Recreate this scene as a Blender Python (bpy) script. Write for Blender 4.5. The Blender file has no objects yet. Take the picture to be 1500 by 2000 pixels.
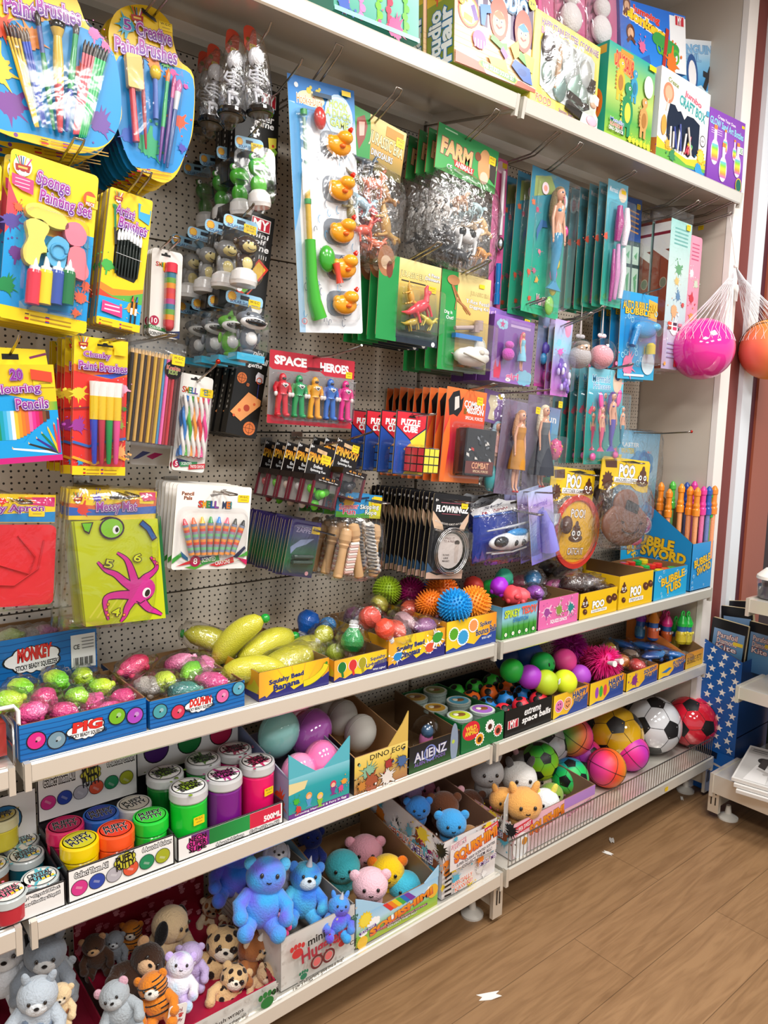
import bpy, math, random
from mathutils import Vector, Matrix, noise
V=Vector
D=bpy.data; SC=bpy.context.scene; COL=SC.collection
rnd=random.Random(7)
# ------------------------------------------------------------------ camera
# camera basis measured from the shelf lines of the photograph (x along the shelves, y into the back board, z up)
RX=V((0.77377227,-0.63308464,0.02191596)); DN=V((-0.06303201,-0.11137245,-0.99177777)); FW=V((0.63032011,0.76602873,-0.12608151))
CAMP=V((0,-1.731,1.46)); FPX=1450.0
cd=D.cameras.new('camera'); cam=D.objects.new('camera',cd); COL.objects.link(cam)
cd.sensor_fit='VERTICAL'; cd.sensor_height=24; cd.lens=24*FPX/2000; cd.clip_start=.05; cd.clip_end=60
cam.matrix_world=Matrix(((RX.x,-DN.x,-FW.x,CAMP.x),(RX.y,-DN.y,-FW.y,CAMP.y),(RX.z,-DN.z,-FW.z,CAMP.z),(0,0,0,1)))
SC.camera=cam
# ------------------------------------------------------------------ light and exposure
w=D.worlds.new('world'); SC.world=w; w.use_nodes=True
w.node_tree.nodes['Background'].inputs[0].default_value=(.96,.98,1,1); w.node_tree.nodes['Background'].inputs[1].default_value=.55
SC.view_settings.view_transform='Standard'; SC.view_settings.look='None'; SC.view_settings.gamma=1; SC.view_settings.use_curve_mapping=False
SC.view_settings.exposure=.36
LAMPS=[(-.3,-1.5),(1.1,-1.5),(2.4,-1.4),(-.2,-3.0),(1.2,-3.0),(2.6,-3.0)]
LAMP_W=24
CEIL=3.05
SC.cycles.max_bounces=6; SC.cycles.transparent_max_bounces=14; SC.cycles.caustics_reflective=False; SC.cycles.caustics_refractive=False
# ------------------------------------------------------------------ helpers
def ray(px,py): return RX*((px-750)/FPX)+DN*((py-1000)/FPX)+FW
def atY(px,py,y): r=ray(px,py); return CAMP+r*((y-CAMP.y)/r.y)
def atZ(px,py,z): r=ray(px,py); return CAMP+r*((z-CAMP.z)/r.z)
def atX(px,py,x): r=ray(px,py); return CAMP+r*((x-CAMP.x)/r.x)
def proj(p):
 d=p-CAMP; k=d.dot(FW); return (750+FPX*d.dot(RX)/k,1000+FPX*d.dot(DN)/k)
_hc={}
def hx(s):
 if not isinstance(s,str): return s
 if s not in _hc:
  s2=s.lstrip('#')
  if len(s2)==3: s2=''.join(c*2 for c in s2)
  o=[]
  for i in (0,2,4):
   c=int(s2[i:i+2],16)/255; o.append(c/12.92 if c<=.04045 else ((c+.055)/1.055)**2.4)
  _hc[s]=(o[0],o[1],o[2],1)
 return _hc[s]
def mixc(a,b,t): a,b=hx(a),hx(b); return tuple(a[i]*(1-t)+b[i]*t for i in range(4))
# ---- materials: one per surface kind, the object's own colour comes from its mesh
def mat(name,rough=.5,spec=.5,metal=0,bump=None,coat=0,sheen=0,sss=0,sat=None):
 m=D.materials.new(name); m.use_nodes=True; n=m.node_tree.nodes; l=m.node_tree.links
 b=n['Principled BSDF']; a=n.new('ShaderNodeAttribute'); a.attribute_name='Col'
 l.new(a.outputs['Color'],b.inputs['Base Color'])
 b.inputs['Roughness'].default_value=rough; b.inputs['Specular IOR Level'].default_value=spec; b.inputs['Metallic'].default_value=metal
 b.inputs['Coat Weight'].default_value=coat; b.inputs['Coat Roughness'].default_value=.08
 b.inputs['Sheen Weight'].default_value=sheen
 if sss: b.inputs['Subsurface Weight'].default_value=sss; b.inputs['Subsurface Radius'].default_value=(.01,.01,.01)
 if bump:
  t=n.new('ShaderNodeTexNoise'); t.inputs['Scale'].default_value=bump[0]; t.inputs['Detail'].default_value=bump[2] if len(bump)>2 else 2
  c=n.new('ShaderNodeTexCoord'); l.new(c.outputs['Object'],t.inputs['Vector'])
  u=n.new('ShaderNodeBump'); u.inputs['Strength'].default_value=bump[1]; u.inputs['Distance'].default_value=.003
  l.new(t.outputs['Fac'],u.inputs['Height']); l.new(u.outputs['Normal'],b.inputs['Normal'])
 return m
def clear(name,scale,bump,lo,hi,rough,tint=(1,1,1,1)):
 m=D.materials.new(name); m.use_nodes=True; n=m.node_tree.nodes; l=m.node_tree.links
 n.remove(n['Principled BSDF']); out=n['Material Output']
 tr=n.new('ShaderNodeBsdfTransparent'); tr.inputs[0].default_value=tint
 gl=n.new('ShaderNodeBsdfGlossy'); gl.inputs['Roughness'].default_value=rough
 c=n.new('ShaderNodeTexCoord'); t=n.new('ShaderNodeTexNoise'); t.inputs['Scale'].default_value=scale; t.inputs['Detail'].default_value=3; t.inputs['Distortion'].default_value=1.2
 l.new(c.outputs['Object'],t.inputs['Vector'])
 u=n.new('ShaderNodeBump'); u.inputs['Strength'].default_value=bump; u.inputs['Distance'].default_value=.01; l.new(t.outputs['Fac'],u.inputs['Height'])
 l.new(u.outputs['Normal'],gl.inputs['Normal'])
 lw=n.new('ShaderNodeLayerWeight'); lw.inputs['Blend'].default_value=.35; l.new(u.outputs['Normal'],lw.inputs['Normal'])
 mr=n.new('ShaderNodeMapRange'); mr.inputs['To Min'].default_value=lo; mr.inputs['To Max'].default_value=hi
 l.new(lw.outputs['Facing'],mr.inputs['Value'])
 mx=n.new('ShaderNodeMixShader'); l.new(mr.outputs[0],mx.inputs[0]); l.new(tr.outputs[0],mx.inputs[1]); l.new(gl.outputs[0],mx.inputs[2]); l.new(mx.outputs[0],out.inputs[0])
 return m
M={'print':mat('print',.32,.45),'card':mat('card',.65,.3),'plastic':mat('plastic',.22,.5,coat=.3),'matte':mat('matte',.6,.4),
   'rubber':mat('rubber',.42,.45),'plush':mat('plush',.95,.1,bump=(220,.9,3),sheen=.35),'chrome':mat('chrome',.22,.5,metal=1),
   'steel':mat('steel',.38,.4,bump=(90,.04)),'shiny':mat('shiny',.08,.6,coat=.6),'jelly':mat('jelly',.15,.5,coat=.5,bump=(330,.6),sss=.3),
   'knit':mat('knit',.5,.4,bump=(260,1.0,1),coat=.2),'wood':mat('wood',.4,.4,bump=(40,.1)),'metalpaint':mat('metalpaint',.25,.5,metal=.45,coat=.3),
   'cloth':mat('cloth',.7,.3,bump=(25,.7)),
   'film':clear('film',26,1.0,.04,.6,.14),'blister':clear('blister',9,.2,.025,.4,.1),'smooth_film':clear('smooth_film',14,.6,.03,.4,.12)}
class MB:
 def __init__(s): s.v=[];s.f=[];s.c=[];s.s=[]
 def add(s,vs,fs,col,sm=False):
  b=len(s.v); vs=[V(p) for p in vs]; s.v+=vs
  fn=callable(col)
  if not fn: k=hx(col)
  for f in fs:
   s.f.append(tuple(b+i for i in f)); s.s.append(sm)
   s.c.append([hx(col(vs[i])) for i in f] if fn else k)
  return s
 def box(s,c,d,col,Mx=None,cols=None):
  x,y,z=d[0]/2,d[1]/2,d[2]/2; c=V(c)
  vs=[V((a,b,e)) for a in (-x,x) for b in (-y,y) for e in (-z,z)]
  vs=[c+(Mx@p if Mx else p) for p in vs]
  fs=[(0,1,3,2),(4,6,7,5),(0,4,5,1),(2,3,7,6),(0,2,6,4),(1,5,7,3)]  # -x +x -y +y -z +z
  if cols:
   for f,k in zip(fs,cols):
    if k: s.add([vs[i] for i in f],[(0,1,2,3)],k)
  else: s.add(vs,fs,col)
  return s
 def rbox(s,c,d,r,col,Mx=None,seg=3):
  # box with rounded vertical (local y axis = thickness) edges: rounded-rect prism in xz, extruded along y
  pts=rrect(d[0],d[2],r,seg); return s.prism([(p[0],p[1]) for p in pts],d[1],col,c,Mx)
 def prism(s,out,t,col,c=(0,0,0),Mx=None,back=None,sm=False):
  # outline in xz (counter-clockwise seen from -y), extruded +-t/2 in y
  n=len(out); c=V(c)
  f=lambda p:c+(Mx@p if Mx else p)
  a=[f(V((x,-t/2,z))) for x,z in out]; b=[f(V((x,t/2,z))) for x,z in out]
  s.add(a,[tuple(range(n))],col); s.add(b,[tuple(range(n-1,-1,-1))],back or col)
  s.add(a+b,[(i,n+i,n+(i+1)%n,(i+1)%n) for i in range(n)],back or col,sm); return s
 def lathe(s,prof,col,seg=16,Mx=None,c=(0,0,0),sm=True):
  c=V(c); n=len(prof); vs=[]
  for r,z in prof:
   for k in range(seg):
    a=2*math.pi*k/seg; p=V((r*math.cos(a),r*math.sin(a),z)); vs.append(c+(Mx@p if Mx else p))
  lst=isinstance(col,list)
  for i in range(n-1):
   q=vs[i*seg:(i+2)*seg]; s.add(q,[(k,(k+1)%seg,seg+(k+1)%seg,seg+k) for k in range(seg)],col[min(i,len(col)-1)] if lst else col,sm)
  if prof[0][0]>1e-5: s.add(vs[:seg],[tuple(range(seg-1,-1,-1))],col[0] if lst else col)
  if prof[-1][0]>1e-5: s.add(vs[-seg:],[tuple(range(seg))],col[-1] if lst else col)
  return s
 def cyl(s,a,b,r0,r1,col,seg=12,sm=True):
  a=V(a);b=V(b);d=b-a; return s.lathe([(r0,0),(r1,d.length)],col,seg,d.to_track_quat('Z','Y').to_matrix(),a,sm)
 def ball(s,c,r,col,seg=16,rings=10,Mx=None,fn=None,lo=0,hi=1):
  if not hasattr(r,'__len__'): r=(r,r,r)
  c=V(c); vs=[]; full=[]
  for i in range(rings+1):
   t=math.pi*(lo+(hi-lo)*i/rings)
   for k in range(seg):
    a=2*math.pi*k/seg; p=V((math.sin(t)*math.cos(a),math.sin(t)*math.sin(a),math.cos(t)))
    e=fn(p) if fn else 1
    q=V((p.x*r[0]*e,p.y*r[1]*e,p.z*r[2]*e)); vs.append(c+(Mx@q if Mx else q))
  s.add(vs,[(i*seg+k,(i+1)*seg+k,(i+1)*seg+(k+1)%seg,i*seg+(k+1)%seg) for i in range(rings) for k in range(seg)],col,True); return s
 def tube(s,pts,r,col,seg=6,closed=False):
  pts=[V(p) for p in pts]; n=len(pts); vs=[]
  rr=r if isinstance(r,(list,tuple)) else [r]*n
  up=None
  for i,p in enumerate(pts):
   d=(pts[(i+1)%n] if (closed or i<n-1) else pts[i])-(pts[i-1] if (closed or i>0) else pts[i])
   if d.length<1e-9: d=V((0,0,1))
   d.normalize()
   if up is None: up=d.orthogonal()
   up=(up-d*up.dot(d))
   if up.length<1e-6: up=d.orthogonal()
   up.normalize(); b=d.cross(up)
   for k in range(seg):
    a=2*math.pi*k/seg; vs.append(p+(up*math.cos(a)+b*math.sin(a))*rr[i])
  m=n if closed else n-1
  s.add(vs,[(i*seg+k,i*seg+(k+1)%seg,((i+1)%n)*seg+(k+1)%seg,((i+1)%n)*seg+k) for i in range(m) for k in range(seg)],col,True)
  if not closed: s.add(vs[:seg],[tuple(range(seg-1,-1,-1))],col); s.add(vs[-seg:],[tuple(range(seg))],col)
  return s
 def build(s,name,mt='matte',parent=None,loc=None,rot=None):
  me=D.meshes.new(name); me.from_pydata(s.v,[],s.f)
  at=me.color_attributes.new('Col','FLOAT_COLOR','CORNER'); buf=[]
  for f,c in zip(s.f,s.c):
   if isinstance(c,list):
    for k in c: buf+=k
   else: buf+=list(c)*len(f)
  at.data.foreach_set('color',buf); me.polygons.foreach_set('use_smooth',s.s); me.update()
  me.materials.append(M[mt] if isinstance(mt,str) else mt)
  o=D.objects.new(name,me); COL.objects.link(o); s.o=o
  if parent: o.parent=parent
  if loc is not None: o.location=loc
  if rot is not None: o.rotation_euler=rot
  return o
def rrect(w,h,r,seg=3,cx=0,cz=0):
 o=[]
 for sx,sz,a0 in ((1,-1,-90),(1,1,0),(-1,1,90),(-1,-1,180)):
  for k in range(seg+1):
   a=math.radians(a0+90*k/seg); o.append((cx+sx*(w/2-r)+r*math.cos(a),cz+sz*(h/2-r)+r*math.sin(a)))
 return o
# ---- text: outlines of the built-in font, cached
_tc={}
def glyphs(t,off=0.0):
 k=(t,round(off,3))
 if k not in _tc:
  cu=D.curves.new('t','FONT'); cu.body=t; cu.resolution_u=2; cu.offset=off; cu.space_line=.9; cu.align_x='CENTER'
  ob=D.objects.new('t',cu); me=ob.to_mesh()
  vs=[(q.co.x,q.co.y) for q in me.vertices]; fs=[tuple(p.vertices) for p in me.polygons]
  ob.to_mesh_clear(); D.objects.remove(ob); D.curves.remove(cu); _tc[k]=(vs,fs)
 return _tc[k]
class Art:
 """prints on one face: (u,v) run 0..1 right and down from O; every call lies a hair above the last"""
 EPS=.00009
 def __init__(s,mb,O,U,Vd,l0=1): s.m=mb;s.O=V(O);s.U=V(U);s.V=V(Vd);s.N=s.V.cross(s.U).normalized();s.l=l0;s.k=s.U.length/s.V.length
 def P(s,u,v): return s.O+s.U*u+s.V*v+s.N*(s.l*s.EPS)
 def poly(s,pts,col): s.m.add([s.P(u,v) for u,v in pts],[tuple(range(len(pts)-1,-1,-1))],col); s.l+=1; return s
 def rect(s,u0,v0,u1,v1,col): return s.poly([(u0,v0),(u1,v0),(u1,v1),(u0,v1)],col)
 def grad(s,u0,v0,u1,v1,cols,vert=True):
  n=len(cols)-1
  for i in range(n):
   a,b=i/n,(i+1)/n
   if vert: q=[(u0,v0+(v1-v0)*a),(u1,v0+(v1-v0)*a),(u1,v0+(v1-v0)*b),(u0,v0+(v1-v0)*b)]; cc=[cols[i],cols[i],cols[i+1],cols[i+1]]
   else: q=[(u0+(u1-u0)*a,v0),(u0+(u1-u0)*b,v0),(u0+(u1-u0)*b,v1),(u0+(u1-u0)*a,v1)]; cc=[cols[i],cols[i+1],cols[i+1],cols[i]]
   s.m.add([s.P(*p) for p in q],[(3,2,1,0)],'#fff'); s.m.c[-1]=[hx(cc[j]) for j in (3,2,1,0)]
  s.l+=1; return s
 def ell(s,u,v,r,col,rv=None,n=20,rot=0):
  rv=r if rv is None else rv; o=[]
  for i in range(n):
   a=2*math.pi*i/n; x,y=r*math.cos(a),rv*math.sin(a); c,q=math.cos(rot),math.sin(rot); o.append((u+x*c-y*q,v+(x*q+y*c)*s.k))
  return s.poly(o,col)
 def ring(s,u,v,r,r2,col,n=24):
  vs=[];
  for i in range(n):
   a=2*math.pi*i/n
   for q in (r,r2): vs.append(s.P(u+q*math.cos(a),v+q*math.sin(a)*s.k))
  s.m.add(vs,[(2*i,2*i+1,(2*i+3)%(2*n),(2*i+2)%(2*n)) for i in range(n)],col); s.l+=1; return s
 def rad(s,u,v,fn,col,n=32):
  o=[]
  for i in range(n):
   a=2*math.pi*i/n; r=fn(a,i); o.append((u+r*math.cos(a),v+r*math.sin(a)*s.k))
  vs=[s.P(u,v)]+[s.P(*p) for p in o]; s.m.add(vs,[(0,(i+1)%n+1,i+1) for i in range(n)],col); s.l+=1; return s
 def splat(s,u,v,r,col,seed=0,n=44):
  q=random.Random(seed); rs=[]
  for i in range(n): rs.append(r*(1.55 if q.random()<.16 else .72+.25*q.random()))
  s.rad(u,v,lambda a,i:rs[i],col,n)
  for j in range(3):
   a=q.random()*6.28; s.ell(u+1.9*r*math.cos(a),v+1.9*r*math.sin(a)*s.k,r*(.08+.12*q.random()),col,n=10)
  return s
 def star(s,u,v,r,col,n=5,q=.42,rot=-math.pi/2): return s.rad(u,v,lambda a,i:0,col,3) if 0 else s.poly([(u+(r if i%2==0 else r*q)*math.cos(rot+math.pi*i/n),v+(r if i%2==0 else r*q)*math.sin(rot+math.pi*i/n)*s.k) for i in range(2*n)],col)
 def burst(s,u,v,r,col,n=12,q=.75): return s.rad(u,v,lambda a,i:r if i%2==0 else r*q,col,2*n)
 def cloud(s,u,v,r,col,rv=.6,n=7,out=None):
  def f(d): return lambda a,i: (r+d)*(.86+.16*abs(math.sin(a*n/2)))*1/math.sqrt(math.cos(a)**2+(math.sin(a)/rv)**2)
  if out: s.rad(u,v,f(r*.07),out,56)
  return s.rad(u,v,f(0),col,56)
 def line(s,pts,wd,col,w2=None):
  k=s.k; n=len(pts); L=[];R=[]
  for i,(u,v) in enumerate(pts):
   a=pts[max(i-1,0)];b=pts[min(i+1,n-1)]; dx,dy=b[0]-a[0],(b[1]-a[1])/k; q=math.hypot(dx,dy) or 1
   w=(wd if w2 is None else wd+(w2-wd)*i/(n-1))/2; L.append((u-dy/q*w,v+dx/q*w*k)); R.append((u+dy/q*w,v-dx/q*w*k))
  vs=[s.P(*p) for p in L]+[s.P(*p) for p in R]
  s.m.add(vs,[(i,i+1,n+i+1,n+i) for i in range(n-1)],col); s.l+=1; return s
 def text(s,t,u0,v0,u1,v1,col,out=None,ow=.05,bold=.012,rot=0,arc=0,shear=0,out2=None,col2=None):
  base,_=glyphs(t,0); 
  if not base: return s
  x0=min(p[0] for p in base);x1=max(p[0] for p in base);y0=min(p[1] for p in base);y1=max(p[1] for p in base)
  def mp(x,y):
   a=(x-x0)/(x1-x0);b=(y1-y)/(y1-y0)
   U_=(a-.5)*(u1-u0);W_=(b-.5)*(v1-v0)+arc*(4*(a-.5)**2-1)*(v1-v0)
   U_-=shear*(b-.5)*(v1-v0)/s.k
   c,q=math.cos(rot),math.sin(rot); W_/=s.k
   return ((u0+u1)/2+U_*c-W_*q,(v0+v1)/2+(U_*q+W_*c)*s.k)
  for o,c in ((ow*1.9,out2),(ow,out),(bold,col)):
   if c is None: continue
   vs,fs=glyphs(t,o); pv=[s.P(*mp(*p)) for p in vs]
   if c is col and col2:
    s.m.add(pv,[tuple(reversed(f)) for f in fs],'#fff')
    for j,f in enumerate(fs): s.m.c[len(s.m.c)-len(fs)+j]=[mixc(col,col2,min(1,max(0,(y1-vs[i][1])/(y1-y0)))) for i in reversed(f)]
   else: s.m.add(pv,[tuple(reversed(f)) for f in fs],c)
   s.l+=1
  return s
def front(mb,w,h,y=0,x=0,z=0): return Art(mb,(x-w/2,y,z),(w,0,0),(0,0,-h))
# ---- things
def tag(o,label,cat,group=None,kind=None):
 o['label']=label; o['category']=cat
 if group: o['group']=group
 if kind: o['kind']=kind
 return o
def thing(name,label,cat,loc=(0,0,0),rot=(0,0,0),group=None):
 o=D.objects.new(name,None); o.empty_display_size=.02; COL.objects.link(o); o.location=loc; o.rotation_euler=rot
 return tag(o,label,cat,group)
def struct(o): o['kind']='structure'; return o
def dup(o,loc=None,rot=None,label=None,group=None):
 def cp(s,par):
  c=s.copy(); COL.objects.link(c)
  if par: c.parent=par
  for ch in s.children: cp(ch,c)
  return c
 c=cp(o,None)
 if loc is not None: c.location=loc
 if rot is not None: c.rotation_euler=rot
 if label: c['label']=label
 if group: c['group']=group
 return c
ORD=['front','second','third','fourth','fifth','sixth','seventh','eighth','ninth','tenth','eleventh','twelfth','thirteenth','fourteenth','fifteenth','sixteenth','seventeenth','eighteenth']
def hang(name,label,cat,TL,TR,BL,y,group=None):
 """thing whose local x runs right, z up, front faces -y; the origin is the middle of its top edge"""
 a,b,c=atY(*TL,y),atY(*TR,y),atY(*BL,y)
 ex=(b-a); wd=ex.length; ex.normalize(); dz=(a-c); ez=dz-ex*dz.dot(ex); hh=ez.length; ez.normalize(); ey=ez.cross(ex)
 r=thing(name,label,cat,(a+b)/2,Matrix((ex,ey,ez)).transposed().to_euler(),group)
 return r,wd,hh
def rear(root,px,w,y):
 """depth at which the copy's top-left corner is seen at pixel column px"""
 p=root.location-root.rotation_euler.to_matrix().col[0]*w/2; lo,hi=0,-y-.012
 for _ in range(40):
  m=(lo+hi)/2
  if proj(p+V((0,m,0)))[0]>px: lo=m
  else: hi=m
 return lo
def stack(root,n,dmax,short,grp,jit=.003,roll=.012):
 root['group']=grp
 for i in range(1,n+1):
  e=root.rotation_euler.copy(); e.y+=rnd.uniform(-roll,roll); e.z+=rnd.uniform(-roll,roll)
  dup(root,root.location+V((rnd.uniform(-jit,jit),dmax*i/n,rnd.uniform(-jit,jit))),e,f'{short}, {ORD[i]} from the front of its hook',grp)
def hook(x,z,yend,label,up=.03,dbl=True,tip=None,nm='peg_hook'):
 m=MB(); q=.0024; g=.009 if dbl else 0
 def path(sx): return [(x+sx,-.002,z+.006),(x+sx,-.01,z),(x+sx,yend*.72,z+.002),(x+sx,yend-.002,z+up*.8),(x+sx,yend-.012,z+up)]
 if dbl: m.tube(path(-g)+list(reversed(path(g))),q,'#a9a39c',6)
 else: m.tube(path(0),q*1.1,'#a9a39c',6)
 if tip: m.ball((x,yend-.014,z+up),.0055,tip,8,6)
 m.box((x,-.003,z+.006),(.035,.004,.02),'#b5b0a8')
 return tag(m.build(nm,'chrome'),label,'hook','wire hooks on the pegboard')
def sticker(parent,u,v,w=.028,h=.016,y=-.002,W_=0,H_=0,rot=0):
 m=MB(); a=Art(m,(u-w/2,y,v),(w,0,0),(0,0,-h)); a.poly([(0,.06),(.05,0),(.95,0),(1,.06),(1,.94),(.95,1),(.05,1),(0,.94)],'#f6d21c'); a.text('W.G.C',.14,.12,.86,.38,'#3a3120'); a.rect(.25,.62,.8,.72,'#b79a2a')
 o=m.build('price_sticker','print',parent); o['label']='yellow price sticker'; return o
# ================================================================== the room
S1,S2,S3=.835,.531,.172; YF=-.369; YB=-.4275; XJ=(-.95,.30,1.55,2.775)
def floor_mat():
 m=D.materials.new('wood_floor'); m.use_nodes=True; n=m.node_tree.nodes; l=m.node_tree.links; b=n['Principled BSDF']
 c=n.new('ShaderNodeTexCoord'); br=n.new('ShaderNodeTexBrick'); mp=n.new('ShaderNodeMapping'); mp.inputs['Location'].default_value=(.28,.02,0)
 l.new(c.outputs['Object'],mp.inputs[0]); l.new(mp.outputs[0],br.inputs['Vector'])
 br.inputs['Scale'].default_value=1; br.inputs['Brick Width'].default_value=1.2; br.inputs['Row Height'].default_value=.19; br.inputs['Mortar Size'].default_value=.0012; br.inputs['Mortar Smooth'].default_value=.2; br.offset=.37
 br.inputs['Color1'].default_value=hx('#9c7a57'); br.inputs['Color2'].default_value=hx('#92714f'); br.inputs['Mortar'].default_value=hx('#6f5439')
 m2=n.new('ShaderNodeMapping'); m2.inputs['Scale'].default_value=(1.6,16,1); l.new(c.outputs['Object'],m2.inputs[0])
 ns=n.new('ShaderNodeTexNoise'); ns.inputs['Scale'].default_value=2.2; ns.inputs['Detail'].default_value=6; ns.inputs['Distortion'].default_value=1.6; l.new(m2.outputs[0],ns.inputs['Vector'])
 rp=n.new('ShaderNodeValToRGB'); rp.color_ramp.elements[0].position=.3; rp.color_ramp.elements[0].color=(.62,.56,.5,1); rp.color_ramp.elements[1].position=.62; rp.color_ramp.elements[1].color=(1.05,1.04,1.02,1); l.new(ns.outputs['Fac'],rp.inputs[0])
 mx=n.new('ShaderNodeMix'); mx.data_type='RGBA'; mx.blend_type='MULTIPLY'; mx.inputs[0].default_value=.75; l.new(br.outputs['Color'],mx.inputs[6]); l.new(rp.outputs[0],mx.inputs[7]); l.new(mx.outputs[2],b.inputs['Base Color'])
 b.inputs['Roughness'].default_value=.42; return m
def peg_mat():
 m=D.materials.new('pegboard_steel'); m.use_nodes=True; n=m.node_tree.nodes; l=m.node_tree.links; b=n['Principled BSDF']
 c=n.new('ShaderNodeTexCoord'); sp=n.new('ShaderNodeSeparateXYZ'); l.new(c.outputs['Object'],sp.inputs[0])
 def cell(o,p,off):
  a=n.new('ShaderNodeMath'); a.operation='ADD'; a.inputs[1].default_value=off; l.new(o,a.inputs[0])
  f=n.new('ShaderNodeMath'); f.operation='FLOORED_MODULO'; f.inputs[1].default_value=p; l.new(a.outputs[0],f.inputs[0])
  g=n.new('ShaderNodeMath'); g.operation='SUBTRACT'; g.inputs[1].default_value=p/2; l.new(f.outputs[0],g.inputs[0]); return g.outputs[0]
 def dist(x,z):
  v=n.new('ShaderNodeCombineXYZ'); l.new(x,v.inputs[0]); l.new(z,v.inputs[2]); k=n.new('ShaderNodeVectorMath'); k.operation='LENGTH'; l.new(v.outputs[0],k.inputs[0]); return k.outputs['Value']
 d1=dist(cell(sp.outputs[0],.01525,0),cell(sp.outputs[2],.0258,0)); d2=dist(cell(sp.outputs[0],.025417,.00508),cell(sp.outputs[2],.0258,.0129))
 mn=n.new('ShaderNodeMath'); mn.operation='MINIMUM'; l.new(d1,mn.inputs[0]); l.new(d2,mn.inputs[1])
 lt=n.new('ShaderNodeMath'); lt.operation='LESS_THAN'; lt.inputs[1].default_value=.0025; l.new(mn.outputs[0],lt.inputs[0])
 mx=n.new('ShaderNodeMix'); mx.data_type='RGBA'; l.new(lt.outputs[0],mx.inputs[0]); mx.inputs[6].default_value=hx('#d3c8b8'); mx.inputs[7].default_value=hx('#1c1713'); l.new(mx.outputs[2],b.inputs['Base Color']); b.inputs['Roughness'].default_value=.5; return m
def plain(name,nm,m,c,d,col,mt='matte'): return MB().box(c,d,col).build(name,mt)
o=MB().box((1.2,-2.2,-.02),(9,8,.04),'#a5805a').build('floor',floor_mat()); struct(o)
struct(plain('ceiling',0,0,(1.2,-2.2,CEIL+.02),(9,8,.04),'#e9e6df'))
struct(plain('wall_back',0,0,(1.2,.1,CEIL/2),(9,.06,CEIL),'#cfc6b8'))
def light(i,x,y):
 t=thing('ceiling_light',f'square LED ceiling panel {["over the aisle","over the far aisle end","near the right gondola","behind the camera","behind the viewer in mid aisle","behind the viewer by the window"][i]}','light',(x,y,CEIL))
 MB().box((0,0,-.012),(.62,.62,.024),'#f2f2f0').build('frame','metalpaint',t)
 ld=D.lights.new('panel','AREA'); ld.shape='SQUARE'; ld.size=.56; ld.energy=LAMP_W; ld.color=(1,.98,.95); lo=D.objects.new('diffuser',ld); COL.objects.link(lo); lo.parent=t; lo.location=(0,0,-.03)
for i,(x,y) in enumerate(LAMPS): light(i,x,y)
# ------------------------------------------------------------------ gondola shelving
unit=thing('shelving_unit','long cream metal shelving unit with perforated back panels','shelving',(1.55,0,0))
pm=peg_mat()
def part(m,nm,mt,par): o=m.build(nm,mt,par); o.location=-par.location; return o
def bx(m,x0,x1,y0,y1,z0,z1,col): return m.box(((x0+x1)/2,(y0+y1)/2,(z0+z1)/2),(x1-x0,y1-y0,z1-z0),col)
for i in range(3):
 for z0,z1 in ((.09,.707),(.711,1.014),(1.018,1.413),(1.417,1.858),(1.862,2.288)):
  part(bx(MB(),XJ[i]+.006,XJ[i+1]-.006,0,.02,z0,z1,'#ccc'),'perforated_panel',pm,unit)
 part(bx(MB(),XJ[i]+.006,XJ[i+1]-.006,.0,.02,2.29,2.95,'#d3c8b8'),'plain_panel','metalpaint',unit)
for x in XJ:
 part(bx(MB(),x-.014,x+.014,.012,.05,.02,2.95,'#6f665b'),'upright','metalpaint',unit)
 m=MB(); bx(m,x-.013,x+.013,YB+.03,-.0,.05,.135,'#d9d1c2'); bx(m,x-.02,x+.02,YB+.018,YB+.03,.018,.15,'#e4dccd')
 for dx in (-.006,.006): bx(m,x+dx-.002,x+dx+.002,YB+.0165,YB+.0185,.06,.105,'#2a2622')
 part(m,'base_leg','metalpaint',unit)
 m=MB(); m.lathe([(.034,0),(.034,.006),(.026,.012),(.012,.02),(.008,.05)],'#dcd8cf',20,None,(x-.03,YB+.09,0)); part(m,'levelling_foot','plastic',unit)
def shelf_profile(m,x0,x1,pr,col):
 n=len(pr); a=[V((x0,y,z)) for y,z in pr]; b=[V((x1,y,z)) for y,z in pr]
 m.add(a+b,[(i,n+i,n+(i+1)%n,(i+1)%n) for i in range(n)],col); m.add(a,[tuple(range(n))],col); m.add(b,[tuple(range(n-1,-1,-1))],col)
CREAM='#ece7db'
def shelf(i,z,yf,lip,label,tilt=0,nm='shelf_board'):
 x0,x1=XJ[i]+.007,XJ[i+1]-.007
 t=thing(nm,label,'shelf',((x0+x1)/2,0,z),group=None)
 P=lambda m,n_,mt='metalpaint': m.build(n_,mt,t)
 cx=(x0+x1)/2; h=.036 if not tilt else .036
 pr=[(-.004,0),(-.004,-.034),(-.05,-.034),(-.052,-.012),(-.2,-.012),(-.23,-lip*.92),(yf+.006,-lip*.92),(yf+.006,-.005),(yf+.012,0)]
 m=MB(); shelf_profile(m,x0-cx,x1-cx,pr,CREAM); P(m,'tray')
 m=MB(); shelf_profile(m,x0-cx+.012,x1-cx-.012,[(yf+.006,.001),(yf+.006,-lip),(yf,-lip-.001),(yf-.003,-lip+.003),(yf-.003,-.002),(yf,.002)],'#f2eee3'); P(m,'price_rail')
 for x in (x0-cx,x1-cx-.012):
  m=MB(); m.box((x+.006,yf+.004,-lip/2-.006),(.011,.014,lip+.016),CREAM); m.box((x+.006,-.19,-.02),(.004,.36,.03),CREAM); P(m,'end_bracket')
 if tilt: t.rotation_euler=(tilt,0,0)
 return t
POSN=['left-hand','middle','right-hand']
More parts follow.
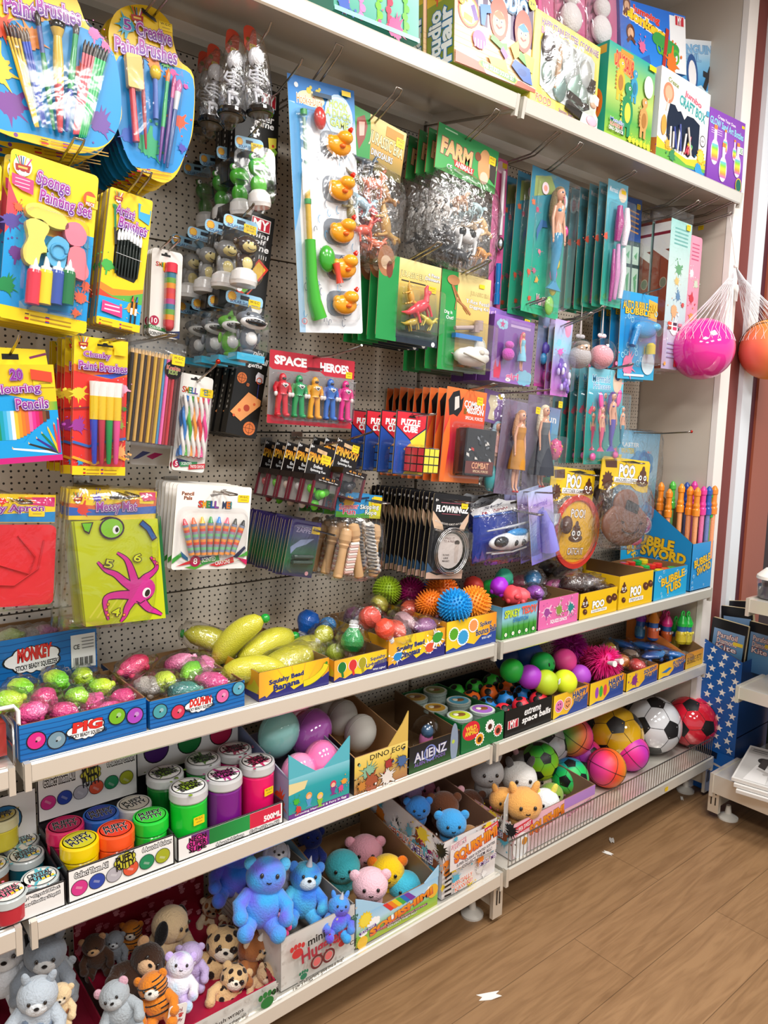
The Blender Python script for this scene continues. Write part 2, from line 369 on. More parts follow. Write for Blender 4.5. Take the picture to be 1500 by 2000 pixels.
for i in range(3):
 shelf(i,S1,YF,.036,f'{["cream shelf edge at far left beside the pig squeezers","long cream shelf under the banana and pig trays","cream shelf with a scuffed edge under the poo trays"][i]}')
 shelf(i,S2,YF,.038,f'{["cream shelf at far left under the clear putty tubs","cream shelf under the putty, slime and egg boxes","cream shelf under the smiley ball and space ball trays"][i]}')
 t=shelf(i,S3,YB,.04,f'{["bottom cream shelf at far left under the grey plush box","bottom cream shelf under the soft toy boxes","bottom cream shelf with the wire fence and footballs"][i]}')
 if i==1: t.rotation_euler=(0,-.024,0); t.location.z-=.015
 if i: shelf(i,2.352,-.374,.036,f'{["","high cream shelf under the hair studio box","high cream shelf under the dinosaur and craft boxes"][i]}',tilt=.165)
# end panel and post
struct(bx(MB(),2.777,2.80,-.31,.08,0,CEIL,'#cbbfb0').build('wall_right','matte'))
struct(bx(MB(),2.776,atY(1449,405,-.33).x,-.335,-.312,0,CEIL,'#f2ece6').build('trim_1','matte'))
def strip(n,p0,p1,y,col,mt='matte',th=.02,row=406):
 a,b=atY(p0,row,y).x,atY(p1,row,y).x
 struct(bx(MB(),a,b,y,y+th,0,CEIL,col).build(n,mt))
strip('trim_2',1448,1470,-.315,'#7b3a34')
strip('trim_3',1469,1478,-.312,'#b7aa9c')
strip('trim_4',1477.5,1480,-.318,'#20282c')
strip('trim_5',1480,1499,-.335,'#e9eef4',th=.05)
strip('trim_6',1498,1512,-.30,'#5a2630')
strip('trim_7',1512,1552,-.31,'#a4573f',mt='wood')
strip('trim_8',1552,1700,-.29,'#3a2a2c')
struct(bx(MB(),2.80,6,-.26,-.2,0,CEIL,'#2a2730').build('wall_far','matte'))
# second gondola on the right, facing the aisle
u2=thing('shelving_unit','cream metal shelving unit across the aisle end, right of the starred box','shelving',(3.0,-1.2,0))
part(bx(MB(),3.06,3.08,-2.2,-.5,.08,.95,'#4a5a44'),'back_panel','metalpaint',u2)
for y in (-.512,-1.75):
 m=MB(); bx(m,2.64,3.06,y-.013,y+.013,.05,.135,'#e0d8c9'); bx(m,2.618,2.636,y-.02,y+.02,.03,.15,'#ece4d4')
 for dz in (.06,.1):
  for dy in (-.008,.008): bx(m,2.6165,2.619,y+dy-.002,y+dy+.002,dz,dz+.03,'#2a2622')
 part(m,'base_leg','metalpaint',u2)
 m=MB(); m.lathe([(.036,0),(.036,.006),(.026,.012),(.012,.02),(.008,.05)],'#e8e4da',20,None,(2.68,y-.03,0)); part(m,'levelling_foot','plastic',u2)
for z,lip,xf,y0,lab in ((.181,.07,2.61,-.5,'low cream shelf on the right with the couple picture frames'),(.535,.042,2.61,-.565,'bare cream shelf on the right beside the starred box'),(.857,.045,2.61,-.575,'cream shelf on the right holding the clear tub')):
 t=thing('shelf_board',lab,'shelf',(xf,-1.2,z))
 m=MB(); bx(m,0,.44,-1,y0+1.2-.01,-.02,0,CREAM); bx(m,-.004,.006,-1,y0+1.2-.012,-lip,.001,'#f2eee3'); m.build('tray','metalpaint',t)
 m=MB(); bx(m,-.007,.2,y0+1.2-.012,y0+1.2,-lip-.015,.004,CREAM); m.build('end_bracket','metalpaint',t)
# wire fence on the bottom shelf
t=thing('wire_fence','grey wire fence along the front of the ball shelf','fence',(1.56,YB+.004,S3))
m=MB(); L=2.775-1.575
for z in (.002,.08): m.tube([(.01,0,z),(L,0,z)],.0022,'#a8a6a2',6)
m.build('rail','chrome',t)
for i in range(73):
 x=.012+i*(L-.014)/72; MB().tube([(x,.001,.001),(x,0,.083)],.0013,'#a8a6a2',5).build('bar','chrome',t)
MB().tube([(L,0,.08),(L,.09,.08),(L,.09,.0)],.002,'#a8a6a2',5).build('return_bar','chrome',t)
# litter on the floor
for k,(px,py,s,lab) in enumerate(((1195,1642,.02,'small white paper scrap nearest the wire fence'),(1187,1667,.018,'curled white scrap just in front of the paired scraps'),(955,1946,.03,'white paper scrap lying alone in the open floor'),(1332,1560,.014,'tiny white scrap on the floor by the far base leg'))):
 p=atZ(px,py,0); m=MB(); q=random.Random(k)
 m.prism([(s*(1.2 if j%2 else .5)*math.cos(j*.785)*1.2,s*(.6+.5*q.random())*math.sin(j*.785)*.5) for j in range(8)],.0015,'#f2efe9',Mx=Matrix.Rotation(math.pi/2,3,'X'))
 tag(m.build('paper_scrap','card',None,p+V((0,0,.002)),(0,.08,.7+k)),lab,'litter')
# ================================================================== hanging goods: shared makers
PUR='#8a2a9a'; WH='#ffffff'
SC.cycles.transparent_max_bounces=28
def uvf(r,w,h):
 R=r.rotation_euler.to_matrix(); ex,ey,ez=R.col[0],R.col[1],R.col[2]; o=r.location
 def f(px,py):
  d=ray(px,py); p=CAMP+d*((o-CAMP).dot(ey)/d.dot(ey))-o
  return (p.dot(ex)/w+.5,-p.dot(ez)/h)
 return f
def xz(r):
 g=uvf(r,1,1); return lambda px,py:(g(px,py)[0]-.5,-g(px,py)[1])
def cardm(w,h,rad,col,t=.0016,back='#cbb98f',out=None):
 m=MB()
 m.prism(out or rrect(w,h,rad,3,0,-h/2),t,col,(0,0,0),back=back); return m,Art(m,(-w/2,-t/2,0),(w,0,0),(0,0,-h))
def dome(m,w,h,d,cx,cz,r=.012,ins=.12,y0=-.001,col='#fff',flange=.006):
 L=[]
 for k,(s,dd) in enumerate(((flange,0),(0,0),(-ins*min(w,h)*.35,.75*d),(-ins*min(w,h),d))):
  q=rrect(w+2*s,h+2*s,max(r+s*.5,.003),3,cx,cz); L.append([V((x,y0-dd,z)) for x,z in q])
 n=len(L[0]); vs=sum(L,[]); k=len(L)
 m.add(vs,[(i*n+j,i*n+(j+1)%n,(i+1)*n+(j+1)%n,(i+1)*n+j) for i in range(k-1) for j in range(n)]+[tuple((k-1)*n+j for j in range(n))],col,False); return m
def slot(a,u,v,w=.16,h=.035):
 a.poly([(u-w/2,v-h/3),(u-w*.18,v-h/3),(u-w*.1,v-h),(u+w*.1,v-h),(u+w*.18,v-h/3),(u+w/2,v-h/3),(u+w/2,v+h/2),(u-w/2,v+h/2)],'#171310')
def purp(a,t,u0,v0,u1,v1,**k): a.text(t,u0,v0,u1,v1,'#b8359f',out=WH,out2='#7b2f96',ow=.055,bold=.028,col2='#5b2b92',**k)
def pot(a,u,v,r):
 for i,c in enumerate(('#2b8a3e','#e23b2e','#1d1d1b','#1b6fc0','#e4b222','#fff','#c62b7d')): a.line([(u+(i-3)*r*.14,v),(u+(i-3)*r*.34,v-r*1.25*a.k)],r*.14,c)
 a.poly([(u-r,v-r*.1*a.k),(u+r,v-r*.25*a.k),(u+r*.85,v+r*.7*a.k),(u-r*.85,v+r*.75*a.k)],'#a8261f'); a.line([(u-r*.6,v+r*.25*a.k),(u+r*.6,v+r*.2*a.k)],r*.28,'#e7bb55')
 a.line([(u-r*.5,v+r*.8*a.k),(u,v+r*1.1*a.k),(u+r*.5,v+r*.8*a.k)],r*.4,WH)
def flags(a,v,u0=.3,u1=.95,h=.011):
 for i,(c1,c2,c3) in enumerate((('#222','#c22','#e5b800'),('#1f3fa8','#fff','#d22'),('#c22','#e5c000','#c22'),('#d22','#fff','#1f3fa8'))):
  u=u0+(u1-u0)*(i%2)*.55; vv=v+(i//2)*h*2.2; a.rect(u,vv-h*.6,u+.045,vv,c1); a.rect(u,vv,u+.045,vv+h*.6,c3); a.rect(u+.06,vv-.002,u+.3,vv+h*.5,'#b98d1c')
def brushm(p0,p1,r,ch,cf,cb,lb=.14,lf=.12,wide=1.0,ch2=None):
 """paint brush from the handle tip p0 up to the bristle tip p1"""
 m=MB(); p0,p1=V(p0),V(p1); d=p1-p0; q=lambda t:p0+d*t
 a=1-lb-lf
 m.tube([q(0),q(.05),q(a*.45),q(a*.75),q(a)],[r*.45,r*.6,r*.95,r*1.05,r*.8],ch,8)
 if ch2: m.tube([q(a*.5),q(a*.75),q(a)],[r*1.02,r*1.1,r*.86],ch2,8)
 m.tube([q(a),q(a+lf)],[r*.85,r*.95*wide],cf,8); m.tube([q(a+lf),q(a+lf+lb*.6),q(1)],[r*.95*wide,r*1.15*wide,r*.35*wide],cb,8); return m
GRP=lambda s:f'{s} on their hook'
# ================================================================== palette-shaped paint brush cards
def palette_card(name,label,short,TL,TR,BL,y,out_px,n,rearpx,draw,grp):
 r,w,h=hang(name,label,'paint brushes',TL,TR,BL,y); f=xz(r); out=[f(*p) for p in out_px]
 m,a=cardm(w,h,0,'#f4c916',out=out); g=uvf(r,w,h)
 draw(r,m,a,g,w,h,f); stack(r,n,rear(r,rearpx,w,y),short,grp); return r
def smooth(pts,n=5):
 o=[]; L=len(pts)
 for i in range(L):
  p0,p1,p2,p3=pts[i-1],pts[i],pts[(i+1)%L],pts[(i+2)%L]
  for k in range(n):
   t=k/n; o.append(tuple(.5*(2*p1[j]+(p2[j]-p0[j])*t+(2*p0[j]-5*p1[j]+4*p2[j]-p3[j])*t*t+(3*p1[j]-p0[j]-3*p2[j]+p3[j])*t**3) for j in (0,1)))
 return o
def d1(r,m,a,g,w,h,f):
 blue=smooth([(237,205),(222,105),(170,58),(100,42),(30,40),(-40,60),(-75,140),(-55,215),(0,252),(60,262),(130,278),(190,288),(225,262)],4)
 a.poly([g(*p) for p in reversed(blue)],'#1496dc')
 for px,py,s,c,k in ((20,205,26,'#7b3f98',1),(184,66,12,'#e26bb0',2),(195,240,22,'#6d4aa0',3),(-10,130,30,'#f4d33a',4),(160,145,16,'#ee5a3a',5),(60,75,22,'#f08a28',6),(205,92,9,'#f06aa8',7),(0,52,20,'#e8502e',9)):
  u,v=g(px,py); a.splat(u,v,s/280,c,k)
 a.l+=2
 for t,p,du,dv in (('Paint',(38,16),.18,.115),('Brushes',(114,25),.27,.115)):
  u,v=g(*p); purp(a,t,u-du/2,v-dv/2,u+du/2,v+dv/2)
 u,v=g(110,280); flags(a,v,u-.1,u+.15)
 m.build('backing_card','print',r)
 def B(bx,by,tx,ty,rr,ch,cf,cb,**k):
  b0,b1=f(bx,by),f(tx,ty); brushm((b0[0],-.011,b0[1]),(b1[0],-.011,b1[1]),rr,ch,cf,cb,**k).build('paint_brush','plastic',r)
 for i in range(4): B(66+i*2,252,4+i*8,46+i*2,.0026,'#e9c12c','#d9b23a','#4a2a1e')
 for i in range(3): B(80+i*3,246,36+i*6,60,.0028,'#2d4eb0','#3a5ac8','#6d5a4a')
 B(102,258,68,26,.005,'#178a4a','#4a5a9a','#2a2422',lb=.13,lf=.22)
 B(114,262,108,44,.0085,'#d84a50','#e6c056','#1b1918',lb=.08,lf=.07,wide=1.5,ch2='#e3bd4c')
 B(126,260,146,52,.0055,'#3f58b4','#3aa46a','#53514e',ch2='#2fa05e',lb=.1)
 for i in range(4): B(140+i*3,266,163+i*7,82+i*3,.0028,'#e04c58','#e46a78','#3a2a26')
 for i in range(4): B(151+i*4,272,188+i*6,92+i*3,.003,'#20b45e','#3cc878','#1f2a26')
 c0,c1=f(0,40),f(210,275); mm=MB()
 q=[f(*p) for p in ((10,48),(105,20),(150,40),(212,95),(165,272),(60,252))]; mm.add([V((x,-.022,z)) for x,z in q],[tuple(range(5,-1,-1))],'#fff')
 for i in range(6):
  p,p2=q[i],q[(i+1)%6]; mm.add([V((p[0],-.022,p[1])),V((p2[0],-.022,p2[1])),V((p2[0],-.001,p2[1])),V((p[0],-.001,p[1]))],[(0,1,2,3)],'#fff')
 mm.build('blister','blister',r)
 hx_,hz_=r.location.x,r.location.z
palette_card('paint_brush_pack','large palette shaped card of fanned paint brushes at the top left corner','palette card of fanned paint brushes',(-85,-40),(237,60),(-85,250),-.262,
  smooth([(237,205),(215,95),(170,48),(150,0),(115,-48),(50,-58),(0,-35),(-20,20),(-70,60),(-90,150),(-62,215),(0,258),(80,284),(150,300),(205,286),(230,250)],4),5,-150,d1,'palette cards of fanned paint brushes')
def d2(r,m,a,g,w,h,f):
 blue=smooth([(375,250),(377,155),(340,130),(290,118),(232,110),(222,180),(230,250),(258,322),(300,330),(338,338),(362,300)],4)
 a.poly([g(*p) for p in reversed(blue)],'#1992dc')
 for px,py,s,c,k in ((350,238,17,'#f05a2c',1),(338,142,9,'#e0489a',2),(250,265,18,'#3a6ad0',3),(290,285,30,'#35b37a',4),(300,128,16,'#f0882a',5),(362,170,6,'#e83f9a',6),(355,290,10,'#4a4ab0',8),(322,122,12,'#58b04a',9)):
  u,v=g(px,py); a.splat(u,v,s/200,c,k)
 a.l+=2; u,v=g(247,50); a.splat(u,v,.1,'#1a9bc0',12); a.text('5',u-.04,v-.03,u+.04,v+.03,PUR,out=WH,bold=.03)
 u,v=g(266,34); pot(a,u,v,.075); u,v=g(291,33); a.poly([(u-.1,v-.03),(u-.08,v-.035),(u+.0,v-.005),(u+.06,v+.005),(u+.08,v+.028),(u+.05,v+.026),(u-.09,v-.005)],'#1a1611')
 for t,p,du,dv in (('Creative',(299,68),.42,.075),('Paint',(247,94),.28,.08),('Brushes',(307,104),.45,.085)):
  u,v=g(*p); purp(a,t,u-du/2,v-dv/2,u+du/2,v+dv/2,rot=.06)
 u,v=g(300,335); flags(a,v,u-.22,u+.0,.008)
 m.build('backing_card','print',r)
 def B(nm,bx,by,tx,ty,rr,ch,cf,cb,**k):
  b0,b1=f(bx,by),f(tx,ty); brushm((b0[0],-.011,b0[1]),(b1[0],-.011,b1[1]),rr,ch,cf,cb,**k).build(nm,'plastic',r)
 mm=MB(); p=f(257,145); mm.rbox((p[0],-.012,p[1]),(.03,.014,.06),.003,'#eec26a'); q1,q0=f(254,180),f(262,280); mm.tube([(q1[0],-.011,q1[1]+.006),(q0[0],-.011,q0[1])],[.006,.007],'#d83a48',8); mm.build('foam_brush','plastic',r)
 B('paint_brush',281,294,272,113,.004,'#a83a44','#8a8f98','#3a2c26')
 mm=MB(); p=f(299,146); mm.ball((p[0],-.012,p[1]),(.0115,.009,.014),'#e4c236',12,8); q1,q0=f(299,158),f(300,236); mm.tube([(q1[0],-.011,q1[1]),(q0[0],-.011,q0[1])],[.005,.006],'#4a6ec0',8); mm.build('sponge_dabber','plastic',r)
 B('paint_brush',307,318,325,138,.0042,'#7a4a9a','#45b07a','#f0863a',ch2='#44b26e')
 B('paint_brush',316,322,337,150,.004,'#6a4a92','#e06aa0','#c0588c')
 B('paint_brush',322,330,346,160,.0055,'#4d6aa0','#d8dce2','#c67ab0',wide=1.3,lf=.2)
 mm=MB(); q=[f(*p) for p in ((236,118),(345,122),(352,170),(330,326),(258,300))]; mm.add([V((x,-.02,z)) for x,z in q],[tuple(range(4,-1,-1))],'#fff')
 for i in range(5):
  p,p2=q[i],q[(i+1)%5]; mm.add([V((p[0],-.02,p[1])),V((p2[0],-.02,p2[1])),V((p2[0],-.001,p2[1])),V((p[0],-.001,p[1]))],[(0,1,2,3)],'#fff')
 mm.build('blister','blister',r); p=f(322,44); sticker(r,p[0],p[1])
palette_card('paint_brush_pack','palette shaped card of five creative paint brushes with a foam brush','palette card of five creative brushes',(214,12),(377,60),(214,345),-.235,
  smooth([(377,250),(378,150),(350,118),(338,80),(333,48),(305,18),(265,9),(228,22),(212,60),(216,110),(222,180),(230,250),(258,318),(290,345),(322,357),(345,340),(362,300)],4),8,150,d2,'palette cards of five creative brushes')
hook(atY(291,33,-.235).x,atY(291,33,-.235).z,-.3,'wire hook through the creative paint brush cards',.012)
# ================================================================== sponge painting set
def sponge():
 y=-.262; r,w,h=hang('sponge_painting_set','yellow and blue sponge painting set with four paint bottles','craft set',(22,288),(193,345),(10,622),y); g=uvf(r,w,h); f=xz(r)
 m,a=cardm(w,h,.008,'#f7d716')
 a.grad(0,.3,1,.92,['#1aa6e6','#1a96dc']); a.poly([(0,.28),(.3,.36),(.7,.42),(1,.42),(1,.3),(0,.2)],'#f7d716'); a.grad(.4,.385,1,.45,['#f7d716','#e8622c','#4d64b4','#1aa6e6'],False)
 a.poly([(0,.19),(.0,.5),(.08,.42),(.14,.33)],'#ea4a5a')
 for u,v,s,c,k in ((.06,.42,.1,'#5a4aa0',1),(.14,.6,.09,'#6d3b8e',2),(.06,.8,.1,'#1f8a4a',3),(.92,.45,.04,'#57b0d8',4),(.12,.33,.05,'#f0663a',5),(.9,.78,.08,'#f26a48',6),(.95,.7,.06,'#f26a48',7),(.86,.88,.05,'#f26a48',8)): a.splat(u,v,s,c,k)
 a.poly([(0,.93),(1,.93),(1,.985),(.97,1),(.03,1),(0,.985)],'#f7d716'); flags(a,.95,.28,.7)
 a.poly([(.02,.145),(.26,.155),(.265,.24),(.14,.23),(.03,.205)],'#e5417f')
 for k in range(3): a.rect(.06,.165+k*.022,.22,.17+k*.022,'#f6c9d9')
 a.ell(.13,.09,.1,WH,rv=.115); pot(a,.13,.09,.085)
 purp(a,'Sponge',.29,.095,.66,.19,rot=.08); purp(a,'Painting Set',.34,.2,.93,.29,rot=.06)
 a.ell(.9,.16,.075,'#e8562c',rv=.085); a.rect(.86,.145,.97,.18,'#f6d21c'); a.text('PIECE',.86,.185,.96,.205,WH)
 m.build('backing_card','print',r)
 def spg(pts,c):
  mm=MB(); q=smooth(pts,3); out=[((u-.5)*w,-v*h) for u,v in q]; area=sum(out[i][0]*out[(i+1)%len(out)][1]-out[(i+1)%len(out)][0]*out[i][1] for i in range(len(out)))
  if area<0: out.reverse()
  mm.prism(out,.018,c,(0,-.011,0),sm=True); mm.build('sponge','rubber',r)
 spg([(.18,.32),(.3,.29),(.5,.3),(.62,.33),(.66,.39),(.52,.41),(.36,.39),(.2,.37)],'#eedc62')
 spg([(.19,.41),(.35,.38),(.45,.42),(.4,.5),(.46,.56),(.38,.58),(.35,.66),(.22,.65),(.18,.58),(.23,.5)],'#efdf6c')
 spg([(.64,.36),(.78,.34),(.88,.4),(.84,.47),(.7,.48),(.63,.43)],'#f0839a')
 spg([(.46,.5),(.55,.45),(.68,.48),(.67,.56),(.64,.64),(.5,.63),(.44,.57)],'#5fb6e0')
 spg([(.7,.5),(.86,.49),(.9,.57),(.94,.63),(.88,.68),(.7,.64)],'#f0808f')
 mm=MB(); mm.tube([((.57-.5)*w+.013*math.cos(t*.5),-.021,-.545*h+.013*math.sin(t*.5)) for t in range(13)],.0028,'#4aa6d6',6); mm.build('sponge_ring','rubber',r)
 for i,c in enumerate(('#e8384f','#f2dc28','#3e58b0','#1d7a44')):
  mm=MB(); x=(.33+.128*i-.5)*w; z=-.89*h+.004*i; rr=.0125
  mm.lathe([(rr,0),(rr,.055),(rr*.9,.06)],[c],14,None,(x,-.016,z)); mm.lathe([(rr*.75,.06),(rr*.75,.066),(rr*.45,.068),(rr*.3,.084),(rr*.15,.085)],'#f4f4f4',12,None,(x,-.016,z)); mm.build('paint_bottle','plastic',r)
 dome(MB(),w*.76,h*.62,.034,.03*w,-.62*h,.02,.06).build('blister','blister',r); sticker(r,.42*w,-.155*h)
 m=MB(); a=None
 stack(r,4,.15,'sponge painting set','sponge painting sets behind each other')
 p=atY(150,330,y); hook(p.x-.01,p.z+.012,-.3,'wire hook through the sponge painting sets',.025)
 c=dup(r,r.location+V((-w-.012,.012,-.012)),None,'sponge painting set cut off by the left edge of the photo'); c['group']='sponge painting sets behind each other'
sponge()
# ================================================================== artist brushes
def artist():
 y=-.235; r,w,h=hang('artist_brush_pack','yellow pack of black artist brushes seen through a rounded window','paint brushes',(214,365),(297,394),(208,637),y)
 m,a=cardm(w,h,.004,'#f5d21a',t=.01)
 a.poly([(0,.69),(.3,.72),(.7,.7),(1,.67),(1,.82),(0,.82)],'#f08a28'); a.poly([(0,.74),(.3,.77),(.7,.74),(1,.7),(1,.82),(0,.82)],'#58b04a'); a.rect(0,.79,1,.945,'#1aa6e6'); a.poly([(0,.74),(.3,.78),(.6,.79),(0,.79)],'#e8472e')
 a.poly([(.22,.305),(.36,.25),(.65,.26),(.82,.31),(.85,.4),(.84,.59),(.76,.64),(.36,.62),(.24,.56)],'#12140f')
 for u,v,s,c,k in ((.8,.24,.09,'#5a48a8',1),(.12,.56,.15,'#46b04c',2),(.78,.83,.14,'#f6a83a',3),(.14,.13,.06,'#4aa64a',6)): a.splat(u,v,s,c,k)
 a.poly([(.66,.05),(.98,.08),(.96,.19),(.7,.16)],'#39a9d8'); a.rect(.72,.06,.95,.11,'#f6d21c'); pot(a,.2,.06,.1)
 purp(a,'Artist',.17,.115,.6,.185,rot=.1); purp(a,'Brushes',.27,.2,.92,.275,rot=.1)
 a.line([(.13,.12),(.2,.3)],.05,'#1d7a4c'); a.line([(.18,.28),(.24,.4)],.05,'#262322')
 a.poly([(.08,.82),(.54,.84),(.56,.92),(.08,.9)],'#e23f86'); a.rect(.14,.845,.48,.855,'#f9d3e2'); a.rect(.14,.875,.5,.885,'#f9d3e2')
 for u in (.76,.86): a.line([(u,.74),(u,.98)],.045,'#242022'); a.line([(u,.83),(u,.88)],.05,WH); a.poly([(u-.025,.78),(u+.025,.78),(u+.02,.73)],'#e24a2e' if u<.8 else '#2a6fc0')
 a.rect(0,.945,1,1,'#f5d21a'); flags(a,.97,.05,.9)
 m.build('box','print',r)
 for i in range(8):
  x=(.29+.073*i-.5)*w; brushm((x,-.0095,-.61*h),(x,-.0095,-(.255+.01*abs(i-3))*h),.0028,'#1b2420','#1f2724','#f2f2f0',lb=.25,lf=.12).build('paint_brush','plastic',r)
 m=MB(); m.tube([((.25-.5)*w,-.0125,-.46*h),((.85-.5)*w,-.0125,-.475*h)],.0006,'#ddd',4); m.build('elastic','matte',r)
 stack(r,5,rear(r,186,w,y),'artist brush pack','artist brush packs on their hook',.001,.004)
 p=atY(258,386,y); hook(p.x,p.z,-.3,'wire hook through the artist brush packs',.03)
artist()
# ================================================================== smell me tube
def tube_card():
 y=-.175; r,w,h=hang('scented_crayon_tube_pack','white card with a striped rainbow crayon tube and a red ten badge','crayons',(297,482),(357,496),(291,655),y)
 m,a=cardm(w,h,.008,'#f1eee8'); slot(a,.45,.06,.3,.03)
 for i,(ch,c) in enumerate(zip('SMELL',('#d93a2e','#e8922a','#3a9a4a','#2d6fb8','#7a4a9a'))): a.text(ch,.14+.1*i,.15,.225+.1*i,.2,c,out='#222',ow=.03)
 a.ell(.16,.82,.15,'#b81f4a'); a.text('10',.07,.79,.25,.85,WH)
 a.poly([(0,.87),(.55,.9),(.6,.94),(0,.91)],'#3f8f4a'); a.text('COLOUR',.03,.885,.4,.915,WH,rot=.05); a.poly([(.55,.93),(1,.9),(1,.99),(.6,.98)],'#24305c'); a.text('SCENTED',.02,.95,.48,.985,'#222',rot=.04)
 m.build('backing_card','print',r); mm=MB(); x=.08*w
 for k in range(30):
  z=-h*(.86-.6*k/30); cs=('#d9434a','#e8952e','#6fa83f','#3d7f9a','#c14a8a','#e2453e')
  mm.lathe([(.0105,0),(.0105,h*.6/30)],cs[(k//3)%6],12,None,(x,-.012,z))
 mm.ball((x,-.012,-.86*h),(.0105,.0105,.012),'#d9434a',12,8); mm.build('striped_crayons','plastic',r)
 mm=MB(); mm.lathe([(.0125,0),(.0125,.018),(.011,.02)],'#e03a4c',14,None,(x,-.012,-.26*h)); mm.build('screw_cap','plastic',r)
 mm=MB(); mm.lathe([(.006,-.01),(.013,0),(.013,h*.62)],'#fff',14,None,(x,-.012,-.88*h)); mm.build('clear_tube','blister',r); sticker(r,.1*w,-.145*h,.032,.018,-.003)
 stack(r,3,rear(r,284,w,y),'scented crayon tube card','scented crayon tube cards',.001,.01); p=atY(322,490,y); hook(p.x,p.z-.003,-.22,'wire hook through the crayon tube cards',.02)
tube_card()
# ================================================================== boxed mini games
def game_box(label,short,TL,TR,BL,y,n,rpx,draw,depth=.028,grp=''):
 r,w,h=hang('mini_game_box',label,'game',TL,TR,BL,y); m=MB(); m.box((0,depth/2,-h/2),(w,depth,h),'#191817'); a=Art(m,(-w/2,-.0002,0),(w,0,0),(0,0,-h)); draw(a)
 s=Art(m,(-w/2-.0002,depth,0),(0,-depth,0),(0,0,-h))
 for k in range(5): s.rect(.35,.12+.05*k,.6,.145+.05*k,'#bdb8b0'); s.rect(.4,.45+.06*k,.58,.48+.06*k,'#bdb8b0')
 m.build('box','print',r); m=MB(); tb=MB(); tb.rbox((0,depth*.9,.018),(w*.3,.001,.045),.006,'#1c1b1a'); tb.build('hang_tab','print',r)
 stack(r,n,max(rear(r,rpx,w,y),n*(depth+.003)),short,grp,.001,.002); return r,w,h
def logo(a,u0,v0,u1,v1):
 a.rect(u0,v0,u1,v1,'#f3f0ec'); a.rect(u0+.012,v0+.008,u1-.012,v1-.008,'#c8283c'); a.text('MY',u0+.05,v0+.02,u1-.05,v1-.02,WH,bold=.03)
def g1(a):
 logo(a,.58,.05,.92,.19); a.text('mini',.4,.22,.85,.27,WH,shear=.15,bold=.02); a.text('soccer',.3,.29,.88,.345,WH,shear=.15,bold=.02); a.text('game',.42,.36,.88,.425,WH,shear=.15,bold=.02)
 for u,v,q in ((.45,.48,.11),(.8,.86,.13)):
  a.ell(u,v,q,WH); a.star(u,v,q*.42,'#222',5,.8)
  for k in range(5): a.star(u+q*.85*math.cos(1.257*k-1.57),v+q*.85*math.sin(1.257*k-1.57)*a.k,q*.25,'#222',5,.8)
 a.poly([(.55,.78),(.85,.56),(.98,.62),(.75,.84)],'#86b83a'); a.poly([(.75,.5),(.95,.48),(.95,.58),(.78,.62)],'#e0d04a')
 for k in range(4): a.ell(.66+.07*k,.72-.05*k,.03,'#c8302c',n=8)
game_box('black soccer game box with a white football print, behind the frog toys','mini soccer game box',(462,150),(546,182),(452,345),-.2,2,470,g1,grp='soccer game boxes')
def g2(a):
 logo(a,.5,.04,.92,.17); a.text('mini',.5,.19,.9,.235,WH,shear=.15,bold=.02); a.text('golf',.5,.25,.85,.31,WH,shear=.15,bold=.02); a.text('game',.45,.32,.93,.385,WH,shear=.15,bold=.02)
 a.poly([(.3,.8),(.75,.44),(.98,.52),(.55,.86)],'#d9402c'); a.poly([(.34,.78),(.75,.47),(.92,.53),(.55,.82)],'#f0c030'); a.poly([(.34,.78),(.5,.65),(.7,.71),(.55,.82)],'#6aae3a'); a.ell(.82,.93,.12,WH); a.ell(.4,.78,.06,WH)
 for k in range(4): a.line([(.74+.05*k,.44),(.74+.05*k,.40)],.012,WH)
game_box('black golf game box beside the monkey toys under the soccer box','mini golf game box',(448,395),(537,428),(440,600),-.19,2,455,g2,grp='golf game boxes')
def g3(a):
 a.text('mini',.4,.02,.78,.075,WH,shear=.15,bold=.02); a.text('basketball',.12,.09,.96,.155,WH,shear=.15,bold=.02); a.text('game',.35,.17,.8,.225,WH,shear=.15,bold=.02)
 for u,v,q in ((.22,.36,.16),(.72,.9,.2),(.44,.42,.05)):
  a.ell(u,v,q,'#e0783c'); a.line([(u-q,v),(u+q,v)],.012,'#5a2a1a'); a.line([(u,v-q*a.k),(u,v+q*a.k)],.012,'#5a2a1a'); a.ring(u,v,q*.62,q*.68,'#5a2a1a')
 a.poly([(.02,.76),(.5,.5),(.95,.56),(.95,.62),(.4,.84)],'#f0a060'); a.ell(.52,.68,.1,'#b8442c'); a.ell(.3,.72,.05,'#d86038'); a.ell(.75,.62,.04,'#d86038'); a.ell(.15,.79,.04,'#d86038')
 a.line([(.8,.55),(.78,.36)],.02,'#3a3f80'); a.poly([(.64,.3),(.7,.25),(.9,.27),(.92,.36),(.66,.36)],'#e8e4ec'); a.ring(.78,.345,.07,.1,'#d05a3a'); 
game_box('black basketball game box hanging just left of the red hero figures','mini basketball game box',(470,672),(528,690),(466,850),-.16,4,410,g3,depth=.026,grp='basketball game boxes')
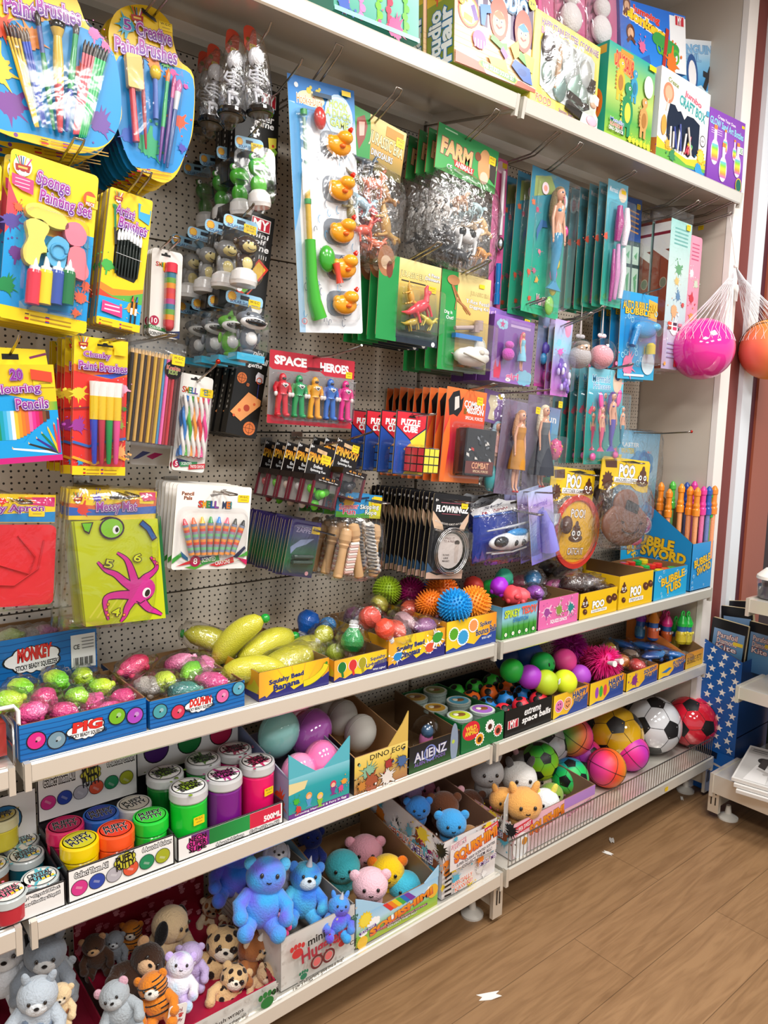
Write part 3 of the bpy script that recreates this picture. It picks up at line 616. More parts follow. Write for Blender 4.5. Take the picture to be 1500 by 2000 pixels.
# ================================================================== solar toys, skeletons, duck game
def solar(short,cat,TL,TR,BL,y,kind,n,rpx,grp,cols,hang_label):
 c0=cols[0]; r,w,h=hang('solar_toy',f'{c0[1]} solar dancing {kind}, front of its hook',cat,TL,TR,BL,y)
 def make(r,pal):
  m=MB(); m.rbox((0,0,-.085*h),(w*.9,.001,.17*h),.009,'#9fd0ee'); a=Art(m,(-w*.45,-.0006,0),(w*.9,0,0),(0,0,-.17*h))
  a.burst(.16,.42,.13,'#f09a2a',14); a.ell(.16,.42,.09,'#f8c04a'); a.line([(.38,.36),(.62,.36)],.1,'#2a2e38'); a.text('SOLAR DANCING',.12,.68,.92,.92,'#4a6a9a',bold=.02)
  m.build('header_card','print',r)
  z=lambda t:-h*t; m=MB()
  base='#e9e6e4' if kind!='shark' else '#3fb4dc'; b=pal[0]
  if kind=='shark':
   m.box((0,-.03,z(.93)),(w*.66,.04,.1*h),base)
  else:
   m.lathe([(w*.3,0),(w*.33,.008),(w*.3,.026),(w*.2,.034)],base,20,None,(0,-.032,z(.98)))
  m.build('solar_base','plastic',r); m=MB()
  if kind=='frog':
   m.ball((0,-.032,z(.68)),(w*.24,w*.2,h*.14),b,16,10); m.ball((0,-.034,z(.45)),(w*.3,w*.22,h*.13),b,18,12)
   for s in (-1,1): m.ball((s*w*.2,-.036,z(.33)),(w*.1,w*.09,w*.1),b,12,8); m.ball((s*w*.21,-.036-w*.07,z(.33)),(w*.065,w*.04,w*.065),'#fff',10,6); m.ball((s*w*.2,-.036-w*.1,z(.33)),(w*.03,w*.02,w*.035),'#151515',8,6)
   m.tube([(w*.2*math.cos(t),-.034-w*.225*abs(math.sin(t))**.5,z(.49)-.004*math.sin(t)) for t in (.3,.8,1.57,2.3,2.8)],.0012,'#1f4a1a',5); m.ball((0,-.032,z(.84)),(w*.2,w*.16,h*.05),b,12,8)
  elif kind=='monkey':
   d='#3a2a24' if pal[0]!='grey' else '#8a8a8a'; f_='#e0cf8a'
   m.ball((0,-.032,z(.68)),(w*.22,w*.18,h*.15),d,16,10); m.ball((0,-.032-w*.1,z(.68)),(w*.15,w*.1,h*.1),f_,12,8)
   m.ball((0,-.034,z(.42)),(w*.28,w*.22,h*.13),d,18,12); m.ball((0,-.034-w*.08,z(.44)),(w*.21,w*.16,h*.09),f_,14,9)
   for s in (-1,1): m.ball((s*w*.27,-.032,z(.4)),(w*.08,w*.04,w*.09),d,10,6); m.ball((s*w*.08,-.034-w*.235,z(.41)),(w*.025,w*.015,w*.03),'#151515',8,6); m.ball((s*w*.2,-.035,z(.62)),(w*.06,w*.06,h*.09),d,8,6); m.ball((s*w*.13,-.04,z(.84)),(w*.1,w*.12,h*.035),d,10,6)
   m.tube([(w*.1*math.cos(t),-.034-w*.25,z(.47)-.005*math.sin(t)) for t in (.3,1,1.57,2.1,2.8)],.001,'#3a2a1a',5)
  else:
   m.ball((0,-.032,z(.66)),(w*.2,w*.17,h*.17),b,16,10); m.ball((0,-.034-w*.09,z(.66)),(w*.14,w*.12,h*.1),'#f2f2f2',12,8)
   m.ball((0,-.034,z(.38)),(w*.33,w*.25,h*.11),b,18,12); m.ball((-w*.02,-.04-w*.12,z(.45)),(w*.31,w*.17,h*.085),'#f2f2f2',16,8); m.ball((-w*.02,-.046-w*.16,z(.45)),(w*.25,w*.15,h*.05),'#22252a',14,8)
   for k in range(8):
    t=math.pi*(k+.7)/8.4; m.cyl((-w*.02+w*.24*math.cos(t),-.045-w*.2-w*.08*math.sin(t),z(.425)),(-w*.02+w*.24*math.cos(t),-.045-w*.2-w*.08*math.sin(t),z(.455)),w*.03,.0002,'#fff',5)
   for s in (-1,1): m.ball((s*w*.17,-.034-w*.2,z(.34)),(w*.04,w*.03,w*.035),'#15181c',8,6); m.ball((s*w*.24,-.03,z(.62)),(w*.05,w*.04,h*.08),b,8,6)
   m.prism([(-.012,0),(.012,0),(.004,.02)],.005,b,(0,-.02,z(.31))); m.ball((0,-.034,z(.84)),(w*.14,w*.14,h*.04),b,10,6)
  m.build('figure','plastic',r)
  dome(MB(),w*.86,h*.8,.058,0,-h*.58,.02,.1,y0=-.001).build('blister','blister',r); return r
 make(r,c0); r['group']=grp; sticker(r,.24*w,-.06*h,.03,.018,-.0012); d=rear(r,rpx,w,y)
 for i in range(1,n+1):
  c=cols[i%len(cols)]; o=thing('solar_toy',f'{c[1]} solar dancing {kind}, {ORD[i]} from the front of its hook',cat,r.location+V((-.004*i,d*i/n,rnd.uniform(-.004,.004))),r.rotation_euler,grp)
  make(o,c)
 p=atY(TL[0]*.45+TR[0]*.55,(TL[1]+TR[1])/2+9,y); hook(p.x,p.z,y-.035,hang_label,.03,False)
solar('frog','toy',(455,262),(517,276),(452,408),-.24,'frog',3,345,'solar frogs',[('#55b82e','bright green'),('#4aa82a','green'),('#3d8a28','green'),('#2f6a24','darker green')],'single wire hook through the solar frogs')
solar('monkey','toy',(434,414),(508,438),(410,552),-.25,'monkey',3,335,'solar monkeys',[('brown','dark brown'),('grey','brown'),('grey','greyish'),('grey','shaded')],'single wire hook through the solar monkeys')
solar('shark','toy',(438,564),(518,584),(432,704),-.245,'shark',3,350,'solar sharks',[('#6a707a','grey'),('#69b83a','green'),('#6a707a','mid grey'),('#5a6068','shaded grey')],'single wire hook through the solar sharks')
def skeleton(lab,x0,px,py,y,s,tilt,i):
 p=atY(px,py,y); r=thing('skeleton_toy',lab,'toy',p,(0,tilt,0),'bagged skeleton toys')
 m=MB(); m.rbox((0,0,-.02*s),(.045*s,.001,.075*s),.018*s,'#e8563c'); a=Art(m,(-.02*s,-.0007,.012*s),(.04*s,0,0),(0,0,-.06*s)); a.ell(.3,.6,.18,'#8a7a2a'); m.build('hang_tag','print',r)
 sticker(r,.006*s,-.035*s,.022*s,.02*s,-.0015)
 m=MB(); m.ball((0,-.02,-.085*s),(.026*s,.024*s,.03*s),'#e6e6ea',14,10)
 for q in (-1,1): m.ball((q*.01*s,-.04*s,-.082*s),(.007*s,.006*s,.008*s),'#16161a',8,6)
 m.box((0,-.036*s,-.108*s),(.026*s,.012*s,.006*s),'#1a1a1e')
 for k in range(4): m.tube([(.022*s*math.cos(t),-.02-.014*s*math.sin(t),(-.128-.011*k)*s) for t in (0,.8,1.57,2.3,3.14)],.003*s,'#d8d8de',5)
 m.tube([(0,-.02,-.11*s),(0,-.02,-.2*s)],.006*s,'#cfcfd6',6); m.ball((0,-.02,-.182*s),(.02*s,.012*s,.009*s),'#d8d8de',10,6)
 for q in (-1,1):
  m.tube([(q*.022*s,-.02,-.125*s),(q*.034*s,-.025,-.15*s),(q*.02*s,-.04,-.17*s)],.004*s,'#d2d2d8',6); m.tube([(q*.01*s,-.02,-.185*s),(q*.016*s,-.03,-.205*s),(q*.01*s,-.025,-.228*s)],.0045*s,'#d2d2d8',6)
 m.build('skeleton','plastic',r)
 m=MB(); m.lathe([(.042*s,0),(.045*s,.004),(.043*s,.016*s),(.03*s,.026*s),(0,.028*s)],'#18181a',24,None,(0,-.025,-.252*s)); m.build('round_base','shiny',r)
 m=MB(); m.lathe([(0,-.0006),(.036*s,-.0006)],'#8f877a',24,None,(0,-.025,-.252*s)); m.build('base_label','card',r)
 m=MB(); m.ball((0,-.02,-.15*s),(.046*s,.042*s,.14*s),'#fff',14,12,None,lambda n:1+.12*noise.noise(n*4+V((i,0,0)))); m.build('polybag','film',r)
for i,(px,py,y,s,t,l) in enumerate(((488,62,-.27,.66,-.06,'bagged skeleton toy on a black base, front right of its hook'),(455,70,-.24,.68,.1,'bagged skeleton toy on a black base, just left of the front one'),(418,98,-.17,.66,.12,'bagged skeleton toy further back with a pink tag'),(400,112,-.11,.66,.1,'bagged skeleton toy rearmost beside the creative brush card'))): skeleton(l,0,px,py,y,s,t,i)
p=atY(505,92,-.27); hook(p.x,p.z-.02,-.31,'single wire hook above the bagged skeletons',.05,False)
p=atY(585,128,-.31); hook(p.x,p.z-.03,-.31,'single wire hook above the soccer game boxes',.04,False)
def duckgame():
 y=-.262; r,w,h=hang('hook_a_duck_game','tall white and blue hook a duck card with five orange ducks','game',(560,142),(691,178),(536,648),y)
 m,a=cardm(w,h,.006,'#eceef2'); a.grad(0,0,1,.2,['#1769b4','#2a86cc','#dfe9f2']); a.rect(0,.1,.09,1,'#a9c9e4'); a.poly([(0,.1),(.3,.12),(.2,.2),(.1,.5),(0,.6)],'#5aa4dc')
 a.ell(.33,.075,.2,'#e8dcb0',rv=.09); a.text('Hook-a-Duck',.12,.065,.5,.1,'#d8873a',out=WH); a.ell(.12,.035,.03,'#d7dde2')
 for u in (.3,.43): a.ell(u,.045,.035,'#d8c23a'); a.ell(u+.03,.032,.02,'#d8c23a')
 a.ell(.74,.115,.215,'#bcd9ee',rv=.25); a.ring(.74,.115,.2,.215,'#eef4f8',32)
 for i,t in enumerate(('HOOK','A DUCK','GAME')): a.text(t,.6 if i!=1 else .54,.06+.036*i,.88 if i!=1 else .92,.09+.036*i,'#c9d86a',out='#7aa03a',ow=.04,rot=.08)
 q=random.Random(5)
 for k in range(46):
  u,v=q.uniform(.05,.95),q.uniform(.25,.96)
  if .05<u<.2 and v<.75: continue
  t=q.uniform(0,3); a.line([(u+.03*math.cos(t+s*.9)*(1-.1*s),v+.008*math.sin(t+s*.9)*2) for s in range(5)],.008,q.choice(['#2a3a5a','#4aa0d0','#5a6a80']))
 a.ring(.06,.955,.03,.04,'#d06a6a',16); a.ell(.88,.016,.0,WH); a.rect(.78,.015,.92,.035,'#f6d21c'); a.line([(.34,.055),(.62,.055)],.05,'#20405a')
 m.build('backing_card','print',r)
 for i,v in enumerate((.235,.41,.58,.725,.875)):
  u=.66+.01*(i%2); x=(u-.5)*w; z=-v*h; m=MB(); m.prism(rrect(w*.42,h*.105,.02,3,x-.003,z),.002,'#7d8794',(0,-.0022,0)); m.build('duck_recess','print',r)
  m=MB(); m.ball((x,-.016,z-.004),(w*.185,.016,h*.042),'#f0a01e',16,10); m.ball((x+w*.06,-.026,z+.012),(w*.11,.018,h*.028),'#f2a522',14,9); m.ball((x-w*.12,-.016,z+.006),(w*.06,.01,h*.02),'#f0a01e',8,6); dk=m.build('duck','plastic',r)
  m=MB(); m.ball((x+.0,-.031,z-.008),(w*.045,.008,w*.03),'#ee6a1c',8,6); m.tube([(x+w*.13,-.03,z+.028),(x+w*.16,-.03,z+.034)],[.006,.004],'#e2342a',8); m.build('duck_beak','plastic',dk)
 m=MB(); m.tube([(-.33*w,-.012,-.16*h),(-.33*w,-.012,-.38*h)],.0042,'#8fb0a0',8); m.tube([(-.33*w,-.012,-.38*h),(-.33*w,-.012,-.64*h)],.0065,'#d9b13a',8)
 for v in (.13,.36,.47): m.tube([(-.33*w,-.012,-v*h),(-.33*w,-.012,-(v+.02)*h)],.008,'#2e9c4a',8)
 m.build('fishing_rod','plastic',r)
 m=MB(); m.tube([(-.33*w,-.014,-.63*h),(-.33*w,-.014,-.78*h),(-.31*w,-.014,-.87*h),(-.24*w,-.014,-.945*h)],[.0125,.013,.016,.018],'#43ad33',12); m.ball((-.1*w,-.018,-.7*h),(.022,.014,.03),'#3ea431',12,8); m.build('rod_grip','plastic',r)
 m=MB(); m.tube([(-.02*w,-.032,-.72*h),(.0,-.034,-.765*h),(.02*w,-.034,-.8*h)],[.009,.006,.009],'#e2452e',8); m.build('reel_handle','plastic',r)
 m=MB(); m.ball((-.1*w,-.014,-.15*h),(.016,.01,.024),'#c23a34',10,8); m.build('hook_float','plastic',r)
 dome(MB(),w*.9,h*.84,.02,-.02*w,-.54*h,.02,.05).build('blister','blister',r)
 p=atY(624,165,y); hook(p.x,p.z+.002,-.325,'wire hook through the hook a duck card',.055)
duckgame()
# ================================================================== space heroes
def heroes():
 y=-.2; r,w,h=hang('hero_figure_set','red card with five small coloured hero figures','figures',(527,682),(693,706),(524,826),y)
 m,a=cardm(w,h,.003,'#c62a3c'); a.poly([(0,.23),(.04,.26),(.4,.26),(.46,.22),(.58,.22),(.64,.27),(1,.27),(1,.9),(.85,.9),(.82,.94),(.2,.94),(.16,.9),(0,.88)],'#8f8a8a'); a.text('SPACE',.06,.07,.41,.18,WH,out='#7a1626',bold=.05,shear=-.05); a.text('HEROES',.58,.09,.92,.2,WH,out='#7a1626',bold=.05,shear=-.05)
 for k in range(26):
  q=random.Random(k); u,v=q.random(),.3+.55*q.random(); a.line([(u,v),(u+.05*q.uniform(-1,1),v+.09*q.random()),(u+.07*q.uniform(-1,1),v+.15*q.random())],.006,q.choice(['#d8d4d4','#6a6466','#b8b2b2']))
 a.line([(.42,.19),(.6,.18)],.02,'#5a0f1c'); m.build('backing_card','print',r)
 for i,c in enumerate(('#d42636','#0f9a58','#eba526','#2a6cc4','#e02a86')):
  x=(.125+.185*i-.5)*w; z=lambda t:-h*(.33+.56*t); m=MB(); s=w/.2*.9
  m.ball((x,-.012,z(.08)),(.0085*s,.008,.011*s),c,10,8); m.prism([(x-.003,z(.05)),(x+.003,z(.05)),(x,z(-.04))],.01,c,(0,-.012,0))
  m.ball((x,-.02,z(.09)),(.005*s,.003,.003*s),'#1c1c22',8,6)
  m.tube([(x,-.011,z(.14)),(x,-.012,z(.2)),(x,-.012,z(.33)),(x,-.012,z(.42)),(x,-.012,z(.47))],[.005*s,.0135*s,.0125*s,.010*s,.012*s],c,10)
  m.prism([(x,z(.31)),(x+.0075*s,z(.24)),(x+.004*s,z(.2)),(x,z(.225)),(x-.004*s,z(.2)),(x-.0075*s,z(.24))],.002,'#efefef',(0,-.026,0)); m.prism([(x,z(.29)),(x+.004*s,z(.24)),(x-.004*s,z(.24))],.002,'#222',(0,-.0275,0))
  for q in (-1,1):
   m.tube([(x+q*.012*s,-.012,z(.2)),(x+q*.018*s,-.012,z(.32)),(x+q*.017*s,-.015,z(.42))],[.006*s,.005*s,.0045*s],c,8); m.ball((x+q*.017*s,-.016,z(.46)),(.0045*s,.004,.006*s),'#f0e8e6',8,6)
   m.tube([(x+q*.006*s,-.012,z(.46)),(x+q*.009*s,-.012,z(.7)),(x+q*.01*s,-.012,z(.95))],[.0075*s,.006*s,.0065*s],c,8); m.ball((x+q*.011*s,-.016,z(.97)),(.007*s,.01,.005*s),c,8,6)
  m.build('hero_figure','plastic',r)
  dome(MB(),w*.165,h*.64,.032,x,-h*.61,.012,.1).build('blister','blister',r)
 sticker(r,.43*w,-.17*h,.02,.016); p=atY(612,700,y); hook(p.x,p.z,-.38,'single wire hook through the red hero figure card',.02,False)
heroes()
# ================================================================== pencils, chunky brushes, kraft pencils, crayons
def pencils_box():
 y=-.25; r,w,h=hang('colouring_pencil_box','yellow and blue box of twenty colouring pencils at the left edge','pencils',(-62,712),(104,712),(-62,912),y)
 m=MB(); m.box((0,.011,-h/2),(w,.022,h),'#f2c81c',cols=['#b88a1a','#e8c21c','#f2c81c','#d8ac1a','#c21a72','#f2c81c']); a=Art(m,(-w/2,-.0002,0),(w,0,0),(0,0,-h))
 a.poly([(0,.36),(.3,.28),(.6,.34),(1,.4),(1,.94),(0,.94)],'#179ee0'); a.grad(.5,.38,1,.47,['#e8602c','#eec22c','#58aa3a'],False); a.poly([(0,.42),(.5,.46),(.6,.49),(.8,.51),(1,.5),(1,.94),(0,.94)],'#179ee0')
 cs=('#1b7d44','#1d8f5a','#12a0b4','#3cb0dc','#7ac6ea','#f4f4f0','#f0c23a','#f39a22','#ef7a24','#f0683a','#f56aa8','#e2348e','#d21c6e','#b82a38','#7a4a2a','#4a2c1e')
 for i,c in enumerate(cs): u=.2+.043*i; a.rect(u,.46+.001*i,u+.043,.76-.004*max(0,i-5)**1.4*2,c)
 a.poly([(.1,.8),(.55,.79),(.66,.68),(.8,.6),(1,.57),(1,.94),(.1,.94)],'#179ee0')
 for i,(c,u,v) in enumerate((('#f0f0f0',.4,.85),('#2c2f2c',.6,.81),('#3b2c8a',.7,.76),('#1d7a44',.77,.71),('#e3c52a',.85,.66),('#e2483a',.93,.62),('#c02a8a',.985,.57))): a.line([(.97,.92),(u,v)],.035,c,.022); a.poly([(u-.01,v),(u+.012,v),(u-.005,v-.025)],'#e7c48a')
 a.rect(0,.94,1,1,'#cc1f7c'); a.text('20',.46,.05,.6,.15,PUR,out=WH,bold=.04,out2='#7b2f96'); purp(a,'Colouring',.12,.2,.8,.31,rot=-.04); purp(a,'Pencils',.49,.345,.88,.45,rot=-.02)
 a.poly([(.7,.045),(.96,.08),(.96,.185),(.7,.15)],'#e04a2c'); m.build('box','print',r); sticker(r,.36*w,-.11*h,.038,.022,-.0015)
 m=MB(); m.prism([(-w/2,0),(w/2-.004,0),(w/2-.006,.028),(-w/2,.034)],.001,'#ead01e',(0,.021,0)); a=Art(m,(-w/2,.0203,.034),(w,0,0),(0,0,-.034)); a.poly([(.42,.4),(.62,.42),(.62,.72),(.42,.7)],'#171310'); a.line([(.75,.62),(.96,.4)],.03,'#7a2f5a'); m.build('hanging_flap','print',r)
 p=atY(20,702,y+.021); hook(p.x,p.z,-.29,'wire hook through the pencil box flap',.04,False)
pencils_box()
def chunky():
 y=-.255; r,w,h=hang('chunky_paint_brush_pack','red and yellow card of four chunky paint brushes','paint brushes',(145,654),(250,668),(140,927),y)
 m,a=cardm(w,h,.003,'#e5342c'); a.rect(0,0,1,.22,'#f6d41a'); a.poly([(0,.2),(.4,.25),(.7,.25),(1,.2),(1,.26),(.6,.29),(0,.25)],'#e8722c'); a.poly([(.35,.27),(.7,.25),(1,.2),(1,.24),(.7,.285)],'#3a5ac0')
 for u,v,s,c,k in ((.1,.41,.13,'#f6d23a',1),(.93,.35,.1,'#f0a8c4',2),(.1,.64,.13,'#a03a9a',3),(.88,.62,.08,'#9ab84a',4),(.88,.82,.12,'#f8b06a',5),(.95,.5,.05,'#3f8a3a',6),(.15,.9,.06,'#2a9ad0',7)): a.splat(u,v,s,c,k)
 a.line([(0,.76),(.3,.79),(.6,.75),(1,.72)],.05,'#3a6ab8'); a.line([(0,.87),(.4,.92),(.8,.85),(1,.88)],.05,'#f0a82a'); a.line([(0,.52),(.4,.5),(.9,.55)],.03,'#8a2a3a')
 a.rect(0,.935,1,1,'#f6d41a'); flags(a,.96,.2,.8); pot(a,.15,.05,.09); slot(a,.55,.05,.3,.018); a.rect(.72,.04,.95,.11,'#f6d21c')
 purp(a,'Chunky',.16,.105,.65,.155); purp(a,'Paint Brushes',.08,.18,.97,.235)
 m.build('backing_card','print',r)
 for i,c in enumerate(('#2c46c0','#c02a44','#149648','#ea4c92')):
  u=.35+.145*i; x0=(u+.03-.01*i-.5)*w; x1=(u-.5)*w
  mm=MB(); mm.tube([(x0,-.011,-.915*h),(x0,-.011,-.9*h),(x1,-.011,-.58*h)],[.003,.0045,.0075],c,10); mm.tube([(x1,-.011,-.59*h),(x1,-.011,-.5*h),(x1,-.011,-.42*h)],[.008,.0085,.0085],'#ecc61e',10); mm.tube([(x1,-.011,-.42*h),(x1,-.011,-.36*h),(x1,-.011,-.315*h)],[.008,.0088,.0098],'#f6f4f0',10); mm.build('chunky_brush','plastic',r)
 dome(MB(),w*.62,h*.65,.022,.1*w,-.62*h,.01,.06).build('blister','blister',r)
 stack(r,7,rear(r,95,w,y),'chunky paint brush card','chunky paint brush cards'); p=atY(205,668,y); hook(p.x,p.z,-.335,'wire hook through the chunky paint brush cards',.0)
chunky()
def kraft():
 y=-.225; r,w,h=hang('colouring_pencil_bag','clear bag of natural wood colouring pencils with a round kraft label','pencils',(254,668),(356,690),(246,862),y)
 cs=('#2c211b','#c89a3a','#2f2420','#d0a456','#33241c','#c8963c','#4a3020','#d8aa3c','#7a5a34','#cda53a','#4b86b8','#f06aae','#a83038','#c0343c','#5a2a26','#4b2a24')
 for i,c in enumerate(cs):
  x=(.03+.061*i+.02-.5)*w; m=MB(); m.cyl((x,-.006-.002*(i%2),-.985*h),(x,-.006-.002*(i%2),-.1*h),.0036,.0036,c,6,False); m.cyl((x,-.006-.002*(i%2),-.1*h),(x,-.006-.002*(i%2),-.05*h),.0036,.0005,'#d9b27a',6,False); m.build('pencil','wood',r)
 m=MB(); m.lathe([(0,.0),(.019,.0)],'#cfa06a',24,Matrix.Rotation(math.pi/2,3,'X'),(.32*w,-.0115,-.2*h)); a=Art(m,(.32*w-.019,-.0116,-.2*h+.019),(.038,0,0),(0,0,-.038)); a.text('Kraftin',.12,.28,.88,.5,'#c8382c',out='#f4e6c8',bold=.02); a.text('KIDS',.25,.52,.75,.74,'#7a9a2a',out='#f4e6c8',bold=.03); m.build('round_label','card',r)
 m=MB(); m.box((0,-.007,-.47*h),(w*1.03,.016,h*1.1),'#fff'); m.build('polybag','smooth_film',r); sticker(r,.38*w,-.045*h,.028,.02,-.016)
 stack(r,2,.04,'natural wood pencil bag','bags of wood pencils',.004,.02); p=atY(300,664,y); hook(p.x,p.z,-.31,'wire hook through the pencil bags',.005)
 y=-.15; r,w,h=hang('scented_crayon_pack','white crayon card with blue and pink strokes under the wood pencils','crayons',(262,735),(340,745),(262,907),y); m,a=cardm(w,h,.006,'#f0ede8'); a.poly([(.05,.94),(.3,.84),(.5,.85),(.2,.93)],'#3a3f8a'); a.poly([(.4,.9),(.6,.85),(.82,.86),(.55,.93)],'#d22a7a'); m.build('backing_card','print',r)
kraft()
def twisted():
 y=-.215; r,w,h=hang('twisted_crayon_pack','white card of five twisted scented crayons with a red five badge','crayons',(354,728),(417,740),(341,918),y)
 m,a=cardm(w,h,.006,'#efece6'); slot(a,.45,.04,.3,.025)
 for i,(ch,c) in enumerate(zip('SMELL ME!',('#d93a2e','#e8922a','#3a9a4a','#2d6fb8','#7a4a9a','','#d93a2e','#2d6fb8','#3a9a4a'))):
  if ch!=' ': a.text(ch,.08+.095*i,.13,(.165 if ch!='!' else .1)+.095*i,.19,c,out='#222',ow=.03)
 a.ell(.12,.93,.11,'#b81f4a'); a.text('5',.08,.905,.16,.955,WH); a.poly([(.1,.87),(.6,.9),(.6,.94),(.2,.95)],'#2a3560'); a.poly([(.2,.91),(.75,.89),(.75,.93),(.25,.96)],'#3f8f5a'); a.text('SCENTED',.27,.905,.58,.935,WH,rot=-.05); a.poly([(.5,.93),(1,.9),(1,.95),(.5,.98)],'#cc2f3a'); a.text('TWISTED CRAYONS',.54,.925,.97,.955,WH,rot=-.08)
 m.build('backing_card','print',r)
 for i,c in enumerate(('#2f7fd0','#4cae2c','#f09a2c','#e23a34','#ec3f92')):
  x0=(.17+.16*i-.5)*w; m=MB()
  for q in range(2): m.tube([(x0+.1*w*t/14*.4+.0035*math.cos(t*.7+q*3.14),-.008+.0035*math.sin(t*.7+q*3.14),-h*(.22+.62*t/14)) for t in range(15)],.0042,(c,'#efe9e4')[q],6)
  m.build('twisted_crayon','plastic',r)
 dome(MB(),w*.9,h*.66,.02,0,-.54*h,.01,.05).build('blister','blister',r); sticker(r,.32*w,-.12*h,.03,.018)
 stack(r,3,rear(r,345,w,y),'twisted crayon card','twisted crayon cards'); p=atY(385,745,y); hook(p.x,p.z-.002,-.3,'red tipped wire hook through the twisted crayon cards',.04,False,'#c8382c')
twisted()
# ================================================================== bags and blister cards in the middle and on the right
def animal(m,c,s,col,spot=None,rot=0,kind='cow'):
 """small solid toy animal, side on along x, s = body length"""
 Mx=Matrix.Rotation(rot,3,'Y'); P=lambda x,y,z: V(c)+Mx@V((x*s,y*s,z*s))
 m.ball(P(0,0,0),(.42*s,.17*s,.2*s),col,12,8,Mx)
 if spot:
  m.ball(P(.1,-.12,.06),(.16*s,.08*s,.12*s),spot,8,6,Mx); m.ball(P(-.24,-.1,.02),(.12*s,.09*s,.13*s),spot,8,6,Mx)
 m.tube([P(.3,0,.05),P(.45,0,.25)],[.12*s,.09*s],col,8); m.ball(P(.53,0,.27),(.15*s,.08*s,.09*s),col,10,6,Mx)
 for x in (-.28,.28):
  for y in (-.09,.09): m.tube([P(x,y,-.08),P(x+.02,y,-.28),P(x,y,-.46)],[.07*s,.045*s,.05*s],col,6)
 m.tube([P(-.4,0,.08),P(-.5,0,-.1)],[.025*s,.015*s],col,5)
 if kind=='dino': m.tube([P(-.35,0,.02),P(-.6,0,.02),P(-.85,0,.14)],[.14*s,.08*s,.015*s],col,8); m.tube([P(.4,0,.2),P(.5,0,.45),P(.6,0,.5)],[.09*s,.07*s,.05*s],col,8)
def headbag(name,label,short,TL,TR,BL,y,hd,n,rpx,drawhead,fill,grp,catg='toy animals',stackn=True):
 r,w,h=hang(name,label,catg,TL,TR,BL,y); H=h*hd
 m=MB(); m.box((0,-.001,-H/2),(w,.003,H),'#2a8a4a',cols=['#b86a4a','#b86a4a','#2a8a4a','#222','#222','#222']); a=Art(m,(-w/2,-.0028,0),(w,0,0),(0,0,-H)); drawhead(a); m.build('header_card','print',r)
 fill(r,w,h,H)
 m=MB(); m.ball((0,-.012,-(H+h)/2),(w*.53,.03,(h-H)*.53),'#fff',22,16,None,lambda p:min(1.0/max(abs(p.x),abs(p.z),.72),1.32)*(1+.05*noise.noise(p*5)))
 m.build('polybag','film',r); sticker(r,.4*w,-.06*h,.026,.022,-.004)
 if n: stack(r,n,rear(r,rpx,w,y),short,grp,.003,.02)
 return r,w,h
def jhead(a):
 a.grad(0,0,1,1,['#e6d48a','#c79a3a','#6f6a32']); a.poly([(0,0),(.3,0),(.36,.4),(.4,1),(0,1)],'#1f8f3c'); a.poly([(.08,.2),(.2,.08),(.28,.25),(.26,.5),(.18,.75),(.1,.5)],'#8a3a2a'); a.poly([(.12,.25),(.22,.2),(.24,.45),(.16,.5)],'#e8b0a0')
 a.text('JURASSIC ERA',.34,.3,.97,.58,'#f0e2a8',out='#2a2413',bold=.02,rot=.05); a.text('DINOSAURS',.4,.6,.8,.72,'#eee',out='#333'); a.rect(.62,.06,.95,.25,'#c98a1e')
def jfill(r,w,h,H):
 q=random.Random(3)
 for i,(u,v,c,s,ro) in enumerate(((.2,.5,'#6a5a2a',.05,.2),(.45,.48,'#c8643a',.07,-.2),(.7,.5,'#b07a3a',.06,.9),(.32,.64,'#a8c8d8',.06,.3),(.55,.68,'#c84a4a',.05,.8),(.78,.72,'#c89a4a',.075,1.2),(.4,.82,'#e0604a',.06,-.3),(.15,.75,'#8a7a3a',.06,1.3),(.65,.88,'#d8704a',.05,.1),(.3,.36,'#4a5a6a',.05,0))):
  m=MB(); animal(m,((u-.5)*w,-.014,-v*h),s,c,None,ro,'dino'); m.build('toy_dinosaur','plastic',r)
headbag('dinosaur_bag','green topped jurassic bag of small mixed dinosaurs','dinosaur bag',(690,205),(793,262),(682,494),-.25,.37,2,650,jhead,jfill,'jurassic dinosaur bags')
p=atY(725,243,-.25); hook(p.x,p.z,-.34,'wire hook through the jurassic dinosaur bags',.05)
def fhead(a):
 a.grad(0,0,1,1,['#1e8a4a','#4fae5a']); a.text('FARM',.08,.3,.56,.62,'#e8b87a',out='#fff3dc',out2='#8a4a2a',bold=.04,rot=.04); a.poly([(.28,.64),(.62,.66),(.6,.82),(.3,.78)],'#c83a30'); a.text('ANIMALS',.31,.665,.59,.78,WH,rot=.03)
 a.ell(.78,.5,.11,'#d8a06a',rv=.2); a.ell(.79,.75,.07,'#e8c8b0'); a.ell(.66,.33,.05,'#8a4a2a'); a.ell(.92,.4,.07,'#e2c8a8'); a.poly([(.86,.2),(.98,.2),(.98,.8),(.88,.7)],'#3a332c'); a.rect(.1,.06,.3,.09,'#a8d8b0'); a.text('CE',.18,.8,.26,.9,WH); a.line([(.3,.87),(.7,.95)],.02,'#bfe0c0')
def ffill(r,w,h,H):
 for i,(u,v,c,sp,s,ro) in enumerate(((.55,.74,'#efefef','#1c1c1c',.1,.05),(.28,.8,'#4a4a4c',None,.08,.9),(.7,.5,'#c8e4ea',None,.05,.3),(.4,.5,'#d0a888','#b07a5a',.06,-.3),(.82,.62,'#e8c088',None,.06,1),(.2,.58,'#e9e4df','#3a3a3a',.06,.5),(.85,.82,'#e8a048',None,.05,.4),(.5,.9,'#3a3a3e',None,.07,.1))):
  m=MB(); animal(m,((u-.5)*w,-.014,-v*h),s,c,sp,ro); m.build('toy_farm_animal','plastic',r)
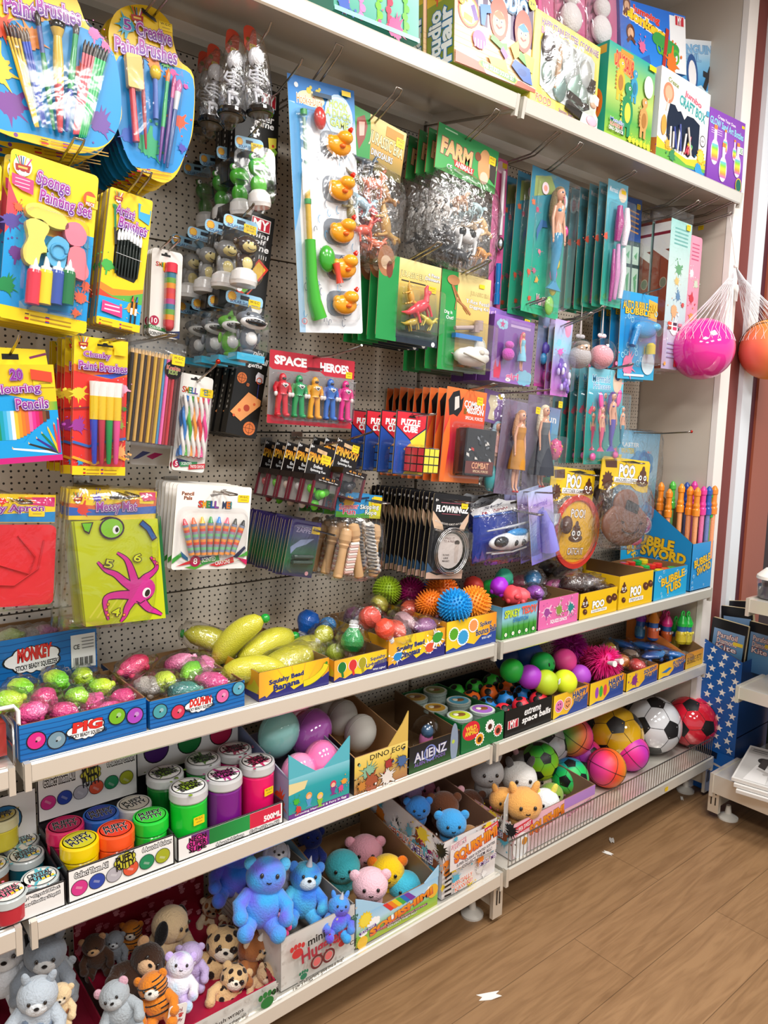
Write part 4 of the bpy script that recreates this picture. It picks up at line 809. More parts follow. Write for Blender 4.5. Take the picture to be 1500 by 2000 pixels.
headbag('farm_animal_bag','green farm animals bag with a black and white toy cow','farm animal bag',(856,238),(973,298),(838,508),-.245,.33,3,798,fhead,ffill,'farm animal bags')
p=atY(912,277,-.245); hook(p.x,p.z,-.34,'wire hook through the farm animal bags',.05)
p=atY(990,320,-.14); hook(p.x,p.z,-.33,'wire hook beside the farm bags above the pink wand',.05)
def wand():
 y=-.15; r,w,h=hang('light_wand_card','tall pink card with a white light wand and blue handle','wand',(966,305),(992,315),(950,640),y); m,a=cardm(w,h,.006,'#ee6fae'); a.ell(.5,.05,.3,'#f8d0e0'); a.rect(.6,.02,.95,.05,'#f6d21c'); a.ell(.25,.86,.2,'#f8c8dc'); a.text('glow',.7,.3,.95,.33,'#fff'); m.build('backing_card','print',r)
 m=MB(); m.tube([(0,-.013,-.08*h),(-.02*w,-.013,-.45*h)],.0065,'#f1e6ee',10); m.build('wand_rod','plastic',r); m=MB(); m.ball((-.02*w,-.014,-.5*h),(.012,.012,.02),'#d8dde6',10,8); m.build('foil_ball','chrome',r)
 m=MB(); m.lathe([(.0095,0),(.0095,.03),(.0075,.035),(.009,.06),(.0075,.065),(.009,.09),(.0085,.12)],'#1583d2',12,None,(-.04*w,-.014,-.86*h)); m.build('wand_handle','shiny',r)
wand()
def blistercard(name,label,TL,TR,BL,y,col,draw,content,dd=.035,bl=(.8,.6,0,-.6),rad=.01,cat='toy',body='print',n=0,rpx=0,short='',grp='',bm='blister'):
 r,w,h=hang(name,label,cat,TL,TR,BL,y); m,a=cardm(w,h,rad,col); draw(a); m.build('backing_card',body,r)
 if content: content(r,w,h)
 if bl: dome(MB(),w*bl[0],h*bl[1],dd,bl[2]*w,bl[3]*h,.012,.05).build('blister',bm,r)
 if n: stack(r,n,rear(r,rpx,w,y),short,grp)
 return r,w,h
# jurassic four piece cards
def d(a):
 a.poly([(0,0),(.32,0),(.3,1),(0,1)],'#23924a'); a.grad(.31,0,1,.95,['#eddc9a','#d9b95a','#6a7a3a','#2a3a4a']); a.ell(.1,.08,.13,'#a8704a',rv=.18); a.ell(.1,.1,.08,'#e0c0a0'); a.ell(.16,.17,.05,'#7a3a2a',rv=.1)
 a.text('JURASSIC ERA',.33,.145,.76,.23,'#efe09a',out='#2a2618',bold=.02); a.rect(.35,.25,.75,.265,'#3a342a'); a.text('4 Piece',.78,.1,.97,.14,WH,out='#555'); a.text('Dinosaurs',.74,.15,.98,.19,WH,out='#555'); a.rect(.32,.93,1,1,'#26303c'); a.ell(.93,.965,.03,WH)
def cfill(r,w,h):
 m=MB(); animal(m,(.1*w,-.02,-.55*h),.075,'#e0404e',None,-.5,'dino'); m.build('toy_dinosaur','plastic',r)
 for u,v,c,ro in ((.45,.45,'#d8a040',1.2),(.75,.7,'#c8b83a',.4),(.5,.75,'#b8a03a',-.3)): m=MB(); animal(m,((u-.5)*w,-.018,-v*h),.045,c,None,ro,'dino'); m.build('toy_dinosaur','plastic',r)
r,w,h=blistercard('dinosaur_figure_pack','green and sand jurassic card with a red dinosaur in its blister',(742,492),(862,524),(732,660),-.27,'#2a9650',d,cfill,.045,(.62,.56,.12,-.6),.012,'toy dinosaurs',n=4,rpx=678,short='jurassic four piece dinosaur card',grp='jurassic dinosaur cards')
sticker(r,.36*w,-.26*h,.026,.016,-.003); p=atY(815,508,-.27); hook(p.x,p.z,-.34,'wire hook through the jurassic dinosaur cards',.03)
def d(a):
 a.poly([(0,0),(.33,.01),(.3,1),(0,1)],'#2a9c4c'); a.grad(.32,0,1,1,['#ecd998','#e0c070','#c8a858','#4a5a3a']); a.text('JURASSIC ERA',.58,.16,.98,.21,'#e8d48a',out='#4a3a1a'); a.text('T-Rex Fossil',.5,.245,.98,.285,WH,out='#5a4a2a'); a.text('Digging Kit',.58,.3,.98,.34,WH,out='#5a4a2a'); a.text('Dig It',.08,.4,.24,.44,WH); a.text('Out!',.12,.45,.26,.485,WH)
 for k in range(9): a.line([(.2+.03*k,.1+.03*k),(.26+.035*k,.2+.025*k)],.012,'#a8663a')
 a.ell(.22,.09,.12,'#c08858',rv=.07); a.line([(.2,.14),(.3,.27),(.5,.34),(.6,.4)],.03,'#b0784a'); a.line([(.3,.27),(.28,.38)],.02,'#b0784a'); a.ell(.84,.71,.12,'#f0ece2'); a.ring(.84,.71,.1,.11,'#8a9a7a',20); a.rect(.75,.07,.86,.11,'#f6d21c')
def cfill(r,w,h):
 m=MB(); m.box((.13*w,-.018,-.55*h),(.1*w,.02,.07*h),'#a08a86'); m.tube([(.2*w,-.018,-.46*h),(.2*w,-.018,-.56*h)],.013,'#b09a96',10); m.tube([(.16*w,-.018,-.53*h),(-.28*w,-.018,-.575*h)],.006,'#b8a4a0',8); m.build('mallet','plastic',r)
 m=MB(); m.box((.0,-.014,-.645*h),(.55*w,.016,.045*h),'#2f78c8'); m.build('digging_tool','shiny',r)
 m=MB(); m.ball((.08*w,-.02,-.84*h),(.34*w,.03,.1*h),'#f1eee6',18,12,None,lambda n:1+.1*noise.noise(n*4)); m.ball((.18*w,-.03,-.79*h),(.18*w,.02,.06*h),'#f5f2ec',12,8); m.tube([(-.22*w,-.046,-.83*h),(.0,-.052,-.87*h),(.2*w,-.05,-.9*h)],.0025,'#a8a090',5); m.ball((.14*w,-.046,-.8*h),(.012,.006,.008),'#cfc8ba',8,6); m.build('dinosaur_skull','matte',r)
r,w,h=blistercard('fossil_digging_kit','jurassic fossil digging kit with a white skull and grey mallet',(864,524),(959,548),(861,721),-.25,'#2a9650',d,cfill,.05,(.86,.5,.04,-.73),.008,'craft set',n=3,rpx=798,short='fossil digging kit',grp='fossil digging kits')
p=atY(905,540,-.25); hook(p.x,p.z,-.33,'wire hook through the fossil digging kits',.03)
# ------------------------------------------------------------------ dolls
def doll(r,c,H,hair,dress,dress2=None,tail=None,skirt=.16,skin='#e2a88a',tw=0,shoes='#d83a3a'):
 """fashion doll standing H tall with its feet at c; the body is one surface, hair and dress lie over it"""
 x,y,z=c; P=lambda a,b,t: V((x+a*H,y+b*H,z+t*H)); m=MB()
 m.ball(P(0,0,.925),(.052*H,.05*H,.064*H),skin,14,10); m.tube([P(0,0,.87),P(0,0,.82)],.018*H,skin,8)
 m.tube([P(0,0,.84),P(0,0,.8),P(0,0,.72),P(0,0,.64),P(0,0,.56),P(0,0,.5)],[.03*H,.062*H,.058*H,.04*H,.06*H,.055*H],skin,12)
 for s in (-1,1):
  m.tube([P(s*.06,0,.8),P(s*.085,.0,.68),P(s*.092,-.02,.56),P(s*.09,-.03,.48)],[.02*H,.017*H,.014*H,.011*H],skin,8); m.ball(P(s*.09,-.032,.46),(.012*H,.01*H,.022*H),skin,8,6)
  if not tail: m.tube([P(s*.028,0,.54),P(s*.03,0,.4),P(s*.03,.005,.28),P(s*.03,.01,.16),P(s*.03,.0,.06),P(s*.03,-.03,.02)],[.036*H,.033*H,.024*H,.024*H,.013*H,.012*H],skin,8)
 m.ball(P(0,-.05,.915),(.008*H,.008*H,.01*H),skin,6,5); r=m.build('doll_body','plastic',r); m=MB()
 for s in (-1,1): m.ball(P(s*.02,-.045,.935),(.01*H,.006*H,.011*H),'#2a3a6a',8,6)
 m.ball(P(0,-.046,.892),(.012*H,.006*H,.005*H),'#d0406a',8,5); m.build('face_paint','plastic',r)
 m=MB(); m.ball(P(0,.012,.945),(.062*H,.056*H,.062*H),hair,14,10,None,lambda n:1 if n.y>-.35 or n.z>.55 else .75)
 for s in (-1,1): m.tube([P(s*.035,.03,.95),P(s*.06,.03,.85),P(s*.07,.035,.72),P(s*.05,.04,.62)],[.03*H,.034*H,.03*H,.01*H],hair,8)
 m.tube([P(0,.045,.95),P(0,.055,.8),P(0,.05,.62)],[.05*H,.05*H,.02*H],hair,8); m.build('hair','plush',r)
 if dress:
  m=MB(); hem=.54-skirt*1.3
  m.lathe([(skirt*.55*H,hem*H),(skirt*.52*H,(hem+.1)*H),(.075*H,.55*H),(.052*H,.64*H),(.07*H,.73*H),(.07*H,.79*H)],[dress]*3+[dress2 or dress]*3,16,Matrix.Diagonal((1,.98,1)),(x,y,z)); m.build('dress','cloth',r)
  m=MB()
  for s in (-1,1): m.ball(P(s*.03,-.025,.012),(.014*H,.03*H,.014*H),shoes,8,6)
  m.build('shoes','plastic',r)
 if tail:
  m=MB(); m.tube([P(0,0,.58),P(0,0,.5),P(.01,0,.35),P(-.01,0,.2),P(.01,0,.08)],[.055*H,.064*H,.05*H,.035*H,.02*H],tail,10); m.prism([(-.11*H,0),(0,.0),(.11*H,0),(.05*H,.05*H),(.01*H,.1*H),(-.01*H,.1*H),(-.05*H,.05*H)],.008,tail,P(.01,0,0)); m.ball(P(-.03,-.035,.76),(.028*H,.02*H,.02*H),tail,8,6); m.ball(P(.03,-.035,.76),(.028*H,.02*H,.02*H),tail,8,6); m.build('mermaid_tail','shiny',r)
def d(a):
 a.grad(0,0,1,1,['#2d6f8e','#3f8f9a','#2aa58a','#3fb98a']); a.poly([(.1,.06),(.5,.02),(.7,.12),(.1,.2)],'#8a9a5a')
 for u,v,c in ((.22,.28,'#c04a6a'),(.1,.24,'#e0704a'),(.35,.56,'#e88aa0'),(.12,.72,'#e0604a'),(.25,.7,'#c06a8a'),(.18,.9,'#d85a3a'),(.33,.76,'#e8a850')): a.splat(u,v,.045,c,int(u*99))
 a.poly([(.22,.42),(.32,.34),(.45,.34),(.5,.38),(.36,.39),(.28,.44),(.24,.5)],'#3f6fa8'); a.text('Mermaid',.36,.86,.72,.93,'#d87a9a',out=WH); a.ell(.36,.12,.09,'#f0d0d8',rv=.1); a.ell(.36,.12,.05,'#e89a8a'); a.ell(.87,.16,.1,'#d0e4ea',rv=.14); a.ell(.87,.16,.05,'#e07a8a',rv=.1)
def cfill(r,w,h):
 doll(r,(.08*w,-.03,-.82*h),h*.72,'#7a6a4a',None,tail='#3a94c0')
 m=MB()
 for u,v,c,s in ((.86,.38,'#e0409a',.012),(.7,.62,'#d8c83a',.014),(.64,.7,'#f080c0',.016),(.66,.8,'#d8d03a',.016),(.6,.93,'#8ac85a',.02)): m.ball(((u-.5)*w,-.02,-v*h),(s,.008,s*1.4),c,10,6)
 m.build('accessories','plastic',r)
r,w,h=blistercard('mermaid_doll_set','large teal mermaid doll blister hanging between wand and brush sets',(1040,322),(1112,355),(985,598),-.25,'#2d8f8a',d,cfill,.05,(.8,.9,.1,-.5),.02,'doll',n=2,rpx=985,short='large teal mermaid doll blister',grp='large mermaid doll blisters')
p=atY(1075,333,-.25); hook(p.x,p.z,-.345,'wire hook through the large mermaid blisters',.05)
def d(a):
 a.grad(0,0,1,1,['#7ac0d8','#4aa8b8','#2a9a92','#3fb99a']); a.text('Mermaid',.1,.05,.5,.09,'#f0f0f8'); a.ell(.75,.09,.2,'#f0d8c0'); a.rect(.68,.05,.9,.08,'#f6d21c')
 for u,v,c in ((.06,.45,'#e0604a'),(.2,.93,'#58b070')): a.splat(u,v,.1,c,3)
def cfill(r,w,h):
 for i,(c,u,v0,v1,rr) in enumerate((('#b02a86',.45,.2,.48,.011),('#f3e6f0',.8,.2,.5,.011),('#d08ac0',.5,.5,.95,.008),('#f0eef4',.78,.52,.93,.009),('#a83a8a',.3,.55,.97,.006))):
  m=MB(); m.tube([((u-.5)*w,-.016,-v0*h),((u-.52)*w,-.02,-(v0+v1)/2*h),((u-.54)*w,-.016,-v1*h)],[rr*.8,rr*1.3,rr*.9],c,10); m.build('hair_brush' if i<2 else 'glitter_wand','jelly',r)
r,w,h=blistercard('mermaid_beauty_set','pale blue mermaid card with pink glitter brushes, front of its hook',(1188,348),(1227,364),(1160,592),-.27,'#4aa8b8',d,cfill,.04,(.92,.8,.02,-.56),.006,'toy',n=5,rpx=1100,short='mermaid beauty card with glitter brushes',grp='mermaid beauty cards')
p=atY(1206,362,-.27); hook(p.x,p.z,-.32,'wire hook through the mermaid beauty cards',.03)
p=atY(1240,415,-.12); hook(p.x,p.z,-.34,'wire hook above the blue card with green windows',.05)
def d(a):
 a.rect(0,0,1,.35,'#1d4f9a')
 for k in range(5): a.line([(.15,.1+.04*k),(.85,.12+.04*k)],.05,'#d89a4a')
 a.rect(0,.35,1,1,'#15484a')
 for u in (.08,.54):
  for v,q in ((.39,.15),(.57,.34)): a.rect(u,v,u+.38,v+q,'#b8d8c8'); a.poly([(u+.1,v+.08),(u+.3,v+.04),(u+.25,v+q-.04)],'#5aa878')
 a.rect(0,.93,1,1,'#1a2a4a')
r,w,h=blistercard('garden_toy_card','blue card above a dark green grid of four small windows',(1221,382),(1254,392),(1200,620),-.17,'#1d4f9a',d,None,.02,(.9,.58,0,-.65),.004)
sticker(r,.3*w,-.04*h,.022,.018)
# long bagged dressing up boxes
def longbox():
 y=-.28; r,w,h=hang('long_toy_box','pale mint printed long box in a clear bag near the end panel','toy box',(1312,425),(1352,440),(1283,718),y); dd=.062
 m=MB(); m.box((0,dd/2,-h/2),(w,dd,h),'#9a4a34',cols=['#8a3f2c','#8a3f2c','#bfe6e2','#8a3f2c','#f0f0ee','#f0f0ee']); a=Art(m,(-w/2,-.0003,0),(w,0,0),(0,0,-h))
 a.grad(0,0,1,1,['#a8e4de','#d8f0ec','#c8e8ec','#cfc8ea']); 
 for k in range(5): a.rect(.2,.05+.025*k,.85,.06+.025*k,'#6ab8b0')
 for u,v,q,c in ((.5,.32,.2,'#5aa868'),(.45,.4,.15,'#f0c86a'),(.55,.5,.16,'#4a8ab8'),(.4,.6,.24,'#e8a878'),(.45,.72,.3,'#f4f0ee'),(.8,.55,.1,'#c84a4a')): a.splat(u,v,q*.7,c,int(v*50))
 for i,c in enumerate(('#e0503a','#3a3a4a','#e88a9a','#8a4a2a','#d84a6a','#4a4a4a')): a.rect(.15+.25*(i%3),.68+.03*(i//3),.33+.25*(i%3),.7+.03*(i//3),c)
 for k in range(4): a.rect(.2,.82+.03*k,.8,.83+.03*k,'#a8a0c8')
 a.rect(.55,.93,.85,.98,'#c83a4a'); a.ell(.12,.965,.05,'#f0a83a')
 s=Art(m,(-w/2-.0003,dd,0),(0,-dd,0),(0,0,-h)); s.rect(0,.02,1,.2,'#f2efec'); s.rect(0,.08,1,.1,'#8a2034'); s.poly([(0,.14),(1,.22),(1,.3),(0,.2)],'#f2efec'); s.poly([(0,.19),(1,.28),(1,1),(0,1)],'#94452f'); s.line([(.5,.24),(.5,1)],.03,'#6a2c1e'); s.ell(.75,.42,.22,'#b8a088',rv=.3); s.ell(.75,.42,.18,'#7a7a66',rv=.25); s.ell(.75,.75,.22,'#b8a088',rv=.3); s.ell(.75,.75,.18,'#7a7a66',rv=.25)
 m.build('printed_box','print',r); m=MB(); m.box((0,dd/2,-h/2+.012),(w*1.06,dd*1.06,h*1.03+.03),'#fff'); m.build('polybag','smooth_film',r); sticker(r,.3*w,-.01*h,.026,.02,-.004)
 stack(r,2,.145,'long mint box with brown plank printed side','long bagged boxes',.001,.004)
 y=-.262; r,w,h=hang('long_toy_box','pink printed long card hanging against the beige end panel','toy box',(1349,458),(1372,466),(1323,700),y); m,a=cardm(w,h,.01,'#ee9cb4'); 
 for k in range(5): a.rect(.2,.06+.03*k,.8,.07+.03*k,'#c85a80')
 for u,v,q,c in ((.3,.3,.25,'#f4e8ec'),(.7,.38,.25,'#c8d8c0'),(.4,.5,.3,'#c83a4a'),(.5,.65,.3,'#e89a5a'),(.4,.8,.3,'#d8705a')): a.splat(u,v,q*.7,c,int(v*70))
 m.build('backing_card','print',r)
 for px,py,ye,l in ((1333,418,-.345,'wire hook above the long bagged boxes'),(1362,424,-.35,'wire hook nearest the end panel above the pink card'),(1300,426,-.33,'wire hook behind the long bagged boxes')): p=atY(px,py,-.22); hook(p.x,p.z,ye,l,.035)
longbox()
# ------------------------------------------------------------------ second row right: girl dolls, baubles, bubble gun
def girl():
 y=-.24; r,w,h=hang('girl_doll_box','purple girl doll box with a pink haired doll and bunny','doll',(967,612),(1045,632),(955,742),y)
 dd=.05; m=MB(); m.box((0,dd/2,-h/2),(w,dd,h),'#8a5aa8',cols=['#6a3f8e','#8a5aa8','#8a5fb4','#6a3f8e','#a070c0','#6a3f8e']); a=Art(m,(-w/2,-.0003,0),(w,0,0),(0,0,-h)); a.grad(0,0,1,1,['#9a6ac0','#7a4aa0','#a878cc']); a.cloud(.2,.13,.14,'#a8d8f0'); a.star(.2,.13,.07,'#e05a9a'); a.rect(.4,.1,.9,.14,'#d8b8ea'); a.poly([(.02,.72),(.2,.6),(.16,.96),(.02,.96)],'#b890d8'); a.cloud(.82,.88,.22,'#8acbe8'); a.text('girl',.38,.84,.68,.97,'#e8609a',out=WH,bold=.03); a.poly([(.08,.95),(.22,.95),(.24,.8),(.2,.66),(.17,.78),(.13,.78),(.1,.66),(.06,.8)],'#e24a6a'); m.build('box','print',r)
 doll(r,(.12*w,-.018,-.8*h),h*.6,'#e06a8a','#8ac8e0',skirt=.22,shoes='#e06aa0')
 m=MB(); m.ball((-.22*w,-.018,-.58*h),(.13*w,.014,.1*h),'#c84ab8',12,8); m.ball((-.22*w,-.02,-.44*h),(.09*w,.012,.06*h),'#d05ac0',10,8); m.build('toy_pet','plush',r)
 m=MB(); m.box((0,-.02,-.52*h),(w*.96,.038,h*.86),'#fff'); m.build('window_blister','blister',r)
 m=MB(); m.prism([(-w/2,0),(w/2,0),(w/2,.026),(.2*w,.03),(0,.026),(-.3*w,.03),(-w/2,.02)],.001,'#9a78cc',(0,dd-.002,0)); a=Art(m,(-w/2,dd-.0026,.026),(w,0,0),(0,0,-.026)); a.text('girl',.03,.2,.3,.8,'#e8c8f0',out='#8a4aa8'); m.build('hang_tab','print',r); sticker(r,.3*w,.006,.024,.016,.0)
 stack(r,2,.11,'purple girl doll box','girl doll boxes'); p=atY(1000,612,y+.05); hook(p.x,p.z+.012,-.3,'wire hook through the girl doll boxes',.02)
 def d(a):
  a.grad(0,0,1,1,['#9ab8d8','#7a8ac0','#9a5ab0','#c04a9a']); a.text('girl',.3,.06,.8,.14,'#c8a0e0',out=WH); a.cloud(.5,.05,.3,'#a8b8e8')
 def cf(r,w,h):
  m=MB()
  for u,v,c,s in ((.35,.45,'#5a4ab0',.016),(.25,.6,'#2a8ac0',.014),(.6,.7,'#c02a7a',.02),(.5,.85,'#a83a8a',.018)): m.ball(((u-.5)*w,-.014,-v*h),(s,.01,s*1.3),c,10,8)
  m.build('sparkly_toy','jelly',r)
 blistercard('girl_doll_card','blue and purple girl card with blue and pink pods',(1052,618),(1086,626),(1032,752),-.21,'#8a6ab8',d,cf,.03,(.8,.62,0,-.6),.02)
 def d(a):
  a.grad(0,0,1,1,['#c8b0e8','#9ad0e8','#b88ae0','#d07ad0']); a.ell(.75,.1,.18,'#e89ac0',rv=.3)
  for k in range(5): a.splat(.3+.1*k,.3+.12*k,.14,('#8ad0e8','#e070c0','#7a5ac8','#a8b8f0','#6a4ab0')[k],k)
 def cf(r,w,h):
  q=random.Random(2); m=MB()
  for k in range(14): m.ball(((q.random()-.5)*w*.7,-.012,-h*(.55+.38*q.random())),(.006,.006,.012),q.choice(['#6a4ac0','#c8b8f0','#8a5ad0','#f0e8ff']),8,6)
  m.build('shiny_beads','shiny',r)
 blistercard('unicorn_charm_card','wavy lilac card with shiny purple beads beside the baubles',(1085,622),(1119,630),(1063,770),-.255,'#b8a0e0',d,cf,.03,(.84,.5,0,-.7),.022,n=2,rpx=1060,short='wavy lilac bead card',grp='wavy lilac cards')
 p=atY(1098,640,-.255); hook(p.x,p.z,-.35,'wire hook through the wavy lilac cards',.035)
girl()
def bauble(lab,px,py,rr,cin,y,tie,face):
 p=atY(px,py,y); r=thing('bauble_toy',lab,'bauble',p); R=rr
 m=MB(); m.ball((0,0,-.012),(R*.8,R*.8,R*.78),cin,18,12); 
 if face: m.ball((0,-R*.25,R*.35),(R*.55,R*.5,R*.4),'#d8b8a0',12,8); m.ball((-R*.2,-R*.7,R*.35),(.004,.003,.004),'#222',6,5); m.ball((R*.2,-R*.68,R*.35),(.004,.003,.004),'#222',6,5); m.ball((0,-R*.15,R*.55),(R*.58,R*.52,R*.3),'#8a827a',12,8)
 m.build('toy_inside','plush',r); MB().ball((0,0,0),R,'#fff',24,16).build('clear_sphere','blister',r)
 m=MB(); m.ball((-.012,0,R+.006),(.012,.004,.007),tie,8,6); m.ball((.012,0,R+.006),(.012,.004,.007),tie,8,6); m.ball((0,0,R+.004),(.005,.005,.005),tie,8,6); m.build('bow','cloth',r)
 m=MB(); m.tube([(-.003,0,R+.005),(0,0,R+.11),(.003,0,R+.005)],.0013,'#e4dcd8',5); m.build('ribbon','cloth',r)
bauble('clear bauble with a grey haired face inside, left of the pink one',1132,690,.046,'#b8b2b4',-.27,'#b8b4b8',True)
bauble('clear bauble with pink fluff inside and a pale bow',1174,690,.05,'#f2a8b4',-.27,'#f0d8dc',False)
p=atY(1140,622,-.27); hook(p.x,p.z,-.33,'wire hook carrying the two baubles',.03)
def d(a):
 a.grad(0,0,1,1,['#2aa0dc','#1a8ad0','#38b0dc']); a.poly([(.75,.05),(1,.08),(1,.3),(.75,.28)],'#f0b23a')
 for k in range(18):
  q=random.Random(k+3); a.ring(q.random(),.2+.75*q.random(),.03,.045,'#9adcf4',12)
 a.text('AUTO BUBBLE GUN',.05,.11,.95,.2,'#f0c02a',out='#4a3a1a',bold=.03,arc=.1); a.text('BUBBLE',.12,.19,.8,.25,'#f0c02a',out='#4a3a1a',bold=.03); a.splat(.25,.84,.16,'#f080a8',3); a.rect(.15,.94,.7,.965,WH); a.ell(.8,.8,.18,'#d8ecf4')
def cf(r,w,h):
 m=MB(); m.ball((.05*w,-.02,-.42*h),(.3*w,.018,.1*h),'#1f94d4',14,10); m.tube([(-.15*w,-.02,-.4*h),(-.28*w,-.02,-.62*h)],[.014,.012],'#1f8aca',10); m.ball((.3*w,-.026,-.38*h),(.1*w,.016,.05*h),'#3ab0e4',10,8); m.build('bubble_gun','jelly',r)
 m=MB(); m.lathe([(.016,0),(.016,.03),(.008,.038)],'#d8c02a',12,None,(.22*w,-.022,-.7*h)); m.build('bubble_bottle','plastic',r)
r,w,h=blistercard('bubble_gun_pack','blue bubble gun card with a yellow bottle beside the long boxes',(1214,566),(1285,580),(1196,738),-.27,'#2a98d8',d,cf,.05,(.84,.55,.06,-.56),.008,n=3,rpx=1160,short='blue bubble gun card',grp='bubble gun cards')
p=atY(1255,578,-.27); hook(p.x,p.z,-.33,'single wire hook through the bubble gun cards',.02,False)
# mermaid trio cards
def d(a):
 a.grad(0,0,1,1,['#8ad4e8','#5ac0d8','#2fb0b0','#1fa59a','#2a9a8a']); a.text('Mermaid',.12,.07,.6,.14,'#4a9ac8',out=WH); a.text('Princess',.15,.15,.62,.21,'#4a9ac8',out=WH); a.ell(.82,.12,.13,'#e8c8b0',rv=.2); a.ell(.82,.06,.08,'#4a3a6a'); a.rect(.8,.02,.95,.06,'#f6d21c')
 for u,v in ((.1,.45),(.14,.42),(.88,.86)): a.splat(u,v,.05,'#e8607a',int(u*30))
def cf(r,w,h):
 doll(r,(.02*w,-.03,-.86*h),h*.62,'#6a4a9a',None,tail='#5a4ab0'); doll(r,(-.28*w,-.032,-.86*h),h*.46,'#ee86a0',None,tail='#e2527a'); doll(r,(.3*w,-.032,-.82*h),h*.44,'#3ab8d0',None,tail='#2a8aa8')
 for u,v,q in ((.28,.34,-.2),(.78,.3,.25)): m=MB(); m.ball(((u-.5)*w,-.016,-v*h),(.012,.006,.03),'#ee5aa8',10,8,Matrix.Rotation(q,3,'Y')); m.build('hair_comb','plastic',r)
 for u,v in ((.16,.92),(.8,.9)): m=MB(); m.ball(((u-.5)*w,-.014,-v*h),(.014,.008,.013),'#ee6ab0',10,6); m.build('toy_bag','plastic',r)
r,w,h=blistercard('mermaid_trio_pack','turquoise card of three small mermaid dolls, front of its hook',(1150,717),(1219,725),(1135,907),-.26,'#2fae9e',d,cf,.045,(.92,.74,0,-.6),.004,'doll',n=4,rpx=1083,short='turquoise three mermaid card',grp='mermaid trio cards')
p=atY(1196,724,-.26); hook(p.x,p.z,-.32,'wire hook through the mermaid trio cards',.02)
# ================================================================== lower rows of hanging goods
def flatbag(r,w,h,d=.012,mt='smooth_film',z0=0,nm='polybag'):
 m=MB(); m.ball((0,-.004,-h/2+z0),(w*.515,d,h*.515),'#fff',24,16,None,lambda p:min(1.0/max(abs(p.x),abs(p.z),.7),1.4)*(1+.03*noise.noise(p*6))); return m.build(nm,mt,r)
def apron():
 y=-.25; r,w,h=hang('play_apron_pack','folded red apron in a bag with a yellow and blue header, at the left edge','apron',(-95,962),(109,967),(-95,1192),y)
 m=MB(); m.box((0,0,-.125*h),(w,.002,.25*h),'#f0cc1e'); a=Art(m,(-w/2,-.0012,0),(w,0,0),(0,0,-.25*h)); a.poly([(0,.62),(.5,.7),(1,.6),(1,.98),(0,.98)],'#1b86c8'); a.poly([(.72,.1),(.99,.08),(.99,.42),(.72,.36)],'#d22a72'); a.poly([(.62,.1),(.75,.1),(.8,.3),(.66,.3)],'#e8702c'); a.poly([(.56,.17),(.75,.17),(.75,.26),(.56,.26)],'#171310'); a.splat(.47,.25,.04,'#e2342a',2); purp(a,'Play Apron',.3,.38,.88,.68,rot=-.03); m.build('header_card','print',r); sticker(r,.31*w,-.12*h)
 m=MB(); m.rbox((.02*w,-.004,-.63*h),(w*.97,.012,.72*h),.01,'#e02a34')
 m.tube([(.12*w,-.012,-.36*h),(.3*w,-.013,-.55*h),(.24*w,-.013,-.7*h),(-.1*w,-.012,-.6*h)],.0014,'#cf2630',6); m.tube([(-.2*w,-.012,-.78*h),(.1*w,-.013,-.8*h),(.33*w,-.012,-.66*h),(.38*w,-.012,-.4*h)],.0013,'#cf2630',6); m.build('folded_apron','cloth',r)
 flatbag(r,w*1.02,h*1.01); p=atY(32,975,y); hook(p.x,p.z,-.31,'wire hook through the apron pack',.0)
 y=-.2
apron()
